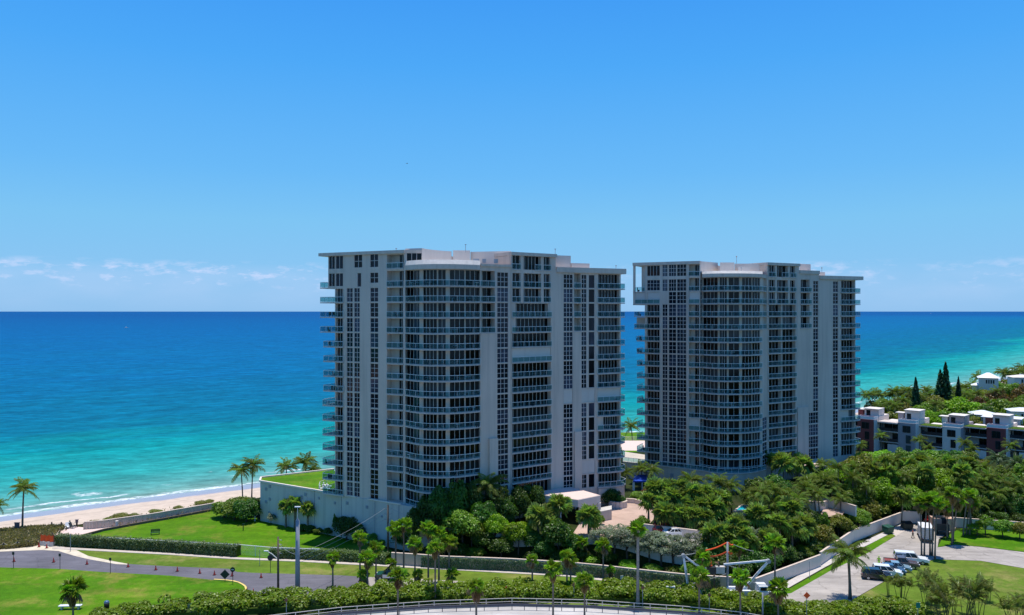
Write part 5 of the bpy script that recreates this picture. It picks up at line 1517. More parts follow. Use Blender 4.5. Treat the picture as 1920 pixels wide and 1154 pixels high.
for px, pt, pb, w, k, m, what in [(1612, 846, 925, 84, 'broad', 'lf_olive', 'yellowish tree'), (1575, 868, 930, 64, 'broad', 'lf_mid', 'green tree'), (1650, 868, 942, 72, 'broad', 'lf_bright', 'bright green tree'), (1646, 892, 965, 70, 'broad', 'lf_bright', 'bright green tree'), (1714, 903, 975, 64, 'broad', 'lf_mid', 'light green tree'), (1716, 868, 935, 60, 'broad', 'lf_mid', 'green tree'),
                                  (1760, 874, 950, 66, 'broad', 'lf_mid', 'green tree'), (1672, 846, 905, 60, 'shrub', 'lf_dark', 'dark tree'), (1700, 850, 905, 56, 'shrub', 'lf_dark', 'dark tree'), (1735, 848, 905, 56, 'shrub', 'lf_mid', 'green tree'), (1768, 850, 908, 60, 'shrub', 'lf_dark', 'dark tree'), (1802, 848, 912, 56, 'shrub', 'lf_dark', 'dark tree'), (1832, 868, 925, 56, 'broad', 'lf_mid', 'green tree'),
                                  (1540, 885, 945, 60, 'shrub', 'lf_mid', 'green tree'), (1585, 905, 950, 60, 'broad', 'lf_mid', 'green tree'), (1612, 915, 965, 60, 'shrub', 'lf_dark', 'dark tree'), (1680, 920, 972, 60, 'shrub', 'lf_dark', 'dark tree'), (1745, 920, 975, 54, 'shrub', 'lf_dark', 'dark tree'), (1785, 895, 960, 56, 'shrub', 'lf_dark', 'dark tree'), (1855, 885, 955, 60, 'shrub', 'lf_dark', 'dark tree'), (1895, 895, 965, 60, 'shrub', 'lf_dark', 'dark tree'), (1680, 880, 950, 60, 'shrub', 'lf_mid', 'green tree'),
                                  (1544, 980, 1040, 62, 'shrub', 'lf_mid', 'glossy green tree'), (1520, 1005, 1046, 60, 'shrub', 'lf_dark', 'dark tree'), (1572, 962, 1012, 60, 'broad', 'lf_olive', 'olive tree'), (1610, 952, 1004, 52, 'broad', 'lf_mid', 'green tree'), (1590, 975, 1015, 50, 'shrub', 'lf_mid', 'green tree'), (1650, 942, 978, 56, 'loose', 'lf_olive', 'olive tree'), (1470, 1015, 1062, 50, 'shrub', 'lf_dark', 'dark tree'),
                                  (1640, 965, 985, 40, 'shrub', 'lf_mid', 'low green tree'), (1925, 900, 965, 60, 'shrub', 'lf_dark', 'dark tree'), (1940, 850, 930, 60, 'broad', 'lf_mid', 'green tree'), (1840, 858, 905, 40, 'shrub', 'lf_olive', 'yellow olive tree'), (1565, 895, 940, 50, 'shrub', 'lf_dark', 'dark tree')]:
    tree('broadleaf_tree', px, pt, pb, w, k, m, what, W, g, low=.15)
g = 'spreading trees along the right lawn'
for px, pt, pb, w in [(1848, 965, 1004, 50), (1880, 972, 1008, 54), (1912, 976, 1012, 48), (1832, 980, 1005, 36)]:
    tree('broadleaf_tree', px, pt, pb, w, 'shrub', 'lf_mid', 'spreading green tree', 'of the low trees along the right lawn', g, low=.12)
g = 'understory shrubs in the right wood'
for px, pt, pb, w in [(1830, 950, 985, 50), (1870, 955, 988, 50), (1905, 960, 992, 50), (1790, 950, 978, 44), (1760, 945, 972, 40), (1710, 948, 974, 40), (1640, 935, 972, 50), (1605, 935, 965, 40)]:
    tree('shrub', px, pt, pb, w, 'shrub', 'lf_dark', 'dark understory shrub', 'at the foot of the right hand wood', g, 'shrub', low=.02)
g = 'trees beyond the townhouses'
W = 'of the trees beyond the townhouses'
for px, pt, Y, w, k, m, what in [(1790, 742, 285, 80, 'broad', 'lf_mid', 'green tree'), (1765, 740, 290, 70, 'broad', 'lf_olive', 'olive tree'), (1735, 752, 285, 60, 'broad', 'lf_mid', 'green tree'), (1715, 758, 280, 56, 'shrub', 'lf_mid', 'green tree'), (1818, 748, 285, 70, 'broad', 'lf_mid', 'green tree'), (1842, 742, 290, 60, 'broad', 'lf_rust', 'rust coloured tree'), (1866, 726, 300, 70, 'broad', 'lf_rust', 'rust coloured tree'), (1894, 712, 310, 76, 'broad', 'lf_mid', 'green tree'), (1915, 716, 300, 60, 'broad', 'lf_rust', 'rust coloured tree'),
                                 (1880, 745, 275, 80, 'broad', 'lf_dark', 'dark green tree'), (1910, 748, 268, 70, 'broad', 'lf_mid', 'green tree'), (1850, 758, 265, 60, 'broad', 'lf_dark', 'dark green tree'), (1745, 766, 262, 46, 'broad', 'lf_bright', 'bright green tree'), (1810, 768, 260, 60, 'shrub', 'lf_dark', 'dark green tree'), (1782, 765, 262, 60, 'shrub', 'lf_mid', 'green tree'), (1830, 775, 255, 50, 'shrub', 'lf_olive', 'olive tree'), (1672, 770, 268, 50, 'loose', 'lf_olive', 'olive tree'), (1690, 768, 270, 44, 'shrub', 'lf_mid', 'green tree'), (1655, 772, 268, 40, 'loose', 'lf_olive', 'olive tree'), (1720, 772, 262, 44, 'shrub', 'lf_mid', 'green tree'), (1930, 735, 290, 60, 'broad', 'lf_mid', 'green tree'), (1900, 775, 256, 60, 'shrub', 'lf_mid', 'green tree'), (1862, 778, 256, 50, 'shrub', 'lf_dark', 'dark green tree'), (1925, 790, 250, 50, 'shrub', 'lf_dark', 'dark green tree'), (1846, 728, 320, 50, 'broad', 'lf_olive', 'olive tree'), (1960, 730, 300, 80, 'broad', 'lf_mid', 'green tree'), (1820, 728, 330, 50, 'broad', 'lf_mid', 'green tree')]:
    tree('broadleaf_tree', px, pt, 0, w, k, m, what, W, g, base=(*PY(px, Y), .6), low=.1)
g = 'conifers beyond the townhouses'
for px, pt, Y, w in [(1773, 687, 296, 40), (1763, 700, 297, 40), (1717, 714, 292, 30), (1797, 712, 300, 24)]:
    tree('conifer', px, pt, 0, w, 'pine', 'lf_pine', 'dark pointed conifer', 'of the conifers beyond the townhouses', g, base=(*PY(px, Y), .6), low=.05)
g = 'bushes at the end of the beach wall'
for px, pt, pb, w in [(420, 937, 971, 50), (440, 935, 976, 62), (462, 933, 979, 60), (478, 930, 967, 46), (450, 930, 960, 60)]:
    tree('shrub', px, pt, pb, w, 'shrub', 'lf_mid' if px < 460 else 'lf_dark', 'dense green bush', 'of the dense bushes between beach wall and podium', g, 'shrub', low=.02)
g = 'plants along the podium wall'
for px, pt, pb, w, k, m in [(508, 962, 984, 22, 'loose', 'lf_silver'), (565, 982, 996, 26, 'shrub', 'lf_dark'), (582, 984, 997, 24, 'shrub', 'lf_dark'), (598, 990, 1001, 24, 'shrub', 'lf_mid'), (628, 962, 1005, 14, 'loose', 'lf_dark'), (650, 964, 1012, 58, 'shrub', 'lf_dark'), (672, 978, 1016, 40, 'shrub', 'lf_dark'), (615, 989, 1000, 20, 'shrub', 'lf_dark'), (640, 975, 1008, 20, 'loose', 'lf_dark'), (698, 998, 1018, 24, 'shrub', 'lf_mid'), (712, 1010, 1030, 24, 'shrub', 'lf_mid')]:
    tree('shrub', px, pt, pod_py(px, pb), w, k, m, 'small shrub', 'of the plants along the podium wall', g, 'shrub', low=.05)
# seaside shrubs beyond the beach wall
g = 'seaside bushes beyond the beach wall'
for px, pt, pb, w in [(203, 972, 980, 22), (226, 963, 975, 44), (250, 966, 973, 28), (182, 979, 985, 24), (292, 957, 965, 30), (375, 942, 948, 24), (392, 939, 946, 20), (335, 951, 958, 22)]:
    tree('shrub', px, pt, pb, w, 'shrub', 'lf_olive', 'low seaside bush', 'of the bushes beyond the beach wall', g, 'shrub', low=.0)
g = 'more trees of the second garden'
W = 'of the trees filling the garden below the farther tower'
for px, pt, pb, w, k, m, what in [(1430, 960, 1010, 60, 'shrub', 'lf_mid', 'green tree'), (1460, 955, 1000, 56, 'shrub', 'lf_dark', 'dark tree'), (1512, 950, 1004, 50, 'shrub', 'lf_dark', 'dark tree'), (1542, 956, 1002, 44, 'loose', 'lf_dark', 'dark tree'), (1490, 958, 1000, 56, 'shrub', 'lf_mid', 'green tree'), (1415, 890, 960, 60, 'shrub', 'lf_dark', 'dark tree'), (1455, 885, 955, 60, 'shrub', 'lf_dark', 'dark tree'), (1490, 900, 950, 50, 'shrub', 'lf_dark', 'dark tree'),
                                  (1350, 910, 970, 56, 'shrub', 'lf_mid', 'green tree'), (1330, 1010, 1068, 60, 'shrub', 'lf_dark', 'dark tree'), (1365, 1035, 1085, 60, 'shrub', 'lf_dark', 'dark tree'), (1400, 1025, 1075, 60, 'shrub', 'lf_dark', 'dark tree'), (1440, 1030, 1070, 56, 'shrub', 'lf_dark', 'dark tree'), (1480, 1028, 1060, 56, 'shrub', 'lf_dark', 'dark tree'), (1505, 1020, 1050, 50, 'shrub', 'lf_mid', 'green tree'),
                                  (1560, 880, 920, 50, 'shrub', 'lf_mid', 'green tree'), (1530, 868, 905, 50, 'shrub', 'lf_dark', 'dark tree'), (1595, 862, 905, 56, 'shrub', 'lf_dark', 'dark tree'), (1610, 880, 940, 56, 'broad', 'lf_mid', 'green tree'), (1580, 925, 960, 50, 'shrub', 'lf_dark', 'dark tree'), ]:
    tree('broadleaf_tree', px, pt, pb, w, k, m, what, W, g, low=.05)
g = 'more trees of the right wood'
W = 'of the close set trees filling the right hand wood'
for px, pt, pb, w, k, m, what in [(1625, 845, 890, 56, 'broad', 'lf_mid', 'green tree'), (1655, 842, 885, 60, 'shrub', 'lf_mid', 'green tree'), (1688, 838, 885, 60, 'shrub', 'lf_mid', 'green tree'), (1718, 840, 885, 60, 'shrub', 'lf_dark', 'dark tree'), (1752, 842, 888, 60, 'shrub', 'lf_mid', 'green tree'), (1785, 840, 890, 60, 'shrub', 'lf_dark', 'dark tree'), (1815, 842, 892, 60, 'shrub', 'lf_mid', 'green tree'), (1840, 868, 915, 60, 'shrub', 'lf_olive', 'olive tree'),
                                  (1690, 895, 955, 64, 'broad', 'lf_mid', 'green tree'), (1735, 890, 955, 64, 'broad', 'lf_mid', 'green tree'), (1808, 885, 945, 64, 'shrub', 'lf_mid', 'green tree'), (1790, 915, 970, 60, 'shrub', 'lf_dark', 'dark tree'), (1830, 910, 970, 60, 'shrub', 'lf_dark', 'dark tree'), (1870, 915, 975, 60, 'shrub', 'lf_dark', 'dark tree'), (1905, 920, 980, 60, 'shrub', 'lf_dark', 'dark tree'), (1620, 900, 955, 60, 'shrub', 'lf_dark', 'dark tree'), (1655, 918, 968, 60, 'broad', 'lf_mid', 'green tree'), (1885, 870, 930, 60, 'shrub', 'lf_mid', 'green tree'), (1915, 868, 930, 60, 'shrub', 'lf_dark', 'dark tree'), (1765, 905, 965, 60, 'shrub', 'lf_mid', 'green tree'), (1630, 935, 985, 50, 'shrub', 'lf_mid', 'green tree'), (1600, 945, 990, 50, 'shrub', 'lf_dark', 'dark tree'), (1940, 940, 985, 60, 'shrub', 'lf_dark', 'dark tree')]:
    tree('broadleaf_tree', px, pt, pb, w, k, m, what, W, g, low=.05)
g = 'trees along the far shore'
W = 'of the trees along the shore beyond the townhouses'
for px, pt, Y, w, k, m, what in [(1640, 752, 300, 50, 'loose', 'lf_olive', 'olive tree'), (1660, 748, 305, 54, 'shrub', 'lf_mid', 'green tree'), (1685, 750, 305, 54, 'loose', 'lf_olive', 'olive tree'), (1705, 748, 310, 54, 'shrub', 'lf_mid', 'green tree'), (1727, 745, 315, 54, 'loose', 'lf_olive', 'olive tree'), (1750, 740, 320, 54, 'shrub', 'lf_mid', 'green tree'), (1772, 735, 325, 54, 'shrub', 'lf_olive', 'olive tree'), (1795, 730, 335, 54, 'shrub', 'lf_mid', 'green tree'), (1815, 722, 345, 54, 'shrub', 'lf_olive', 'olive tree'), (1838, 735, 315, 60, 'broad', 'lf_mid', 'green tree'), (1870, 716, 350, 54, 'shrub', 'lf_mid', 'green tree'), (1895, 712, 365, 54, 'shrub', 'lf_mid', 'green tree'), (1915, 706, 375, 54, 'shrub', 'lf_olive', 'olive tree'), (1940, 700, 385, 54, 'shrub', 'lf_mid', 'green tree'), (1880, 730, 320, 60, 'broad', 'lf_mid', 'green tree'), (1905, 728, 315, 60, 'broad', 'lf_olive', 'olive tree'), (1760, 755, 285, 60, 'broad', 'lf_mid', 'green tree'), (1800, 752, 288, 60, 'broad', 'lf_olive', 'olive tree'), (1700, 762, 275, 50, 'broad', 'lf_mid', 'green tree'), (1645, 775, 262, 40, 'shrub', 'lf_mid', 'green tree'), (1850, 745, 292, 60, 'broad', 'lf_mid', 'green tree')]:
    tree('broadleaf_tree', px, pt - 5, 0, w, k, m, what, W, g, base=(*PY(px, Y), .3), low=.05)
g = 'trees close against the nearer tower'
W = 'of the dark trees close against the nearer tower'
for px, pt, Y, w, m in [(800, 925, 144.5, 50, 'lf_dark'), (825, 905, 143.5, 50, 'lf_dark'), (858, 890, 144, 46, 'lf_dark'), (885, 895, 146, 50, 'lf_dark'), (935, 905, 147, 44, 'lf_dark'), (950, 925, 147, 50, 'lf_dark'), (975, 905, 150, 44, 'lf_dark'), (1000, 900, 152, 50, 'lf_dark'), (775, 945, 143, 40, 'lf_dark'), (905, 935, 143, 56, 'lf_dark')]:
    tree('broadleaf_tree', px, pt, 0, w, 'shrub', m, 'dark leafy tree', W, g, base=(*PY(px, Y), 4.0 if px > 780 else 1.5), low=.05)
g = 'palms rising above the right wood'
rr_ = random.Random(12)
for px, pc, pb, R, kd in [(1572, 872, 935, 3.2, 'coco'), (1598, 858, 925, 2.8, 'coco'), (1632, 862, 930, 2.8, 'sabal'), (1660, 850, 905, 2.8, 'sabal'), (1684, 845, 905, 2.8, 'coco'), (1706, 852, 910, 2.6, 'sabal'), (1728, 846, 910, 2.8, 'sabal'), (1750, 855, 920, 2.8, 'coco'), (1776, 848, 915, 2.8, 'sabal'), (1796, 856, 915, 3.0, 'coco'), (1815, 850, 920, 2.8, 'sabal'), (1840, 858, 930, 3.0, 'coco'),
                          (1668, 880, 950, 2.6, 'sabal'), (1700, 888, 955, 2.8, 'coco'), (1738, 880, 950, 2.8, 'sabal'), (1783, 885, 950, 3.0, 'coco'), (1808, 878, 950, 2.8, 'sabal'), (1850, 890, 955, 3.2, 'coco'), (1880, 900, 960, 3.2, 'coco'), (1910, 905, 965, 3.2, 'coco'), (1626, 905, 965, 2.8, 'coco'), (1600, 890, 950, 3.0, 'coco'), (1690, 925, 980, 2.6, 'sabal'), (1762, 925, 978, 2.8, 'coco'), (1822, 935, 985, 3.0, 'coco'), (1928, 900, 960, 3.2, 'coco')]:
    palm(kd, px, pc + (20 if pc < 865 else 6), pb + 10, R * .92, 'palm crown', 'of the palms rising above the right hand wood', g, (rr_.uniform(-.7, .7), 0), n=34 if kd == 'sabal' else 26)
g = 'palms of the garden below the farther tower'
for px, pc, pb, R, kd in [(1425, 925, 985, 3.0, 'coco'), (1455, 920, 980, 3.0, 'coco'), (1490, 935, 985, 2.8, 'coco'), (1505, 915, 960, 2.8, 'coco'), (1530, 925, 968, 3.0, 'coco'), (1560, 918, 962, 3.0, 'coco'), (1538, 928, 990, 2.8, 'coco'), (1498, 940, 998, 2.6, 'coco'), (1575, 935, 985, 2.6, 'coco'), (1350, 905, 965, 3.0, 'coco'), (1468, 868, 925, 2.8, 'sabal'), (1512, 870, 915, 2.6, 'sabal'), (1545, 872, 912, 2.6, 'coco'), (1478, 955, 1005, 2.8, 'sabal'), (1420, 965, 1015, 2.6, 'sabal'), (1395, 1005, 1062, 2.4, 'sabal'), (1335, 1000, 1060, 2.4, 'sabal')]:
    palm(kd, px, pc, pb, R, 'palm crown', 'of the palms in the garden below the farther tower', g, (rr_.uniform(-.7, .7), 0), n=36 if kd == 'sabal' else 26)
g = 'palms between the townhouses'
for px, pc, Y, R in [(1652, 818, 232, 2.6), (1724, 826, 226, 2.6), (1808, 830, 222, 2.6), (1822, 842, 220, 2.4), (1740, 840, 222, 2.4), (1895, 836, 216, 2.8)]:
    palm('coco', px, pc, 0, R, 'small palm', 'of the palms in the gaps before the townhouses', g, base=(*PY(px, Y), .4), n=22)
# areca clumps in the right foreground
M['areca_stem'] = simple('areca_stem', (0.14, 0.13, 0.055), .8, .2, var=.3, scale=3)
g = 'areca palm clumps on the near right lawn'
AT = None
def areca(px, py_top, py_base, wpx, n):
    x, y, z = GP(px, py_base); h = Z_at(py_top, y) - z; R = wpx * y / F / 2
    t = empty('areca_palm', (x, y, z)); later(t, 'palm clump', g, px, 'clumped areca palm', 'of the clumps on the near right lawn')
    S = frond_set('areca'); r = random.Random(int(px))
    for i in range(n):
        a = r.uniform(0, 6.28); q = r.uniform(.05, .45) * R; bx, by = math.cos(a) * q, math.sin(a) * q
        hh = h * r.uniform(.45, .75); lx, ly = math.cos(a) * R * .35, math.sin(a) * R * .35
        mb = MB(); mb.tube([(bx, by, -.05), (bx + lx * .4, by + ly * .4, hh * .5), (bx + lx, by + ly, hh)], [.055, .045, .03], 5)
        mb.part('stem', M['areca_stem'], t)
        for k in range(5):
            s = h * .34 * r.uniform(.7, 1.1) / 1.6
            link('frond', S[r.randrange(4)], t, (bx + lx, by + ly, hh - .1), (0, 0, r.uniform(0, 6.28)), (s, s, s))
for px, pt, pb, w, n in [(1690, 1072, 1128, 50, 8), (1742, 1070, 1140, 60, 10), (1780, 1080, 1158, 56, 10), (1808, 1080, 1165, 56, 10), (1832, 1082, 1160, 50, 8), (1855, 1088, 1130, 24, 4), (1765, 1095, 1170, 50, 8), (1900, 1108, 1170, 66, 10), (1925, 1112, 1170, 50, 8), (1668, 1078, 1120, 24, 3)]:
    areca(px, pt, pb, w, n)
# ------------------------------------------------------------------ hedges
def hedge(path, w, h, mat, label, name='hedge', dens=40, size=.26, cat='hedge', kind=None, bump=.18, core=True, obj=None):
    """leafy box following a plan path (x,y,z)"""
    rng = np.random.default_rng(int(abs(path[0][0]) * 10) + len(path))
    C, Nn = [], []; mb = MB()
    for a, b in zip(path[:-1], path[1:]):
        a = np.array(a, float); b = np.array(b, float); d = b - a; L = np.linalg.norm(d[:2]); u = d / L; n = np.array([u[1], -u[0], 0])
        for face in ('f', 'b', 't'):
            area = L * (h if face != 't' else w); k = int(area * dens)
            s = rng.uniform(0, L, k)[:, None]; v = rng.uniform(0, 1, k)[:, None]
            bp = (np.sin(s * 1.3 + a[0]) * .5 + np.sin(s * 3.1 + 1)) * bump * .5 + rng.normal(0, bump * .6, (k, 1))
            if face == 't': P = a + u * s + n * (v - .5) * w + np.array([0, 0, 1]) * (h + bp); N_ = np.tile([0, 0, 1.0], (k, 1))
            else:
                sg = 1 if face == 'f' else -1
                P = a + u * s + n * sg * (w / 2 + bp * .8) + np.array([0, 0, 1]) * v * h; N_ = np.tile(n * sg, (k, 1))
            C.append(P); Nn.append(N_)
        n2 = (n[0], n[1])
        q = [(a[0] + n2[0] * w * .42, a[1] + n2[1] * w * .42), (b[0] + n2[0] * w * .42, b[1] + n2[1] * w * .42), (b[0] - n2[0] * w * .42, b[1] - n2[1] * w * .42), (a[0] - n2[0] * w * .42, a[1] - n2[1] * w * .42)]
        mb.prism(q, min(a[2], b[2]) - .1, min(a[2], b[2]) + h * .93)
    C = np.concatenate(C); Nn = np.concatenate(Nn)
    me = leaf_mesh('hedge_leaves', C, Nn, size, M[mat], rng, .65, up=.55)
    if obj is not None:
        o = bpy.data.objects.new('creeper', me); COL.objects.link(o); o.parent = obj; o.location = tuple(-v for v in obj.location); o['kind'] = 'stuff'; return o
    t = empty(name, tuple(path[0]))
    o = bpy.data.objects.new('foliage', me); COL.objects.link(o); o.parent = t; o.location = tuple(-v for v in path[0])
    if core: mb.build('dark_core', M['lf_dark'], t, path[0])  # solid dark block, the shade between the leaves put into its colour
    tag(t, label, cat)
    return t
def gpath(rows): return [(*G(a, b), 0.0) for a, b in rows]
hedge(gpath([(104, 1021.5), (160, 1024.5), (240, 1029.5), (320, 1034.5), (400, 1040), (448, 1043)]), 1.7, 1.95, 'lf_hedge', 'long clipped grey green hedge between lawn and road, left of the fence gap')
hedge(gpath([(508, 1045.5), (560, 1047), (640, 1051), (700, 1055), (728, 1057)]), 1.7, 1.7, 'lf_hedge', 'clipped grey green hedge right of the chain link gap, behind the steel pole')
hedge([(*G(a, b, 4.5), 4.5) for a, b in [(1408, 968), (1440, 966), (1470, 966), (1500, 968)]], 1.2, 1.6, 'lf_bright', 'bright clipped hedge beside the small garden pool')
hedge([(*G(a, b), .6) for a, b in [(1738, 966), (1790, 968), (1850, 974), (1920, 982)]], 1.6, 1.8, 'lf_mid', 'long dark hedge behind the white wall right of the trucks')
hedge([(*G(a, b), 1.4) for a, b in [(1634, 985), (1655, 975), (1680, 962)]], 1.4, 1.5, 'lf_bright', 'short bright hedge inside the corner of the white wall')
# sea grape thicket along the ramp
def thicket():
    rng = np.random.default_rng(21)
    rows = [(170, 1162, .9, 3.5), (250, 1156, 1.7, 4), (320, 1150, 2.0, 4.5), (420, 1145, 2.3, 5), (510, 1140, 2.4, 5), (640, 1134, 2.3, 5.4), (700, 1130, 2.6, 5.6), (814, 1123, 2.3, 5.6), (960, 1119, 2.2, 5.4), (1100, 1121, 2.3, 5.4), (1190, 1124, 2.5, 5.4), (1280, 1130, 2.4, 5.2), (1400, 1142, 1.9, 5), (1500, 1152, 1.5, 4.6), (1600, 1152, 1.5, 4.4), (1680, 1150, 2.0, 4.4), (1730, 1156, 1.5, 3.6)]
    P = [np.array([*G(a, b), 0]) for a, b, _, _ in rows]
    C, Nn = [], []; mb = MB()
    for i in range(len(P) - 1):
        a, b = P[i], P[i + 1]; L = np.linalg.norm(b - a); nb = max(4, int(L * 4.2))
        for j in range(nb):
            f = rng.uniform(0, 1); h = rows[i][2] * (1 - f) + rows[i + 1][2] * f; w = rows[i][3] * (1 - f) + rows[i + 1][3] * f
            u = (b - a) / L; n = np.array([-u[1], u[0], 0])
            c = a + (b - a) * f + n * rng.uniform(-.45, .45) * w
            R = rng.uniform(.75, 1.35); zc = h * rng.uniform(.55, 1.0) - R * .55
            k = int(120 * R * R)
            q = rng.normal(0, 1, (k, 3)); q /= np.linalg.norm(q, axis=1)[:, None]; q[:, 2] = np.where(q[:, 2] < -.2, -q[:, 2], q[:, 2])
            C.append(c + np.array([0, 0, zc]) + q * R * rng.uniform(.8, 1.05, (k, 1)) * np.array([1, 1, .8])); Nn.append(q)
        u = (b - a) / L; n = np.array([-u[1], u[0], 0])
        w0, w1 = rows[i][3] * .42, rows[i + 1][3] * .42
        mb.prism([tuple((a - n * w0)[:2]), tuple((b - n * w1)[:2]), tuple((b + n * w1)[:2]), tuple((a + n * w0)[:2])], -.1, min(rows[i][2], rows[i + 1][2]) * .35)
    C = np.concatenate(C); Nn = np.concatenate(Nn); C[:, 2] = np.maximum(C[:, 2], .05)
    me = leaf_mesh('sea_grape_leaves', C, Nn, .34, M['lf_grape'], rng, .9, up=.5)
    o = link('sea_grape_thicket', me); o['kind'] = 'stuff'; o['label'] = 'dense sea grape thicket with round leaves along the ramp rail'
    o['category'] = 'thicket'
    c = mb.build('dark_core', M['lf_dark'], o)  # dark block standing in for the shade inside the thicket
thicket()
# dune grass
def dune():
    rng = np.random.default_rng(4)
    poly = [G(a, b) for a, b in [(-60, 1000), (0, 997), (40, 992), (80, 990), (116, 988), (122, 992), (100, 1006), (84, 1020), (60, 1026), (20, 1030), (-60, 1034)]]
    xs, ys = zip(*poly)
    n = 34000
    P = np.stack([rng.uniform(min(xs), max(xs), n), rng.uniform(min(ys), max(ys), n)], 1)
    P = P[inside(P, poly)]
    extra = []
    for (a, b) in [(190, 986), (215, 983), (245, 978), (270, 974), (300, 969), (330, 964), (360, 958), (385, 953)]:
        q = np.array(G(a, b)); extra.append(q + rng.normal(0, 1, (180, 2)) * np.array([2.2, .8]))
    P = np.concatenate([P] + extra)
    hump = .45 * np.sin(P[:, 0] * .5) * np.sin(P[:, 1] * .7) + .35
    z = np.maximum(ground_h(P), -.1) + rng.uniform(.0, 1, len(P)) * (.75 + .4 * hump) * .8
    C = np.column_stack([P, z]); Nn = rng.normal(0, 1, (len(P), 3)) * np.array([1, 1, .25])
    me = leaf_mesh('dune_grass_blades', C, Nn, .62, M['dune'], rng, .30, up=0.5)
    o = link('dune_grass', me); o['kind'] = 'stuff'; o['label'] = 'rough brownish dune grass between road and beach'
dune()
# ================================================================== walls, fences, small buildings
def wall_run(name, pts, t, h, mats, label, cat='wall', cap=None, zb=None):
    """free-standing wall along plan points (x, y, z_bottom); each bay is its own panel"""
    o0 = pts[0]
    r = tag(empty(name, o0), label, cat)
    for a, b in zip(pts[:-1], pts[1:]):
        n = nrm(a[:2], b[:2]); mb = MB()
        za = min(a[2], b[2]) - .3
        A = [shift(a, n, t / 2), shift(b, n, t / 2), shift(b, n, -t / 2), shift(a, n, -t / 2)]
        i = len(mb.v)
        za_t, zb_t = a[2] + h, b[2] + h
        mb.v += [(*A[0], za), (*A[1], za), (*A[2], za), (*A[3], za), (*A[0], za_t), (*A[1], zb_t), (*A[2], zb_t), (*A[3], za_t)]
        for q in ((3, 2, 1, 0), (4, 5, 6, 7), (0, 1, 5, 4), (1, 2, 6, 5), (2, 3, 7, 6), (3, 0, 4, 7)): mb.f.append(q); mb.m.append(0)
        mb.build('wall_panel', mats, r, o0)
        if cap:
            c = MB(); c.beam((a[0], a[1], za_t + .06), (b[0], b[1], zb_t + .06), t + .12, .12); c.build('coping', cap, r, o0)
    return r
def g3(rows, z=0.0): return [(*G(a, b, z), z) for a, b in rows]
ivy = wall_run('perimeter_wall', g3([(734, 1059), (780, 1062), (830, 1066), (900, 1068.5), (960, 1071), (1069, 1078), (1130, 1084), (1189, 1091), (1280, 1101), (1350, 1106), (1416, 1109)]), .25, 2.05, M['podium_warm'], 'long creeper covered garden wall with a pale coping, behind the roadside verge', cap=M['stucco'])
hedge([(x, y - .22, z) for x, y, z in g3([(790, 1063), (830, 1066), (900, 1068.5), (960, 1071), (1069, 1078), (1130, 1084), (1189, 1091), (1280, 1101), (1350, 1106)])], .3, 1.9, 'lf_ivy', '', dens=70, size=.26, bump=.05, obj=ivy)
def split_pts(pts, n):
    out = []
    for a, b in zip(pts[:-1], pts[1:]):
        for i in range(n): out.append(tuple(a[k] + (b[k] - a[k]) * i / n for k in range(3)))
    return out + [pts[-1]]
wall_run('garden_wall', split_pts(g3([(1416, 1109), (1538, 1062)]), 3), .25, 1.95, M['stucco_white'], 'near white garden wall segment with a sunlit coping beside the strip of lawn', cap=M['stucco'])
wall_run('garden_wall', split_pts(g3([(1538, 1060), (1600, 1016), (1690, 981)]), 3), .25, 2.2, M['stucco_white'], 'long white garden wall climbing beside the service road to the corner', cap=M['stucco'])
wall_run('garden_wall', split_pts(g3([(1690, 980.5), (1728, 982)]), 2), .25, 2.4, M['stucco_white'], 'short white garden wall facing the camera behind the dark dumpster', cap=M['stucco'])
wall_run('garden_wall', split_pts(g3([(1782, 988), (1850, 993), (1920, 998), (2060, 1010)]), 3), .25, 1.9, M['stucco_white'], 'white wall behind the low olive trees on the far right', cap=M['stucco'])
# retaining walls inside the site
def gp3(rows, z): return [(*G(a, b, z), z) for a, b in rows]
wall_run('retaining_wall', gp3([(905, 1022), (960, 1026), (1050, 1028), (1107, 1030), (1160, 1036), (1220, 1046), (1280, 1056), (1340, 1060)], 2.4), .3, 2.2, M['stucco_white'], 'white retaining wall of the garden behind the silver trees', cap=M['stucco'])
wall_run('retaining_wall', gp3([(1205, 1000), (1240, 1004), (1310, 1013), (1312, 1012), (1342, 1014)], 4.4), .3, 1.6, M['stucco_white'], 'pale upper parapet wall behind the parked cars of the garden', cap=M['stucco'])
wall_run('retaining_wall', gp3([(1174, 943), (1190, 944), (1212, 950), (1232, 960)], 4.5), .4, .8, M['stucco_white'], 'low curved planter wall beside the pink driveway', cap=M['stucco'])
wall_run('retaining_wall', gp3([(1498, 942), (1530, 948), (1570, 955), (1605, 966)], 4.5), .3, 1.7, M['stucco_white'], 'white wall climbing behind the palms of the second driveway', cap=M['stucco'])
# round planter walls
def round_wall(px, py, r, h, a0, a1, label):
    x, y = G(px, py, 4.5); pts = [(x + math.cos(a) * r, y + math.sin(a) * r, 4.5) for a in np.linspace(rad(a0), rad(a1), 9)]
    wall_run('planter_wall', pts, .35, h, M['stucco_white'], label, cap=M['stucco'])
round_wall(1526, 950, 2.6, 1.5, 180, 370, 'round white planter wall near the second driveway')
round_wall(1158, 950, 1.8, 1.2, 180, 370, 'small round white planter wall beside the car port')
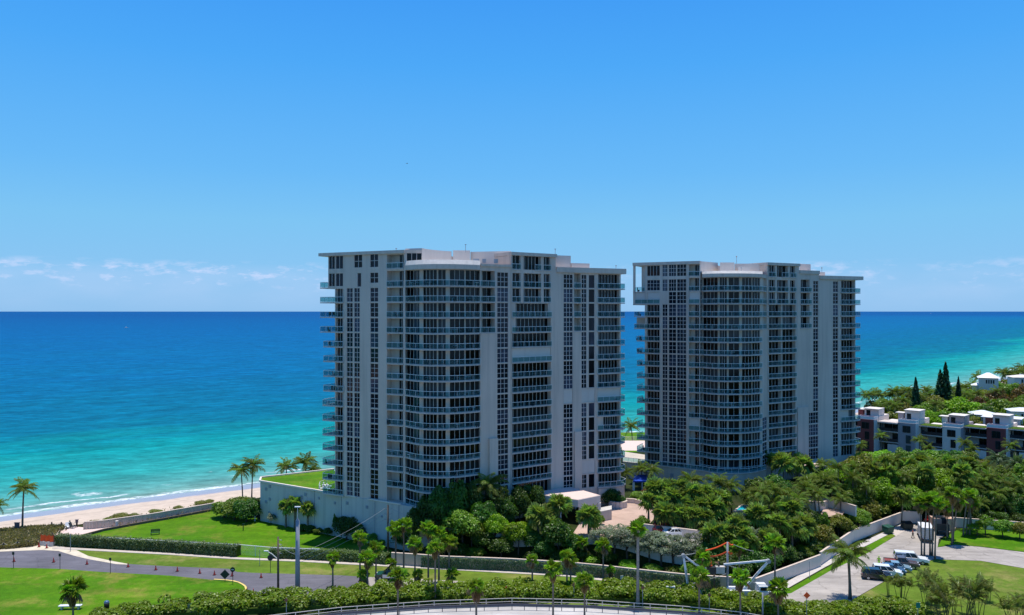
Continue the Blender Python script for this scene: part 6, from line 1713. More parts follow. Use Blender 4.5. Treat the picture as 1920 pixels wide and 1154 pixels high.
# beach wall: curved parapet with pilasters
bw = [(158, 993), (175, 992), (196, 990), (220, 986.5), (245, 983), (258, 981), (283, 977.5), (320, 971), (362, 963.5), (404, 956)]
bpts = g3(bw)
bwall = wall_run('beach_wall', bpts, .3, 1.5, M['podium_warm'], 'long curved parapet wall between the lawn and the beach', cap=M['stucco'])
for a, b in zip(bpts[:-1], bpts[1:]):
    for f in np.linspace(0, 1, 4)[:-1]:
        x, y = a[0] + (b[0] - a[0]) * f, a[1] + (b[1] - a[1]) * f
        mb = MB(); mb.box((x, y - .18, .72), (.14, .14, 1.44)); mb.build('pilaster', M['stucco'], bwall, bpts[0])
wall_run('low_wall', g3([(140, 1012), (152, 1008), (196, 996), (258, 984.5), (320, 973.5), (404, 957.5)]), .35, .5, M['wood'], 'low dark retaining kerb wall along the lawn edge')
mb = MB(); x, y = G(219, 989.5); mb.box((x, y, .65), (.42, .42, 1.3)); mb.box((x, y, 1.34), (.52, .52, .1))
tag(mb.build('gate_pillar', M['stucco_white']), 'white pillar on the beach wall', 'pillar')
# chain link fence behind the hedges
def fence(rows, label):
    pts = g3(rows); r = tag(empty('chain_link_fence', pts[0]), label, 'fence')
    for a, b in zip(pts[:-1], pts[1:]):
        L = math.dist(a, b); n = max(1, round(L / 3))
        tp = MB(); tp.tube([(a[0], a[1], 1.9), (b[0], b[1], 1.9)], .06, 5); tp.build('top_rail', M['white'], r, pts[0])
        for i in range(n):
            x, y = a[0] + (b[0] - a[0]) * i / n, a[1] + (b[1] - a[1]) * i / n
            p_ = MB(); p_.tube([(x, y, 0), (x, y, 1.95)], .05, 5); p_.build('post', M['white'], r, pts[0])
        m_ = MB(); u = (Vector(b) - Vector(a)).normalized(); k = int(L / .22)
        for i in range(k):
            s = L * i / k; q = Vector(a) + u * s
            m_.face([(q.x, q.y, .05), (q.x + u.x * .02, q.y + u.y * .02, .05), (q.x + u.x * .22, q.y + u.y * .22, 1.86), (q.x + u.x * .2, q.y + u.y * .2, 1.86)])
            m_.face([(q.x + u.x * .2, q.y + u.y * .2 + .01, .05), (q.x + u.x * .22, q.y + u.y * .22 + .01, .05), (q.x + u.x * .02, q.y + u.y * .02 + .01, 1.86), (q.x, q.y + .01, 1.86)])
        m_.build('wire_mesh', M['white'], r, pts[0])['kind'] = 'stuff'
fence([(200, 1027), (320, 1034), (448, 1041), (510, 1046.5), (600, 1050)], 'white railed chain link fence along the hedge edge of the lawn')
# car ports
def carport(quad, zt, th, zg, cols, label, solid=None):
    """quad of plan corners near-left, near-right, far-right, far-left"""
    o = (*quad[0], zg); r = tag(empty('car_port', o), label, 'car port')
    mb = MB(); mb.prism(quad, zt - th, zt); mb.build('fascia', M['stucco_white'], r, o)
    mb = MB(); c = Vector((sum(q[0] for q in quad) / 4, sum(q[1] for q in quad) / 4))
    mb.prism([tuple(c + (Vector(q) - c) * .97) for q in quad], zt + .003, zt + .06); mb.build('roof', M['pink_roof'], r, o)
    for x, y, w in cols:
        mb = MB(); mb.box((x, y, (zg + zt - th) / 2), (w, w, zt - th - zg)); mb.build('column', M['stucco_white'], r, o)
    return r
q = [PY(1086, 148.8), PY(1126, 153.2), PY(1052, 158.2), PY(985, 155.4)]
q = [PY(1084, 149.0), PY(1126, 152.8), PY(1070, 160.3), PY(990, 154.8)]
cp = carport(q, 9.1, 1.35, 4.5, [(*PY(1123.5, 152.6), .6), (*PY(1088, 149.7), .6), (*PY(1050, 151.4), .5), (*PY(1020, 152.9), .5), (*PY(1000, 154), .5), (*PY(1108, 156), .4)], 'pink roofed entrance car port with white columns at the nearer tower')
mb = MB(); mb.prism([PY(1086.5, 149.3), PY(1125, 152.9), PY(1124.4, 153.3), PY(1086.3, 149.8)], 6.6, 7.8); mb.build('end_panel', M['stucco_white'], cp, (*q[0], 4.5))
q = [PY(1507, 183.0), PY(1549, 184.5), PY(1540, 190.3), PY(1500, 189.0)]
carport(q, 8.6, 1.0, 4.5, [(*PY(1509, 183.6), .5), (*PY(1546, 185), .5), (*PY(1528, 184.4), .5)], 'small pink roofed entrance canopy at the farther tower')
# dark planter block by the drive
mb = MB(); mb.prism([PY(1124, 150.6), PY(1147, 152.5), PY(1147, 155.5), PY(1124, 153.6)], 4.3, 6.5)
tag(mb.build('ramp_wall', M['podium']), 'grey shaded block wall beside the car port end', 'wall')
# blue awning
o = (*PY(1190, 178), 4.5); r = tag(empty('awning', o), 'blue canvas awning at the garden door between the towers', 'awning')
mb = MB(); a, b, c, d = PY(1187, 177), PY(1221, 177), PY(1219, 180), PY(1189, 180)
mb.face([(*a, 6.7), (*b, 6.7), (*c, 7.5), (*d, 7.5)]); mb.face([(*a, 6.4), (*b, 6.4), (*b, 6.7), (*a, 6.7)]); mb.face([(*a, 6.4), (*a, 6.7), (*d, 7.5), (*d, 6.4)])
mb.build('canvas', M['navy'], r, o)
for px in (1188, 1204, 1220):
    mb = MB(); x, y = PY(px, 177.2); mb.box((x, y, 5.5), (.14 if px != 1188 else .5, .14, 2.2)); mb.build('post', M['white'], r, o)
# garden pool
o = (*G(1384, 962, 5.0), 4.5); r = tag(empty('garden_pool', o), 'small raised turquoise pool with white rim among the palms', 'pool')
A_ = [G(a, b, 5.6) for a, b in ((1380, 958), (1408, 955), (1413, 950), (1392, 949))]
mb = MB(); c = Vector((sum(q[0] for q in A_) / 4, sum(q[1] for q in A_) / 4)); big = [tuple(c + (Vector(q) - c) * 1.25) for q in A_]
mb.prism(big, 3.8, 5.5); mb.build('pool_wall', M['stucco_white'], r, o)
mb = MB()
for a, b in zip(big, big[1:] + big[:1]): mb.beam((*a, 5.6), (*b, 5.6), .35, .2)
mb.build('rim', M['stucco_white'], r, o)
def pool_mat():
    m, nt, N, L, out = new_mat('pool_water'); pbsdf(nt, out, (0.02, 0.42, 0.55), .1, .4, bump=nnoise(nt, 2, 2), bstr=.1); return m
M['pool'] = pool_mat()
mb = MB(); mb.face([(*q, 5.56) for q in [tuple(c + (Vector(q) - c) * 1.15) for q in A_]]); mb.build('water', M['pool'], r, o)
# lawn, terrace and rail seen between the towers
sheet('lawn', [PY(1168, 225), PY(1213, 225), PY(1217, 262), PY(1162, 262)], 4.56, M['lawn'])
sheet('terrace', [PY(1166, 206), PY(1212, 206), PY(1214, 222), PY(1166, 222)], 8.40, M['pink_roof'])
def simple_rail(a, b, z, label, mat='white'):
    r = tag(empty('rail', (*a, z)), label, 'railing')
    for dz in (.35, .7, 1.05):
        mb = MB(); mb.beam((*a, z + dz), (*b, z + dz), .07, .07); mb.build('bar', M[mat], r, (*a, z))
    k = max(2, int(math.dist(a, b) / 1.6))
    for i in range(k + 1):
        mb = MB(); x, y = a[0] + (b[0] - a[0]) * i / k, a[1] + (b[1] - a[1]) * i / k; mb.box((x, y, z + .53), (.07, .07, 1.06)); mb.build('post', M[mat], r, (*a, z))
simple_rail(PY(1166, 222), PY(1211, 222), 8.4, 'white terrace railing before the lawn between the towers')
# ------------------------------------------------------------------ townhouses
M['maroon'] = stucco('maroon_render', (0.22, 0.060, 0.055), .08)
M['greyrender'] = stucco('grey_render', (0.34, 0.30, 0.31), .08)
M['turf'] = grass('roof_turf', (0.05, 0.10, 0.01), (0.07, 0.12, 0.01), (0.1, 0.1, 0.02), .2)
M['hglass'] = window_glass('house_window_glass', (0.010, 0.014, 0.016), (0.08, 0.12, 0.12), .8)
def townhouse(px, Y, accent, side_c, turf, label, dz=0.0, up=0.0):
    """px, Y: the front block's lower right corner. u runs along the front to the right, v to the back"""
    th = rad(45); x, y = PY(px, Y); z = .3 + dz
    t = tag(empty('townhouse', (x, y, z), -th), label, 'townhouse', 'modern townhouses in a row')
    # local: +x = u (front, right), +y = v (back); block from x=-5..0, balconies x=-12..-5
    def part(name, mats, f):
        mb = MB(); f(mb); return mb.part(name, mats, t)
    H1 = 9.9
    part('front_block', [M[accent], M[side_c]], lambda m: (m.box((-2.5, 1.8, H1 / 2), (5, 3.6, H1), 0)))
    part('side_wall', M[side_c], lambda m: (m.box((-2.4, 8.0, H1 / 2 + .4), (5.2, 8.8, H1 + .8)), m.box((.05, 2.0, H1 / 2), (.12, 3.7, H1 + .04))))
    part('balcony_wall', M['stucco_white'], lambda m: m.box((-7.9, 7.4, H1 / 2 - .3), (5.8, 8.0, H1 - .6)))
    for lv, zz in ((0, 3.4), (1, 6.7)):
        s = part('balcony', M['slab'], lambda m: m.box((-8.0, 2.0, zz), (6.0, 4.0, .3)))
        mb = MB(); mb.box((-8.0, .08, zz + .65), (5.9, .05, 1.0)); mb.box((-10.9, 2.0, zz + .65), (.05, 3.9, 1.0)); g_ = mb.part('glass_panel', M['darkglass'], s)
        for ux in ((-6.6,) if lv == 0 else (-9.0, -6.5)):
            w = part('sliding_door', M['hglass'], lambda m: m.box((ux, 3.34, zz + 1.35), (2.3, .08, 2.2)))
            mb = MB()
            for k in range(3): mb.box((ux - 1.15 + 1.15 * k, 3.28, zz + 1.35), (.09, .06, 2.2))
            mb.part('door_frame', M['darkmetal'], w)
        part('balcony_side_wall', M[accent if lv else 'stucco_white'], lambda m: m.box((-10.7, 3.0, zz + 1.5), (.25, 1.0, 2.8)))
    part('ground_door', M['hglass'], lambda m: m.box((-7.9, 3.34, 1.4), (4.8, .1, 2.6)))
    part('porch_roof', [M['slab'], M['turf']], lambda m: (m.box((-8.2, 1.4, H1 - .35), (6.4, 5.4, .3), 0), m.box((-8.2, 1.4, H1 - .12), (6.1, 5.1, .14), 1 if turf else 0)))
    for zz, h in ((1.8, 2.4), (4.9, 2.4), (8.0, 2.0)):
        w = part('window', M['hglass'], lambda m: m.box((-2.5 + (.5 if zz < 6 else 0), -.02, zz), (1.3 if zz < 6 else 2.2, .12, h)))
        mb = MB(); cx = -2.5 + (.5 if zz < 6 else 0); ww = 1.3 if zz < 6 else 2.2
        for k in (-1, 0, 1): mb.box((cx + k * ww / 2, -.10, zz), (.08, .06, h))
        for k in (-1, 1): mb.box((cx, -.10, zz + k * h / 2), (ww, .06, .08))
        mb.part('window_frame', M['darkmetal'], w)
        for vy in (5.2, 8.4):
            part('window', M['hglass'], lambda m: m.box((.24, vy, zz), (.10, .8, h * .8)))
    # roof terrace parapet, upper room, its door and flat roof
    part('parapet', M['rail'], lambda m: (m.box((-2.5, .05, H1 + .5), (5.0, .08, .9)), m.box((-.02, 1.8, H1 + .5), (.08, 3.5, .9)), m.box((-5, 1.8, H1 + .5), (.08, 3.5, .9))))
    part('upper_room', [M[side_c], M[accent]], lambda m: (m.box((-2.2, 6.6, H1 + 1.6 + up / 2), (4.4, 4.6, 3.0 + up), 0), m.box((-5.6, 5.2, H1 + 1.3), (1.6, 2.0, 2.4), 1)))
    part('upper_door', M['hglass'], lambda m: m.box((-3.2, 4.28, H1 + 1.4), (1.2, .1, 2.2)))
    part('upper_roof', M['roof'], lambda m: (m.box((-2.2, 6.3, H1 + 3.2 + up), (4.7, 5.4, .16)), m.box((-5.9, 5.4, H1 + 2.55), (2.6, 3.0, .18))))
    part('roof_furniture', M['darkmetal'], lambda m: [m.box((-1 - k * 1.3, 1.4 + (k % 2) * .9, H1 + .45), (.9, .7, .4)) for k in range(3)])
    part('garage', M['stucco_white'], lambda m: m.box((-6.6, 1.5, 1.4), (3.0, 3.2, 2.8)))
M['darkglass'] = simple('tinted_balustrade', (0.025, 0.03, 0.045), .15, .5)
townhouse(1638, 247, 'maroon', 'stucco_white', False, 'townhouse with a maroon front, half hidden behind the farther tower', .5, -.2)
townhouse(1716, 242, 'greyrender', 'stucco_white', False, 'grey fronted townhouse with white sides and a white porch roof', 0, .4)
townhouse(1801, 237, 'stucco_white', 'greyrender', True, 'white fronted townhouse with grey upper room and turfed porch roof', -.5, 0)
townhouse(1886, 232, 'maroon', 'stucco_white', True, 'maroon fronted townhouse with white side wall and turfed porch roof', -.1, .3)
townhouse(1972, 227, 'stucco_white', 'greyrender', True, 'townhouse cut off by the right frame edge, with turfed porch roof')
# white villas farther back
def villa(px, py_eave, py_base_z, Y, w, d, hroof, rz, label, roof='white'):
    x, y = PY(px, Y); ze = Z_at(py_eave, Y); z = .6
    t = tag(empty('villa', (x, y, z), rz), label, 'house')
    mb = MB(); mb.box((0, 0, (ze - z) / 2), (w, d, ze - z)); mb.part('wall', M['stucco_white'], t)
    mb = MB(); e = .6; h = ze - z
    a = [(-w / 2 - e, -d / 2 - e, h), (w / 2 + e, -d / 2 - e, h), (w / 2 + e, d / 2 + e, h), (-w / 2 - e, d / 2 + e, h)]
    r0, r1 = (-max(.2, w / 2 - d / 2), 0, h + hroof), (max(.2, w / 2 - d / 2), 0, h + hroof)
    mb.face([a[0], a[1], r1, r0]); mb.face([a[1], a[2], r1]); mb.face([a[2], a[3], r0, r1]); mb.face([a[3], a[0], r0]); mb.face(list(reversed(a)))
    mb.part('roof', M[roof], t)
    for k in range(4):
        m2 = MB(); m2.box((-w * .25 + k * w * .12 + 1, -d / 2 - .03, h - 1.6), (w * .07, .1, 1.5)); m2.part('window', M['hglass'], t)
    m2 = MB(); m2.box((w / 2 + .03, 0, h - 1.8), (.1, 2.0, 1.6)); m2.part('window', M['hglass'], t)
villa(1853, 708, 0, 330, 7, 6, 2.0, -.5, 'tall white villa with a hipped white roof above the treetops')
villa(1836, 722, 0, 335, 5, 6, 1.2, -.5, 'low white wing left of the hipped roof villa')
villa(1842, 776, 0, 262, 7, 6, 1.2, -.5, 'pale hipped roof showing among the trees behind the white townhouse')
villa(1918, 770, 0, 262, 8, 6, 1.0, -.3, 'pale roofed house in the trees at the right edge')
villa(1880, 782, 0, 252, 10, 6, .5, -.7, 'flat pale roof behind the maroon townhouse')
villa(1916, 707, 0, 350, 9, 7, 1.0, -.2, 'grey roofed house far right near the shore', 'roof')
# ------------------------------------------------------------------ ramp railings
def rail_run(name, rows, z_top, bars, post_h, label, mat, w, posts):
    pts = [(*G(a, b, z_top), z_top) for a, b in rows]
    fine = []
    for a, b in zip(pts[:-1], pts[1:]):
        for i in range(3): fine.append(tuple(a[k] + (b[k] - a[k]) * i / 3 for k in range(3)))
    fine.append(pts[-1])
    r = tag(empty(name, (fine[0][0], fine[0][1], 0)), label, 'railing'); o = (fine[0][0], fine[0][1], 0)
    for dz, hh in bars:
        mb = MB()
        for a, b in zip(fine[:-1], fine[1:]): mb.beam((a[0], a[1], z_top - dz), (b[0], b[1], z_top - dz), w, hh)
        mb.build('rail_bar', M[mat], r, o)
    for a, b in zip(fine[:-1], fine[1:]):
        k = max(1, round(math.dist(a, b) / posts))
        for i in range(k):
            x, y = a[0] + (b[0] - a[0]) * i / k, a[1] + (b[1] - a[1]) * i / k
            mb = MB(); mb.box((x, y + .05, (z_top - .02) / 2), (.10, .10, z_top - .02)); mb.build('post', M[mat], r, o)
M['palerail'] = simple('pale_painted_rail', (0.66, 0.60, 0.52), .5, .4, var=.08)
M['greyrail'] = simple('galvanised_guard_rail', (0.085, 0.082, 0.10), .7, .3, .0)
rail_run('pedestrian_rail', RAMP, 1.15, [(0, .08), (.5, .07)], 1.1, 'pale two bar railing along the edge of the thicket', 'palerail', .07, 3.0)
rail_run('guard_rail', [(440, 1178), (540, 1163), (640, 1150), (803, 1138.5), (960, 1134), (1100, 1137), (1280, 1148), (1389, 1160), (1460, 1172)], .85, [(0, .30)], .8, 'grey guard rail on posts along the pale ramp road', 'greyrail', .12, 2.0)
mb = MB()
for a, b in zip(rp[1:-2], rp[2:-1]): mb.beam((a[0], a[1] - .25, .12), (b[0], b[1] - .25, .12), .4, .26)
struct(mb.build('kerb', M['concrete']))
# ================================================================== poles, wires, signs, cones
def pole(name, px, py_top, py_base, r0, r1, mat, label, cat='utility pole', base=None):
    x, y, z = base if base else GP(px, py_base)
    h = Z_at(py_top, y) - z
    t = tag(empty(name, (x, y, z)), label, cat)
    mb = MB(); mb.tube([(0, 0, -.3), (0, 0, h * .5), (0, 0, h)], [r0, (r0 + r1) / 2, r1], 10)
    mb.part('shaft', M[mat], t, smooth=True)
    return t, h
M['polegrey'] = simple('grey_concrete_pole', (0.27, 0.29, 0.32), .7, .2, var=.08)
p1, h1 = pole('steel_pole', 558, 977, 1117, .42, .30, 'polegrey', 'thick grey steel pole with a pointed cap rising from the thicket on the left')
mb = MB(); mb.tube([(0, 0, h1), (0, 0, h1 + .5)], [.31, .03], 10); mb.part('cap', M['polegrey'], p1)
mb = MB(); mb.tube([(0, 0, h1 + .4), (0, 0, h1 + 2.2)], .04, 5); mb.box((0, 0, h1 + 2.2), (.9, .3, .14)); mb.part('lamp_head', M['white'], p1)
p2, h2 = pole('wooden_pole', 521.5, 1007, 1113, .20, .14, 'wood', 'dark wooden utility pole carrying a white street lamp arm')
mb = MB(); mb.tube([(0, 0, h2 * .60), (-1.0, 0, h2 * .70), (-1.75, 0, h2 * .745)], .06, 6); mb.box((-1.9, 0, h2 * .75), (.7, .25, .12)); mb.part('lamp_arm', M['white'], p2)
mb = MB()
for k in range(4): mb.tube([(0, 0, h2 - .4 - k * .7), (.55, -.1, h2 - .5 - k * .7)], .03, 5); mb.sphere((.55, -.1, h2 - .5 - k * .7), .07, 6, 4)
mb.part('cable_bracket', M['steel'], p2)
p3, h3 = pole('wooden_pole', 727.5, 947, 1044, .22, .15, 'wood', 'weathered utility pole with three insulator arms before the podium wall')
for k, zz in enumerate((h3 - .8, h3 - 1.7, h3 - 2.7)):
    mb = MB(); mb.beam((-.6, 0, zz), (.6, 0, zz), .08, .08)
    for s in (-.55, .55): mb.tube([(s, 0, zz), (s, 0, zz + .28)], [.06, .04], 6)
    mb.part('insulator_arm', M['steel'], p3)
mb = MB(); mb.tube([(.3, -.1, h3 - 4.2), (.3, -.1, h3 - 3.3)], .2, 8); mb.part('transformer', M['steel'], p3)
p4, h4 = pole('steel_pole', 1364, 1017, 1118, .21, .16, 'polegrey', 'plain grey steel pole the orange covered lines run to, between the bucket trucks')
p5, h5 = pole('wooden_pole', 1339, 1065, 1112, .16, .13, 'wood', 'short dark wooden pole below the workers in the buckets')
p6, h6 = pole('steel_pole', 1430, 1112, 1160, .13, .11, 'polegrey', 'short grey post in the thicket right of the bucket trucks', 'post')
def wire(a, b, sag, label, r=.022, mat='steel', seg=10):
    a, b = Vector(a), Vector(b); pts = []
    for i in range(seg + 1):
        f = i / seg; p_ = a.lerp(b, f); p_.z -= sag * 4 * f * (1 - f); pts.append(p_)
    mb = MB(); mb.tube(pts, r, 4, cap=False); o = mb.build('overhead_wire', M[mat]); tag(o, label, 'wire', 'overhead wires')
    return o
P1, P2, P3, P4 = [Vector(q.location) for q in (p1, p2, p3, p4)]
for k, (za, zb) in enumerate(((6.6, h3 - .6), (6.0, h3 - 1.5), (5.2, h3 - 2.5))):
    wire(P1 + Vector((.3, 0, za)), P3 + Vector((-.5, 0, zb)), .5, f'{["top", "middle", "lowest"][k]} of three thin overhead wires from thick grey pole to insulator pole')
wire(P3 + Vector((.5, 0, h3 - .6)), P3 + Vector((13, -4, h3 - 3.5)), .6, 'thin wire leaving the insulator pole to the right into the palms')
wire(P2 + Vector((0, 0, h2 - 1)), P1 + Vector((-.3, 0, 6.5)), .3, 'short thin wire between the wooden lamp pole and thick grey pole')
# orange covered lines at the work site
def cover(pa, pb, label):
    a = Vector((*PY(pa[0], 123.6), Z_at(pa[1], 123.6))); b = Vector((*PY(pb[0], 123.6), Z_at(pb[1], 123.6)))
    pts = []
    for i in range(13):
        f = i / 12; q = a.lerp(b, f); q.z -= .35 * 4 * f * (1 - f) * .6; pts.append(q)
    mb = MB(); mb.tube(pts, .11, 7); tag(mb.build('line_cover', M['orange']), label, 'line cover')
cover((1362.5, 1018), (1319, 1033), 'upper orange insulating cover on the line left of the grey pole')
cover((1362.5, 1035), (1331, 1044), 'lower orange insulating cover on the line left of the grey pole')
cover((1366, 1018), (1375, 1021), 'short upper orange cover right of the grey pole')
cover((1366, 1035), (1373, 1037), 'short lower orange cover right of the grey pole')
def wpx(a, b, label, Y=123.6): wire((*PY(a[0], Y), Z_at(a[1], Y)), (*PY(b[0], Y), Z_at(b[1], Y)), .12, label, .03)
wpx((1319, 1033), (1270, 1043), 'pale wire running left from the upper orange cover')
wpx((1375, 1021), (1413, 1034), 'pale wire running right from the upper orange cover')
wpx((1330, 1044), (1284, 1053), 'pale wire running left from the lower orange cover')
wpx((1366, 1060), (1405, 1070), 'pale wire low on the right of the grey pole')
wpx((1362, 1076), (1290, 1096), 'lowest pale wire descending left of the grey pole')
wpx((1375, 1080), (1435, 1097), 'lowest pale wire descending right of the grey pole')
def cone(px, py, where, h=.85):
    x, y, z = GP(px, py); t = empty('traffic_cone', (x, y, .03)); later(t, 'traffic cone', 'traffic cones', px, 'orange traffic cone', where)
    k = h / .75
    mb = MB(); mb.box((0, 0, .03), (.42 * k, .42 * k, .06)); mb.part('base', M['black'], t)
    mb = MB(); mb.tube([(0, 0, .05), (0, 0, h * .40)], [.17 * k, .115 * k], 10, cap=False); mb.tube([(0, 0, h * .62), (0, 0, h)], [.08 * k, .025 * k], 10); mb.part('body', M['conered'], t, smooth=True)
    mb = MB(); mb.tube([(0, 0, h * .40), (0, 0, h * .62)], [.116 * k, .081 * k], 10, cap=False); mb.part('band', M['conered2'], t, smooth=True)
M['conered'] = simple('cone_red', (0.42, 0.035, 0.03), .6, .3)
M['conered2'] = simple('cone_band', (0.40, 0.06, 0.05), .5, .3)
for px, py in [(26, 1054), (100.5, 1055), (163, 1059), (240, 1064), (292, 1069.5), (332.5, 1072), (374.5, 1076), (402, 1079), (435, 1081), (489.5, 1084), (73, 1026.5), (87.5, 1028.5), (463, 1112), (475, 1114)]:
    cone(px, py, 'of the cones on and beside the left hand road')
def sign(px, py_top, py_base, shape, size, mat, label, post='darkmetal', r=.05, back=True):
    x, y, z = GP(px, py_base); h = Z_at(py_top, y) - z
    t = tag(empty('road_sign' if shape else 'marker_post', (x, y, z)), label, 'road sign' if shape else 'post')
    mb = MB(); mb.tube([(0, 0, -.1), (0, 0, h)], r, 6); mb.part('post', M[post], t)
    if shape:
        mb = MB(); n = {'diamond': 4, 'round': 16, 'rect': 4}[shape]; c = h - size
        if shape == 'rect': mb.box((0, -.08, c), (size * 1.5, .04, size * 1.9))
        else:
            f = [(math.cos(2 * math.pi * i / n) * size, -.10, c + math.sin(2 * math.pi * i / n) * size) for i in range(n)]
            bk = [(a, -.06, c_) for a, _, c_ in f]
            mb.face(f); mb.face(list(reversed(bk)))
            for i in range(n): mb.face([f[i], f[(i + 1) % n], bk[(i + 1) % n], bk[i]][::-1])
        mb.part('panel', M[mat], t)
    return t
sign(422, 1068, 1091, 'diamond', .80, 'darkmetal', 'dark diamond warning sign seen from behind at the lawn corner')
sg_ = sign(436.5, 1063.5, 1096, 'round', .40, 'darkmetal', 'round dark traffic sign with a white bar at the yellow kerb')
x = sg_.children[1].name
mb = MB(); hh = Z_at(1063.5, sg_.location.y) - .4; mb.box((0, -.12, hh), (.42, .02, .12)); mb.part('bar', M['white'], sg_)
sign(507, 1040.5, 1074, 'round', .50, 'darkmetal', 'round black sign disc on a thin post by the verge gap')
sign(487, 1031, 1061, None, 0, None, 'thin grey lamp post standing in the verge by the chain link gap', 'steel', .05)
sign(132, 1001, 1035, None, 0, None, 'thin pale post at the left end of the long hedge', 'steel', .06)
for px, a, b, w in ((25.3, 1035, 1066, 'leftmost'), (112.5, 1038, 1068, 'middle'), (207, 1046, 1076, 'rightmost')):
    sign(px, a, b, 'rect', .26, 'darkmetal', f'{w} of three thin parking sign posts along the park lawn edge')
sign(1166, 1079, 1096, 'rect', .32, 'white', 'small white sign by the pavement below the creeper wall', 'steel')
sign(1518, 1053, 1086, None, 0, None, 'thin post in the grass strip by the white wall', 'steel', .05)
sign(1512.5, 1110, 1164, 'diamond', .50, 'orange', 'orange diamond road work sign above the thicket', 'steel')
M['rustsign'] = simple('rusty_sign_back', (0.16, 0.08, 0.05), .7, .2)
for px, a, b, w in ((537, 1121, 1160, 'at the left, over the pale railing'), (1076, 1093, 1128, 'in the middle, left of the thick palm trunk'), (1205, 1098, 1140, 'just right of the thick palm trunk'), (1330, 1112, 1148, 'below the orange covered lines')):
    sign(px, a, b, 'diamond', .32, 'rustsign', f'rusty diamond sign back in the thicket, {w}', 'steel')
M['teal'] = simple('street_name_green', (0.01, .20, .15), .6, .3)
sn = sign(1721, 1130, 1170, 'rect', .40, 'teal', 'green street name sign in the thicket at right', 'steel')
sign(950, 1099, 1128, 'diamond', .25, 'orange', 'small orange marker sign in the thicket right of the shaggy palm', 'steel')
for px, a, b, l in ((1325, 1027, 1062, 'left'), (1407, 1018, 1058, 'right')):
    t, h = pole('garden_lamp', px, a, b, .06, .05, 'steel', f'white globe garden lamp on a post, {l} of the grey work site pole' , 'lamp')
    mb = MB(); mb.sphere((0, 0, h), .24, 10, 7); mb.part('globe', M['brass'], t, smooth=True)
# ------------------------------------------------------------------ dune edge: rope fence, orange barrier, boards
def rope_fence(rows, label, ph=1.1):
    pts = [(*G(a, b), 0.0) for a, b in rows]; r = tag(empty('rope_fence', pts[0]), label, 'fence')
    for a in pts:
        mb = MB(); mb.tube([(a[0], a[1], -.2), (a[0], a[1], ph)], .13, 7); mb.build('post', M['wood'], r, pts[0])
    for a, b in zip(pts[:-1], pts[1:]):
        mb = MB(); q = []
        for i in range(9):
            f = i / 8; q.append((a[0] + (b[0] - a[0]) * f, a[1] + (b[1] - a[1]) * f, ph - .12 - .45 * 4 * f * (1 - f)))
        mb.tube(q, .05, 5); mb.build('rope', M['pale_wood'], r, pts[0])
rope_fence([(-30, 1031), (7, 1029), (33, 1026), (53, 1024.5), (72, 1022)], 'post and rope fence along the road side of the dune')
rope_fence([(98, 1008), (112, 1001), (124, 995)], 'post and rope fence climbing beside the beach path', .9)
rope_fence([(97, 991), (115, 991), (131, 988), (144, 988)], 'wooden posts with rope at the seaward end of the path', 1.3)
o = (*G(88, 1024), 0); r = tag(empty('barrier', o), 'bright orange mesh barrier on a grey base closing the beach path', 'barrier')
a, b = G(76.5, 1022.5), G(101, 1025)
n = nrm(a, b)
mb = MB(); mb.prism([shift(a, n, .25), shift(b, n, .25), shift(b, n, -.25), shift(a, n, -.25)], 0, .85); mb.build('base', M['podium'], r, o)
mb = MB()
for i in range(10):
    f0, f1 = i / 10, (i + 1) / 10; w0, w1 = .18 * math.sin(i * 1.7), .18 * math.sin((i + 1) * 1.7)
    p0, p1 = shift((a[0] + (b[0] - a[0]) * f0, a[1] + (b[1] - a[1]) * f0), n, .1 + w0), shift((a[0] + (b[0] - a[0]) * f1, a[1] + (b[1] - a[1]) * f1), n, .1 + w1)
    t0, t1 = 2.05 + .12 * math.sin(i * 2.1), 2.05 + .12 * math.sin((i + 1) * 2.1)
    mb.face([(*p0, .75), (*p1, .75), (*p1, t1), (*p0, t0)]); mb.face([(p1[0], p1[1] + .04, .75), (p0[0], p0[1] + .04, .75), (p0[0], p0[1] + .04, t0), (p1[0], p1[1] + .04, t1)])
mb.build('mesh_sheet', M['orangenet'] if 'orangenet' in M else M['orange'], r, o)
for q in (a, b):
    mb = MB(); mb.tube([(*q, 0), (*q, 2.2)], .06, 6); mb.build('post', M['wood'], r, o)
def box_sign(px, py_top, py_base, w, h, label):
    x, y, z = GP(px, py_base); hh = Z_at(py_top, y)
    t = tag(empty('notice_board', (x, y, 0)), label, 'notice board')
    mb = MB(); mb.box((0, 0, hh - h / 2), (w, .2, h)); mb.part('board', M['brownboard'], t)
    mb = MB(); mb.box((0, 0, hh + .05), (w + .16, .34, .1)); mb.part('cap', M['brownboard'], t)
    mb = MB(); mb.tube([(-w * .3, 0, -.2), (-w * .3, 0, hh - h)], .06, 6); mb.part('leg', M['wood'], t)
    mb = MB(); mb.tube([(w * .3, 0, -.2), (w * .3, 0, hh - h)], .06, 6); mb.part('leg', M['wood'], t)
M['brownboard'] = simple('brown_board', (0.13, 0.105, .115), .7, .2)
box_sign(32, 981, 999, .95, 1.3, 'brown notice board at the dune edge left of the coconut palm')
box_sign(144, 975.5, 989, .5, .5, 'small brown board on the tallest post by the beach path')
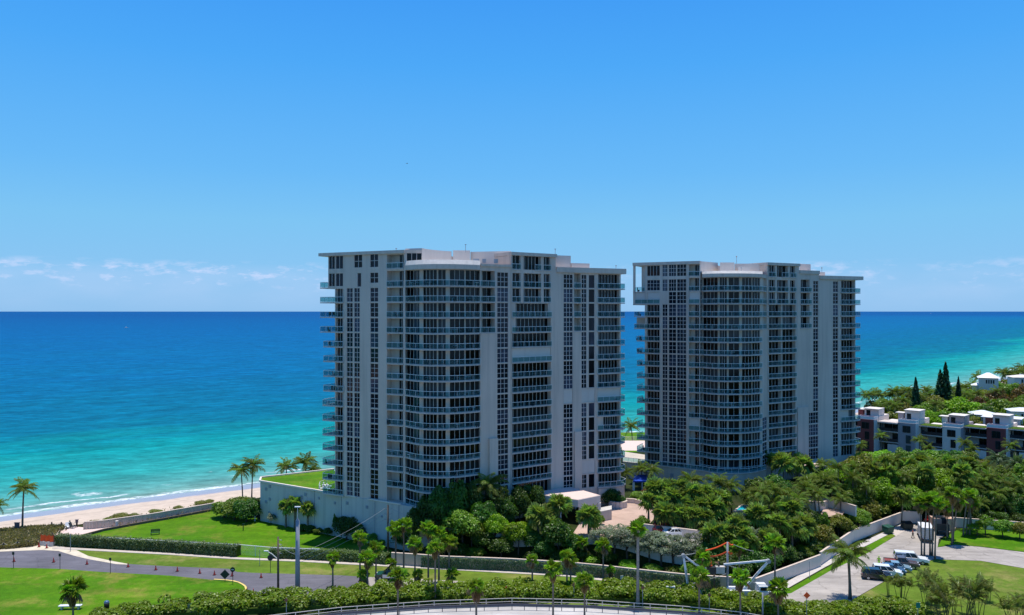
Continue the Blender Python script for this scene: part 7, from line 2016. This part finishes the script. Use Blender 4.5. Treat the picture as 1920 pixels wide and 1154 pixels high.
# beach chairs by the path
for i, (px, py) in enumerate(((126, 992), (137, 991))):
    x, y, z = GP(px, py); t = tag(empty('beach_chair', (x, y, 0.02), .4 + i), f'{["white", "dark"][i]} slatted beach chair beside the path to the beach', 'chair')
    mb = MB(); mb.box((0, 0, .42), (.8, .9, .08)); mb.part('seat', M['white' if i == 0 else 'darkmetal'], t)
    mb = MB(); mb.face([(-.4, .4, .42), (.4, .4, .42), (.4, .75, 1.15), (-.4, .75, 1.15)]); mb.face([(-.4, .45, .42), (-.4, .8, 1.15), (.4, .8, 1.15), (.4, .45, .42)]); mb.part('backrest', M['white' if i == 0 else 'darkmetal'], t)
    for sx in (-.36, .36):
        for sy in (-.4, .4):
            mb = MB(); mb.box((sx, sy, .2), (.07, .07, .42)); mb.part('leg', M['white'], t)
M['binblue'] = simple('bin_lid_blue', (.05, .12, .24), .4, .4)
# bench on the lawn, bins, white slab bench
x, y, z = GP(291, 1003); t = tag(empty('bench', (x, y, .02), rad(18)), 'dark green bench alone on the bright lawn', 'bench')
M['benchgreen'] = simple('bench_green', (.01, .05, .03), .6, .3)
for k in range(3):
    mb = MB(); mb.box((0, -.2 + k * .2, .46), (1.7, .16, .05)); mb.part('seat_slat', M['benchgreen'], t)
    mb = MB(); mb.box((0, .3 + k * .04, .62 + k * .17), (1.7, .05, .14)); mb.part('back_slat', M['benchgreen'], t)
for sx in (-.75, .75):
    mb = MB(); mb.box((sx, .0, .23), (.08, .55, .46)); mb.box((sx, .32, .7), (.08, .06, .6)); mb.part('frame', M['darkmetal'], t)
for i, (px, py, lab) in enumerate(((200, 1142, 'black litter bin with a blue dome lid on the near lawn'), (147, 1099, 'litter bin with a blue dome lid behind the small fan palm'))):
    x, y, z = GP(px, py); t = tag(empty('litter_bin', (x, y, .03)), lab, 'litter bin')
    mb = MB(); mb.tube([(0, 0, 0), (0, 0, .95)], [.36, .38], 14); mb.part('drum', M['black'], t, smooth=True)
    mb = MB(); mb.sphere((0, 0, .97), .38, 14, 6, sz=.7); mb.part('lid', M['binblue'], t, smooth=True)
    mb = MB(); mb.tube([(0, 0, .88), (0, 0, .96)], .40, 14); mb.part('ring', M['steel'], t)
x, y, z = GP(132, 1143); t = tag(empty('slab_bench', (x, y, .03), rad(4)), 'long white slab bench behind the small fan palm on the near lawn', 'bench')
mb = MB(); mb.box((0, 0, .55), (3.3, .75, .12)); mb.part('slab', M['white'], t)
for s in (-1.2, 1.2):
    mb = MB(); mb.box((s, 0, .25), (.2, .5, .5)); mb.part('leg', M['concrete'], t)
x, y, z = GP(456, 995); t = tag(empty('sign_post', (x, y, .02)), 'short green marker post standing on the bright lawn', 'post')
mb = MB(); mb.box((0, 0, .65), (.16, .12, 1.3)); mb.part('post', M['benchgreen'], t); mb = MB(); mb.box((.05, 0, 1.3), (.5, .16, .14)); mb.part('top', M['benchgreen'], t)
x, y, z = GP(478, 977); t = tag(empty('drinking_fountain', (x, y, .02)), 'small white fountain stand beside the dense bushes', 'fountain')
mb = MB(); mb.tube([(0, 0, 0), (0, 0, .9)], [.16, .12], 8); mb.part('stem', M['white'], t); mb = MB(); mb.tube([(0, 0, .9), (0, 0, 1.05)], [.2, .42], 10); mb.part('basin', M['white'], t)
x, y, z = GP(602, 989); t = tag(empty('utility_box', (x, y, .02)), 'grey utility box against the podium wall', 'utility box')
mb = MB(); mb.box((0, 0, .55), (.9, .7, 1.1)); mb.part('cabinet', M['steel'], t); mb = MB(); mb.box((0, -.37, .55), (.7, .03, .85)); mb.part('door', M['steel'], t)
# ------------------------------------------------------------------ vehicles
def paint(name, col, rough=.22):
    m, nt, N, L, out = new_mat(name)
    p_ = pbsdf(nt, out, nmix(nt, 1.0, col, nramp(nt, nnoise(nt, 2.0, 3), [(.3, .94), (.7, 1.05)]), 'MULTIPLY'), rough, .5); p_.inputs['Coat Weight'].default_value = .6
    p_.inputs['Coat Roughness'].default_value = .08
    return m
M['carglass'] = simple('car_glass', (.012, .014, .018), .05, .5, var=0)
M['rim'] = simple('wheel_rim', (.45, .45, .47), .35, .5, .6, var=.05)
M['lamp_clear'] = simple('headlight', (.8, .8, .82), .15, .5, var=0)
M['lamp_red'] = simple('taillight', (.45, .01, .01), .2, .5, var=0)
PROFILE = {
    'sedan': dict(L=4.6, W=1.82, body=[(-2.3, .35), (-2.28, .82), (-2.15, .95), (-1.35, 1.0), (.85, .98), (2.0, .84), (2.28, .68), (2.3, .35)], cab=(-1.55, 1.15, -.85, .35, 1.44), z0=.97),
    'suv': dict(L=4.7, W=1.9, body=[(-2.35, .4), (-2.33, 1.0), (-2.25, 1.12), (.9, 1.10), (2.1, .98), (2.33, .8), (2.35, .4)], cab=(-2.25, 1.2, -2.0, .35, 1.72), z0=1.1),
    'pickup': dict(L=5.6, W=1.95, body=[(-2.8, .5), (-2.8, 1.08), (-.75, 1.08), (-.7, 1.1), (1.1, 1.12), (2.5, 1.02), (2.78, .85), (2.8, .5)], cab=(-.8, 1.25, -.65, .5, 1.78), z0=1.1),
    'van': dict(L=5.6, W=1.95, body=[(-2.8, .5), (-2.8, 1.1), (1.1, 1.12), (2.5, 1.02), (2.78, .85), (2.8, .5)], cab=(-2.78, 1.25, -2.6, .5, 1.85), z0=1.1),
}
def car(kind, px, py, rz, pmat, label, cat='car', base=None, roofmat=None, doors=None, tonneau=False):
    d = PROFILE[kind]; x, y, z = base if base else GP(px, py)
    t = tag(empty('parked_' + {'sedan': 'car', 'suv': 'car', 'pickup': 'pickup', 'van': 'pickup'}[kind], (x, y, max(z, .024)), rad(rz)), label, cat, 'parked vehicles')
    W = d['W'] / 2; mb = MB(); ys = [(-W, .92, .02), (-W + .06, 1.0, 0), (W - .06, 1.0, 0), (W, .92, .02)]
    prof = d['body']; n = len(prof); cx = 0; i0 = len(mb.v)
    for yy, s, dz in ys:
        for (a, b) in prof: mb.v.append((a * (s if abs(a) > 1.9 else 1), yy, b - (dz if b > .6 else 0)))
    for k in range(3):
        for j in range(n):
            j2 = (j + 1) % n; mb.f.append((i0 + k * n + j, i0 + (k + 1) * n + j, i0 + (k + 1) * n + j2, i0 + k * n + j2)); mb.m.append(0)
    mb.f.append(tuple(i0 + j for j in range(n))); mb.m.append(0)
    mb.f.append(tuple(i0 + 3 * n + j for j in reversed(range(n)))); mb.m.append(0)
    body = mb.part('body', M[pmat], t)
    xa, xb, xc, xd, zt = d['cab']; z0 = d['z0'] - .03; w0, w1 = W * .93, W * .74
    mb = MB(); A = [(xa, -w0, z0), (xb, -w0, z0), (xb, w0, z0), (xa, w0, z0)]; Bq = [(xc, -w1, zt), (xd, -w1, zt), (xd, w1, zt), (xc, w1, zt)]
    for q in ((0, 1), (1, 2), (2, 3), (3, 0)): mb.face([A[q[0]], A[q[1]], Bq[q[1]], Bq[q[0]]])
    mb.part('windows', M['carglass'], t)
    mb = MB(); mb.prism([(xc - .03, -w1 - .02), (xd + .03, -w1 - .02), (xd + .03, w1 + .02), (xc - .03, w1 + .02)], zt - .03, zt + .06); mb.part('roof', M[roofmat or pmat], t)
    mb = MB()
    for s in (-1, 1):
        for f in (0.0, .36, .70, 1.0):
            a = Vector((xa + (xb - xa) * f, s * w0, z0)); b = Vector((xc + (xd - xc) * f, s * w1, zt)); o_ = Vector((0, s * .015, 0)); mb.beam(a + o_, b + o_, .09, .05)
    if kind == 'van':
        for s in (-1, 1): mb.box((-1.7, s * W * .86, 1.28), (1.6, .05, .30)); mb.box((-1.7, s * W * .80, 1.72), (1.6, .05, .22))
    mb.part('pillars', M[pmat], t)
    if kind == 'pickup':
        mb = MB(); mb.box((-1.8, 0, 1.09), (1.85, W * 1.7, .03)); mb.part('load_bed', M['black'] if not tonneau else M['maroon'], t)
        mb = MB()
        for s in (-1, 1): mb.box((-1.8, s * (W - .06), 1.14), (1.95, .10, .12))
        mb.box((-2.75, 0, 1.14), (.08, W * 1.9, .12)); mb.part('bed_rail', M[pmat], t)
    for wx in (-d['L'] * .30, d['L'] * .31):
        for s in (-1, 1):
            wt = MB(); wt.tube([(wx, s * (W - .20), .34), (wx, s * (W + .012), .34)], .34, 16); wo = wt.part('wheel', M['black'], t)
            rm = MB(); rm.tube([(wx, s * (W - .02), .34), (wx, s * (W + .03), .34)], .22, 10); rm.part('rim', M['rim'], wo)
    for s in (-1, 1):
        mb = MB(); mb.box((d['L'] / 2 - .04, s * W * .68, d['body'][-2][1] - .02), (.14, .36, .15)); mb.part('headlight', M['lamp_clear'], t)
        mb = MB(); mb.box((-d['L'] / 2 + .04, s * W * .78, .84), (.12, .24, .22)); mb.part('taillight', M['lamp_red'], t)
    for s in (-1, 1):
        mb = MB(); mb.box((xb - .35, s * (W + .07), z0 + .12), (.12, .18, .14)); mb.part('mirror', M[pmat], t)
    if doors:
        for s in (-1, 1):
            mb = MB(); mb.box((.1, s * (W + .004), .72), (1.9, .03, .55)); mb.part('door', M[doors], t)
    mb = MB(); mb.box((d['L'] / 2 - .02, 0, .42), (.12, W * 1.7, .16)); mb.box((-d['L'] / 2 + .02, 0, .45), (.12, W * 1.7, .16)); mb.part('bumper', M['black' if kind in ('suv',) else pmat], t)
    return t
for nme, c in (('p_navy', (.012, .018, .035)), ('p_white', (.78, .78, .78)), ('p_blue', (.05, .12, .22)), ('p_lblue', (.22, .33, .40)), ('p_bronze', (.10, .07, .07)), ('p_green', (.005, .06, .035)), ('p_grey', (.12, .12, .13)), ('p_red', (.20, .01, .015))):
    M[nme] = paint('car_paint' + nme[1:], c)
car('suv', 1644, 1086.5, -17, 'p_navy', 'dark navy hatchback nearest the camera in the slanted parking row', base=None)
car('suv', 1663, 1080, -17, 'p_white', 'white car behind the dark navy hatchback in the parking row')
car('sedan', 1670, 1074.5, -17, 'p_blue', 'dark blue car squeezed between the white and the pale blue ones')
car('sedan', 1681, 1070, -17, 'p_lblue', 'pale blue saloon in the middle of the parking row')
car('pickup', 1690, 1064, -17, 'p_bronze', 'dark bronze pickup with an open bed in the parking row', 'pickup', tonneau=True)
car('van', 1708, 1055.5, -17, 'p_white', 'white pickup with a covered bed at the far end of the parking row', 'pickup')
car('suv', 731, 1086, 178, 'p_green', 'dark green patrol car with white doors behind the shaggy palms', doors='p_white')
car('suv', 1247, 1002, 10, 'p_red', 'dark red car parked behind the silver trees', base=(*G(1247, 1001, 4.5), 4.54))
car('sedan', 1267, 1008, 8, 'p_white', 'white car parked beside the dark red one behind the silver trees', base=(*G(1267, 1006, 4.5), 4.54))
car('sedan', 1398, 1000, 10, 'p_white', 'white car glimpsed under the palms by the pool hedge', base=(*G(1408, 994, 4.5), 4.54))
# box truck seen from behind
x, y, z = GP(1739, 1019); t = tag(empty('box_truck', (x, y, .03), rad(-20)), 'white box truck with a roller door, seen from behind among the slim palms', 'truck'); t.scale = (.9, .9, .88)
mb = MB(); mb.box((0, 2.6, 2.05), (2.5, 5.2, 2.4)); mb.part('cargo_box', M['white'], t)
mb = MB(); mb.box((0, -.03, 2.0), (2.0, .05, 2.0)); dr = mb.part('roller_door', M['podium'], t)
mb = MB()
for k in range(5): mb.box((0, -.07, 1.15 + k * .42), (2.0, .03, .04))
mb.part('door_rib', M['steel'], dr)
mb = MB()
for s in (-1.2, 1.2): mb.box((s, -.03, 2.05), (.10, .08, 2.5))
mb.box((0, -.03, 3.24), (2.5, .08, .10)); mb.box((0, -.1, .72), (2.4, .3, .14)); mb.part('frame', M['darkmetal'], t)
mb = MB(); mb.prism([(-1.15, 5.3), (1.15, 5.3), (1.1, 7.0), (-1.1, 7.0)], .6, 1.6); mb.prism([(-1.1, 5.3), (1.1, 5.3), (1.05, 6.5), (-1.05, 6.5)], 1.6, 2.45); mb.part('cab', M['white'], t)
for wx in (-1.05, 1.05):
    for wy in (1.3, 6.2):
        mb = MB(); mb.tube([(wx - .16, wy, .48), (wx + .16, wy, .48)], .48, 14); w_ = mb.part('wheel', M['black'], t); mb = MB(); mb.tube([(wx - .18, wy, .48), (wx + .18, wy, .48)], .26, 10); mb.part('rim', M['rim'], w_)
for s in (-1, 1):
    mb = MB(); mb.box((s * 1.0, -.06, .95), (.2, .08, .14)); mb.part('taillight', M['lamp_red'], t)
# dump truck beyond it
x, y, z = GP(1768, 1006); t = tag(empty('dump_truck', (x, y, .03), rad(-22)), 'dark open topped dump truck parked in front of the box truck', 'truck')
mb = MB()
for s in (-1.1, 1.1): mb.box((s, 2.2, 1.75), (.1, 4.4, 1.3))
mb.box((0, 0, 1.75), (2.2, .1, 1.3)); mb.box((0, 4.4, 1.9), (2.2, .1, 1.6)); mb.box((0, 2.2, 1.15), (2.2, 4.4, .1)); mb.part('dump_bed', M['darkmetal'], t)
mb = MB()
for k in range(5):
    for s in (-1.18, 1.18): mb.box((s, .4 + k * .9, 1.75), (.08, .12, 1.35))
mb.part('rib', M['steel'], t)
mb = MB(); mb.prism([(-1.1, 4.6), (1.1, 4.6), (1.05, 6.4), (-1.05, 6.4)], .6, 2.5); mb.part('cab', M['p_grey'], t)
for wx in (-1.0, 1.0):
    for wy in (.9, 2.1, 5.6):
        mb = MB(); mb.tube([(wx - .16, wy, .5), (wx + .16, wy, .5)], .5, 14); mb.part('wheel', M['black'], t)
# peach container and a red machine behind
o = G(1770, 996); t = tag(empty('container', (*o, 0), rad(-6)), 'large peach coloured container at the end of the service road', 'container')
M['peach'] = simple('peach_container_paint', (.66, .42, .30), .7, .2, var=.06)
mb = MB(); mb.box((0, 1.3, 1.25), (4.0, 2.4, 2.5)); mb.part('box', M['peach'], t)
mb = MB()
for k in range(9): mb.box((-1.8 + k * .45, .08, 1.25), (.08, .06, 2.3))
mb.part('rib', M['peach'], t)
x, y, z = GP(1743, 985); t = tag(empty('compact_loader', (x, y, .03), rad(200)), 'small red loader beyond the box truck', 'loader')
mb = MB(); mb.box((0, 0, .8), (1.8, 1.2, .8)); mb.box((-.3, 0, 1.5), (.9, 1.0, .7)); mb.part('body', M['red'], t)
mb = MB(); mb.beam((.6, .5, 1.0), (1.6, .5, .5), .12, .2); mb.beam((.6, -.5, 1.0), (1.6, -.5, .5), .12, .2); mb.box((1.8, 0, .4), (.5, 1.5, .5)); mb.part('bucket', M['darkmetal'], t)
for wx in (-.6, .6):
    for wy in (-.65, .65): mb = MB(); mb.tube([(wx, wy - .12, .4), (wx, wy + .12, .4)], .4, 12); mb.part('wheel', M['black'], t)
# dumpsters
for px, py, rz, m, lab in ((1665, 1000.5, 28, 'green_paint', 'open green dumpster on the concrete pad by the white wall'), (1701, 993.5, -4, 'dumpdark', 'dark dumpster with black lids in the wall corner')):
    if m == 'dumpdark': M[m] = simple('dark_dumpster', (.025, .035, .03), .6, .3, var=.2)
    x, y, z = GP(px, py); t = tag(empty('dumpster', (x, y, .05), rad(rz)), lab, 'dumpster')
    mb = MB(); i = len(mb.v)
    mb.v += [(-.85, -.6, .15), (.85, -.6, .15), (.85, .6, .15), (-.85, .6, .15), (-.98, -.78, 1.25), (.98, -.78, 1.25), (.98, .72, 1.45), (-.98, .72, 1.45)]
    for q in ((3, 2, 1, 0), (0, 1, 5, 4), (1, 2, 6, 5), (2, 3, 7, 6), (3, 0, 4, 7), (4, 5, 6, 7)): mb.f.append(tuple(i + k for k in q)); mb.m.append(0)
    mb.part('bin', M[m], t)
    for s in (-1, 1):
        l_ = MB(); l_.beam((s * .5, -.75, 1.34), (s * .5, .74, 1.54), .92, .06); l_.part('lid', M['green_paint' if m == 'green_paint' else 'black'], t)
        l_ = MB(); l_.beam((s * 1.0, -.5, .85), (s * 1.0, .5, .85), .12, .18); l_.part('lift_pocket', M[m], t)
# ------------------------------------------------------------------ furniture on the tower balconies
def furniture(name, spots, label):
    r = random.Random(9); mb = MB()
    for (x, y, z) in spots:
        for k in range(r.randint(1, 3)):
            qx, qy = x + r.uniform(-.7, .7), y + r.uniform(-.15, .15); a = r.uniform(0, 1.5)
            if r.random() < .4:
                mb.box((qx, qy, z + .70), (.75, .55, .05), 0, a); mb.box((qx, qy, z + .35), (.08, .08, .7), 0, a)
            else:
                mb.box((qx, qy, z + .42), (.5, .5, .08), 1, a); mb.box((qx + math.sin(a) * -.22, qy + math.cos(a) * .22, z + .72), (.5, .06, .6), 1, a)
                for s in (-.2, .2): mb.box((qx + s * math.cos(a), qy + s * math.sin(a), z + .2), (.05, .4, .4), 1, a)
    o = mb.build(name, [M['white'], M['darkmetal']]); o['kind'] = 'stuff'; o['label'] = label
rf = random.Random(31)
sp = []
for k in range(14):
    for px, Y in ((738, 150.9), (775, 147.9), (806, 145.9), (856, 146.2), (885, 147.6), (620, 157.2), (1145, 165.1), (995, 156.0)):
        if rf.random() < .55: sp.append((*PY(px + rf.uniform(-5, 5), Y), fl(k)))
furniture('balcony_furniture', sp, 'small tables and chairs standing on the balconies of the nearer tower')
sp = []
for k in range(14):
    for px, Y in ((1302, 182.9), (1332, 180.4), (1356, 179.0), (1376, 179.0), (1402, 179.8), (1200, 190), (1590, 198.4)):
        if rf.random() < .5: sp.append((*PY(px + rf.uniform(-4, 4), Y), fl(k)))
furniture('balcony_furniture', sp, 'small tables and chairs standing on the balconies of the farther tower')
# ------------------------------------------------------------------ people
def skin_obj(name, nodes, edges, mat, parent, loc=(0, 0, 0)):
    me = bpy.data.meshes.new(name); me.from_pydata([n_[:3] for n_ in nodes], edges, []); me.materials.append(mat)
    o = bpy.data.objects.new(name, me); COL.objects.link(o); o.parent = parent; o.location = loc
    sm = o.modifiers.new('skin', 'SKIN'); sm.use_smooth_shade = True
    sv = me.skin_vertices[0].data
    for i, n_ in enumerate(nodes):
        r_ = n_[3]; sv[i].radius = (r_, r_) if not isinstance(r_, tuple) else r_
        sv[i].use_root = (i == 0)
    ss = o.modifiers.new('smooth', 'SUBSURF'); ss.levels = 1; ss.render_levels = 1
    return o
def person(loc, rz, shirt, trousers, hat, label, stride=.22, arms=((.30, .05), (.30, -.1)), S=1.0, reach=0.0):
    t = tag(empty('person', loc, rad(rz)), label, 'person')
    t.scale = (S, S, S)
    N_ = [(0, 0, .95, (.15, .11)), (0, 0, 1.15, (.14, .10)), (0, 0, 1.38, (.17, .11)), (0, 0, 1.50, .055), (0, .01, 1.58, .06), (0, .02, 1.66, (.085, .10)), (0, .01, 1.76, (.06, .07))]
    E = [(0, 1), (1, 2), (2, 3), (3, 4), (4, 5), (5, 6)]
    def add(p_, r_, c): N_.append((*p_, r_)); E.append((c, len(N_) - 1)); return len(N_) - 1
    add((0, .115, 1.655), .014, 5)                      # nose
    for s in (-1, 1): add((s * .095, .01, 1.655), .018, 5)   # ears
    hands = []
    for s, (out_, fwd) in zip((-1, 1), arms):
        a = add((s * .20, 0, 1.40), .062, 2)
        if reach:
            b = add((s * .27, .18, 1.30), .048, a); c = add((s * .20, .42, 1.38), .036, b); d_ = (0, .09, .02)
        else:
            b = add((s * out_, -.03 + fwd * .4, 1.14), .048, a); c = add((s * out_, .08 + fwd, .92), .036, b); d_ = (0, .03, -.09)
        hnd = add(tuple(N_[c][k] + d_[k] for k in range(3)), .034, c)
        hb = N_[hnd]
        for k in range(4): add((hb[0] + (k - 1.5) * .019, hb[1] + d_[1] * .75 + .01, hb[2] + d_[2] * .75), .009, hnd)
        add((hb[0] - s * .045, hb[1] + .03, hb[2] + d_[2] * .2), .010, hnd)
    legs = []
    for s, f in ((-1, stride), (1, -stride)):
        a = add((s * .10, 0, .86), .088, 0); b = add((s * .11, f * .55 + .03, .48), .062, a); c = add((s * .11, f, .09), .042, b); add((s * .12, f + .17, .04), .038, c)
        legs.append((a, b, c))
    skin_obj('body', N_, E, M['skin'], t)
    # shirt and trousers follow the same bones, a little wider
    q = [(0, 0, .93, (.165, .125)), (0, 0, 1.16, (.155, .12)), (0, 0, 1.39, (.185, .125)), (0, 0, 1.48, .075)]; e = [(0, 1), (1, 2), (2, 3)]
    for s in (-1, 1):
        sh = [n_ for n_ in N_ if abs(n_[0] - s * .20) < 1e-6 and abs(n_[2] - 1.40) < 1e-6][0]
        el = N_[N_.index(sh) + 1]
        q.append((*sh[:3], .075)); e.append((2, len(q) - 1)); q.append(((sh[0] + el[0]) / 2, (sh[1] + el[1]) / 2, (sh[2] + el[2]) / 2, .066)); e.append((len(q) - 2, len(q) - 1))
    skin_obj('shirt', q, e, M[shirt], t)
    q = [(0, 0, .95, (.16, .125))]; e = []
    for a, b, c in legs:
        i = len(q); q += [(*N_[a][:3], .10), (*N_[b][:3], .075), (N_[c][0], N_[c][1], .13, .06)]; e += [(0, i), (i, i + 1), (i + 1, i + 2)]
    skin_obj('trousers', q, e, M[trousers], t)
    for a, b, c in legs:
        mb = MB(); x_, y_ = N_[c][0], N_[c][1]; mb.box((x_, y_ + .06, .045), (.10, .29, .09)); mb.part('shoe', M['black'], t)
    mb = MB(); mb.sphere((0, .015, 1.72), .115, 10, 6, sz=.8); mb.part('helmet', M[hat], t, smooth=True)
    for s in (-1, 1):
        mb = MB(); mb.sphere((s * .035, .105, 1.675), .012, 6, 4); mb.part('eye', M['black'], t)
    mb = MB(); mb.box((0, .108, 1.605), (.05, .012, .012)); mb.part('mouth', M['red'], t)
    return t
x, y, z = GP(1711.5, 1009.5); person((x, y, .03), 240, 'orange_shirt' if 'orange_shirt' in M else 'orange', 'denim', 'brownboard', 'worker in an orange shirt walking across the service road')
x, y, z = GP(1648, 1062); person((x, y, .03), 160, 'neon', 'neon', 'neon', 'person in a neon yellow vest behind the parked cars', .05)
# ------------------------------------------------------------------ bucket trucks
M['boomwhite'] = simple('boom_white', (.74, .75, .78), .35, .4, var=.05)
def bucket_truck(px_t, cab_dir, elbow, tip, bucket_px, label, Y=122.9, bmat='white'):
    x, y = PY(px_t, Y); t = tag(empty('bucket_truck', (x, y, .03)), label, 'bucket truck')
    c = cab_dir
    mb = MB(); mb.box((c * 1.2, 0, .75), (6.6, 2.1, .2)); mb.box((-c * .6, -.85, 1.15), (3.2, .5, .8)); mb.box((-c * .6, .85, 1.15), (3.2, .5, .8)); mb.part('chassis', M['boomwhite'], t)
    mb = MB(); mb.prism([(c * 2.3, -1.1), (c * 4.6, -1.05), (c * 4.6, 1.05), (c * 2.3, 1.1)], .5, 1.4); mb.prism([(c * 2.3, -1.05), (c * 3.7, -1.0), (c * 3.7, 1.0), (c * 2.3, 1.05)], 1.4, 2.2); mb.part('cab', M['p_white'], t)
    mb = MB(); mb.box((c * 3.0, 0, 1.8), (1.0, 2.16, .5)); mb.box((c * 3.62, 0, 1.78), (.25, 1.8, .5)); mb.part('windows', M['carglass'], t)
    for wx in (-c * 1.0, c * 3.6):
        for s in (-1, 1): mb = MB(); mb.tube([(wx, s * .8, .48), (wx, s * 1.1, .48)], .48, 14); mb.part('wheel', M['black'], t)
    mb = MB(); mb.tube([(0, 0, .8), (0, 0, 1.35)], [.45, .35], 12); mb.part('turret', M['boomwhite'], t)
    def P(q): a = PY(q[0], Y); return Vector((a[0] - x, a[1] - y, Z_at(q[1], Y)))
    e, tp = P(elbow), P(tip); base = Vector((0, 0, 1.25))
    mb = MB(); mb.beam(base, e, .26, .32); mb.part('lower_boom', M['boomwhite'], t)
    mb = MB(); mb.beam(base + (e - base) * .12 + Vector((0, -.22, .1)), base + (e - base) * .55 + Vector((0, -.22, .25)), .14, .14); mb.part('ram', M['steel'], t)
    mb = MB(); mb.beam(e + Vector((0, .05, .1)), tp, .22, .26); mb.part('upper_boom', M['boomwhite'], t)
    mb = MB(); mb.tube([e + Vector((0, -.3, 0)), e + Vector((0, .3, 0))], .32, 12); mb.part('elbow', M['steel'], t)
    b = P(bucket_px); mb = MB(); mb.box((b.x, b.y, b.z + .5), (1.35, .8, 1.0)); mb.box((b.x, b.y, b.z + 1.02), (1.45, .9, .08)); mb.part('bucket', M[bmat], t)
    return t, Vector((x, y, .03)) + b
bt1, b1 = bucket_truck(1392, 1, (1441, 1053), (1357, 1059), (1350, 1075), 'white bucket truck on the right with its boom folded to a sharp elbow', bmat='podium')
bt2, b2 = bucket_truck(1291, -1, (1281.5, 1043), (1306, 1060), (1333, 1076), 'bucket truck on the left, hidden by the thicket except for its bent boom', bmat='darkmetal')
mb = MB(); e_ = Vector(bt2.location)
a = PY(1306, 122.9); mb.beam((a[0] - e_.x, a[1] - e_.y, Z_at(1060, 122.9)), (b2.x - e_.x - .4, b2.y - e_.y, b2.z + .7), .24, .28); mb.part('boom_tip', M['boomwhite'], bt2)
person((b2.x, b2.y, b2.z + .35), 60, 'orange', 'orange', 'red', 'worker in orange standing in the left dark bucket', .02, reach=1)
person((b1.x - .2, b1.y, b1.z + .25), 80, 'denim', 'denim', 'yellow', 'worker in dark clothes and yellow helmet in the right bucket', .02, reach=1)
# ------------------------------------------------------------------ boats, bird
def boat(px, py, L, label):
    Y = F * (H - SEA_Z) / (py - 584.6); x = X_at(px, Y)
    t = tag(empty('motor_boat', (x, Y, SEA_Z), rad(12)), label, 'boat', 'boats far out')
    w = L * .16; mb = MB(); i = 0
    mb.v += [(-L / 2, -w, .1), (L * .3, -w, .1), (L / 2, 0, .4), (L * .3, w, .1), (-L / 2, w, .1), (-L / 2, -w * 1.15, 1.4), (L * .3, -w * 1.15, 1.6), (L / 2 + .8, 0, 2.0), (L * .3, w * 1.15, 1.6), (-L / 2, w * 1.15, 1.4)]
    for k in range(5): mb.f.append((k, (k + 1) % 5, 5 + (k + 1) % 5, 5 + k)); mb.m.append(0)
    mb.f.append((5, 6, 7, 8, 9)); mb.m.append(0); mb.part('hull', M['white'], t)
    mb = MB(); mb.box((-L * .05, 0, 2.4), (L * .35, w * 1.5, 1.8), taper=.8); mb.part('cabin', M['white'], t)
    mb = MB(); mb.box((L * .05, 0, 2.7), (L * .22, w * 1.45, .6)); mb.part('windows', M['carglass'], t)
boat(237, 616, 12, 'small white motor boat far out on the left')
boat(1745, 588.5, 40, 'tiny pale boat on the horizon to the right of the towers')
Y = 140; x = X_at(763, Y); z = Z_at(307, Y); t = tag(empty('bird', (x, Y, z), .5), 'tiny dark bird gliding in the blue sky above the nearer tower', 'bird')
mb = MB(); mb.tube([(-.28, 0, 0), (-.1, 0, .02), (.15, 0, .03), (.30, 0, .02)], [.02, .06, .055, .015], 6); mb.part('body', M['darkmetal'], t, smooth=True)
for s in (-1, 1):
    mb = MB(); q = [(.10, s * .03, .03), (-.06, s * .03, .03), (-.08, s * .30, .11), (.06, s * .32, .12)]; mb.face(q if s > 0 else q[::-1]); q2 = [(.06, s * .32, .12), (-.08, s * .30, .11), (-.12, s * .62, .06)]; mb.face(q2 if s > 0 else q2[::-1]); mb.part('wing', M['darkmetal'], t)
t.scale = (.7, .7, .7)
# ------------------------------------------------------------------ labels that say which one
for grp, L_ in PEND.items():
    byw = {}
    for rec in L_: byw.setdefault((rec[2], rec[3]), []).append(rec)
    for (what, where), recs in byw.items():
        recs.sort(key=lambda r_: r_[0])
        for i, (px, o, _, _) in enumerate(recs):
            lab = f'{what}, {ordinal(i)} from left {where}' if len(recs) > 1 else (f'{what} {where}' if not where.startswith('of ') else f'the one {what} {where}')
            o['label'] = lab

for o in bpy.data.objects:      # LONG
    if 'label' in o and not (4 <= len(o['label'].replace('-', ' ').split()) <= 16): print('LONG', o.name, o['label'])
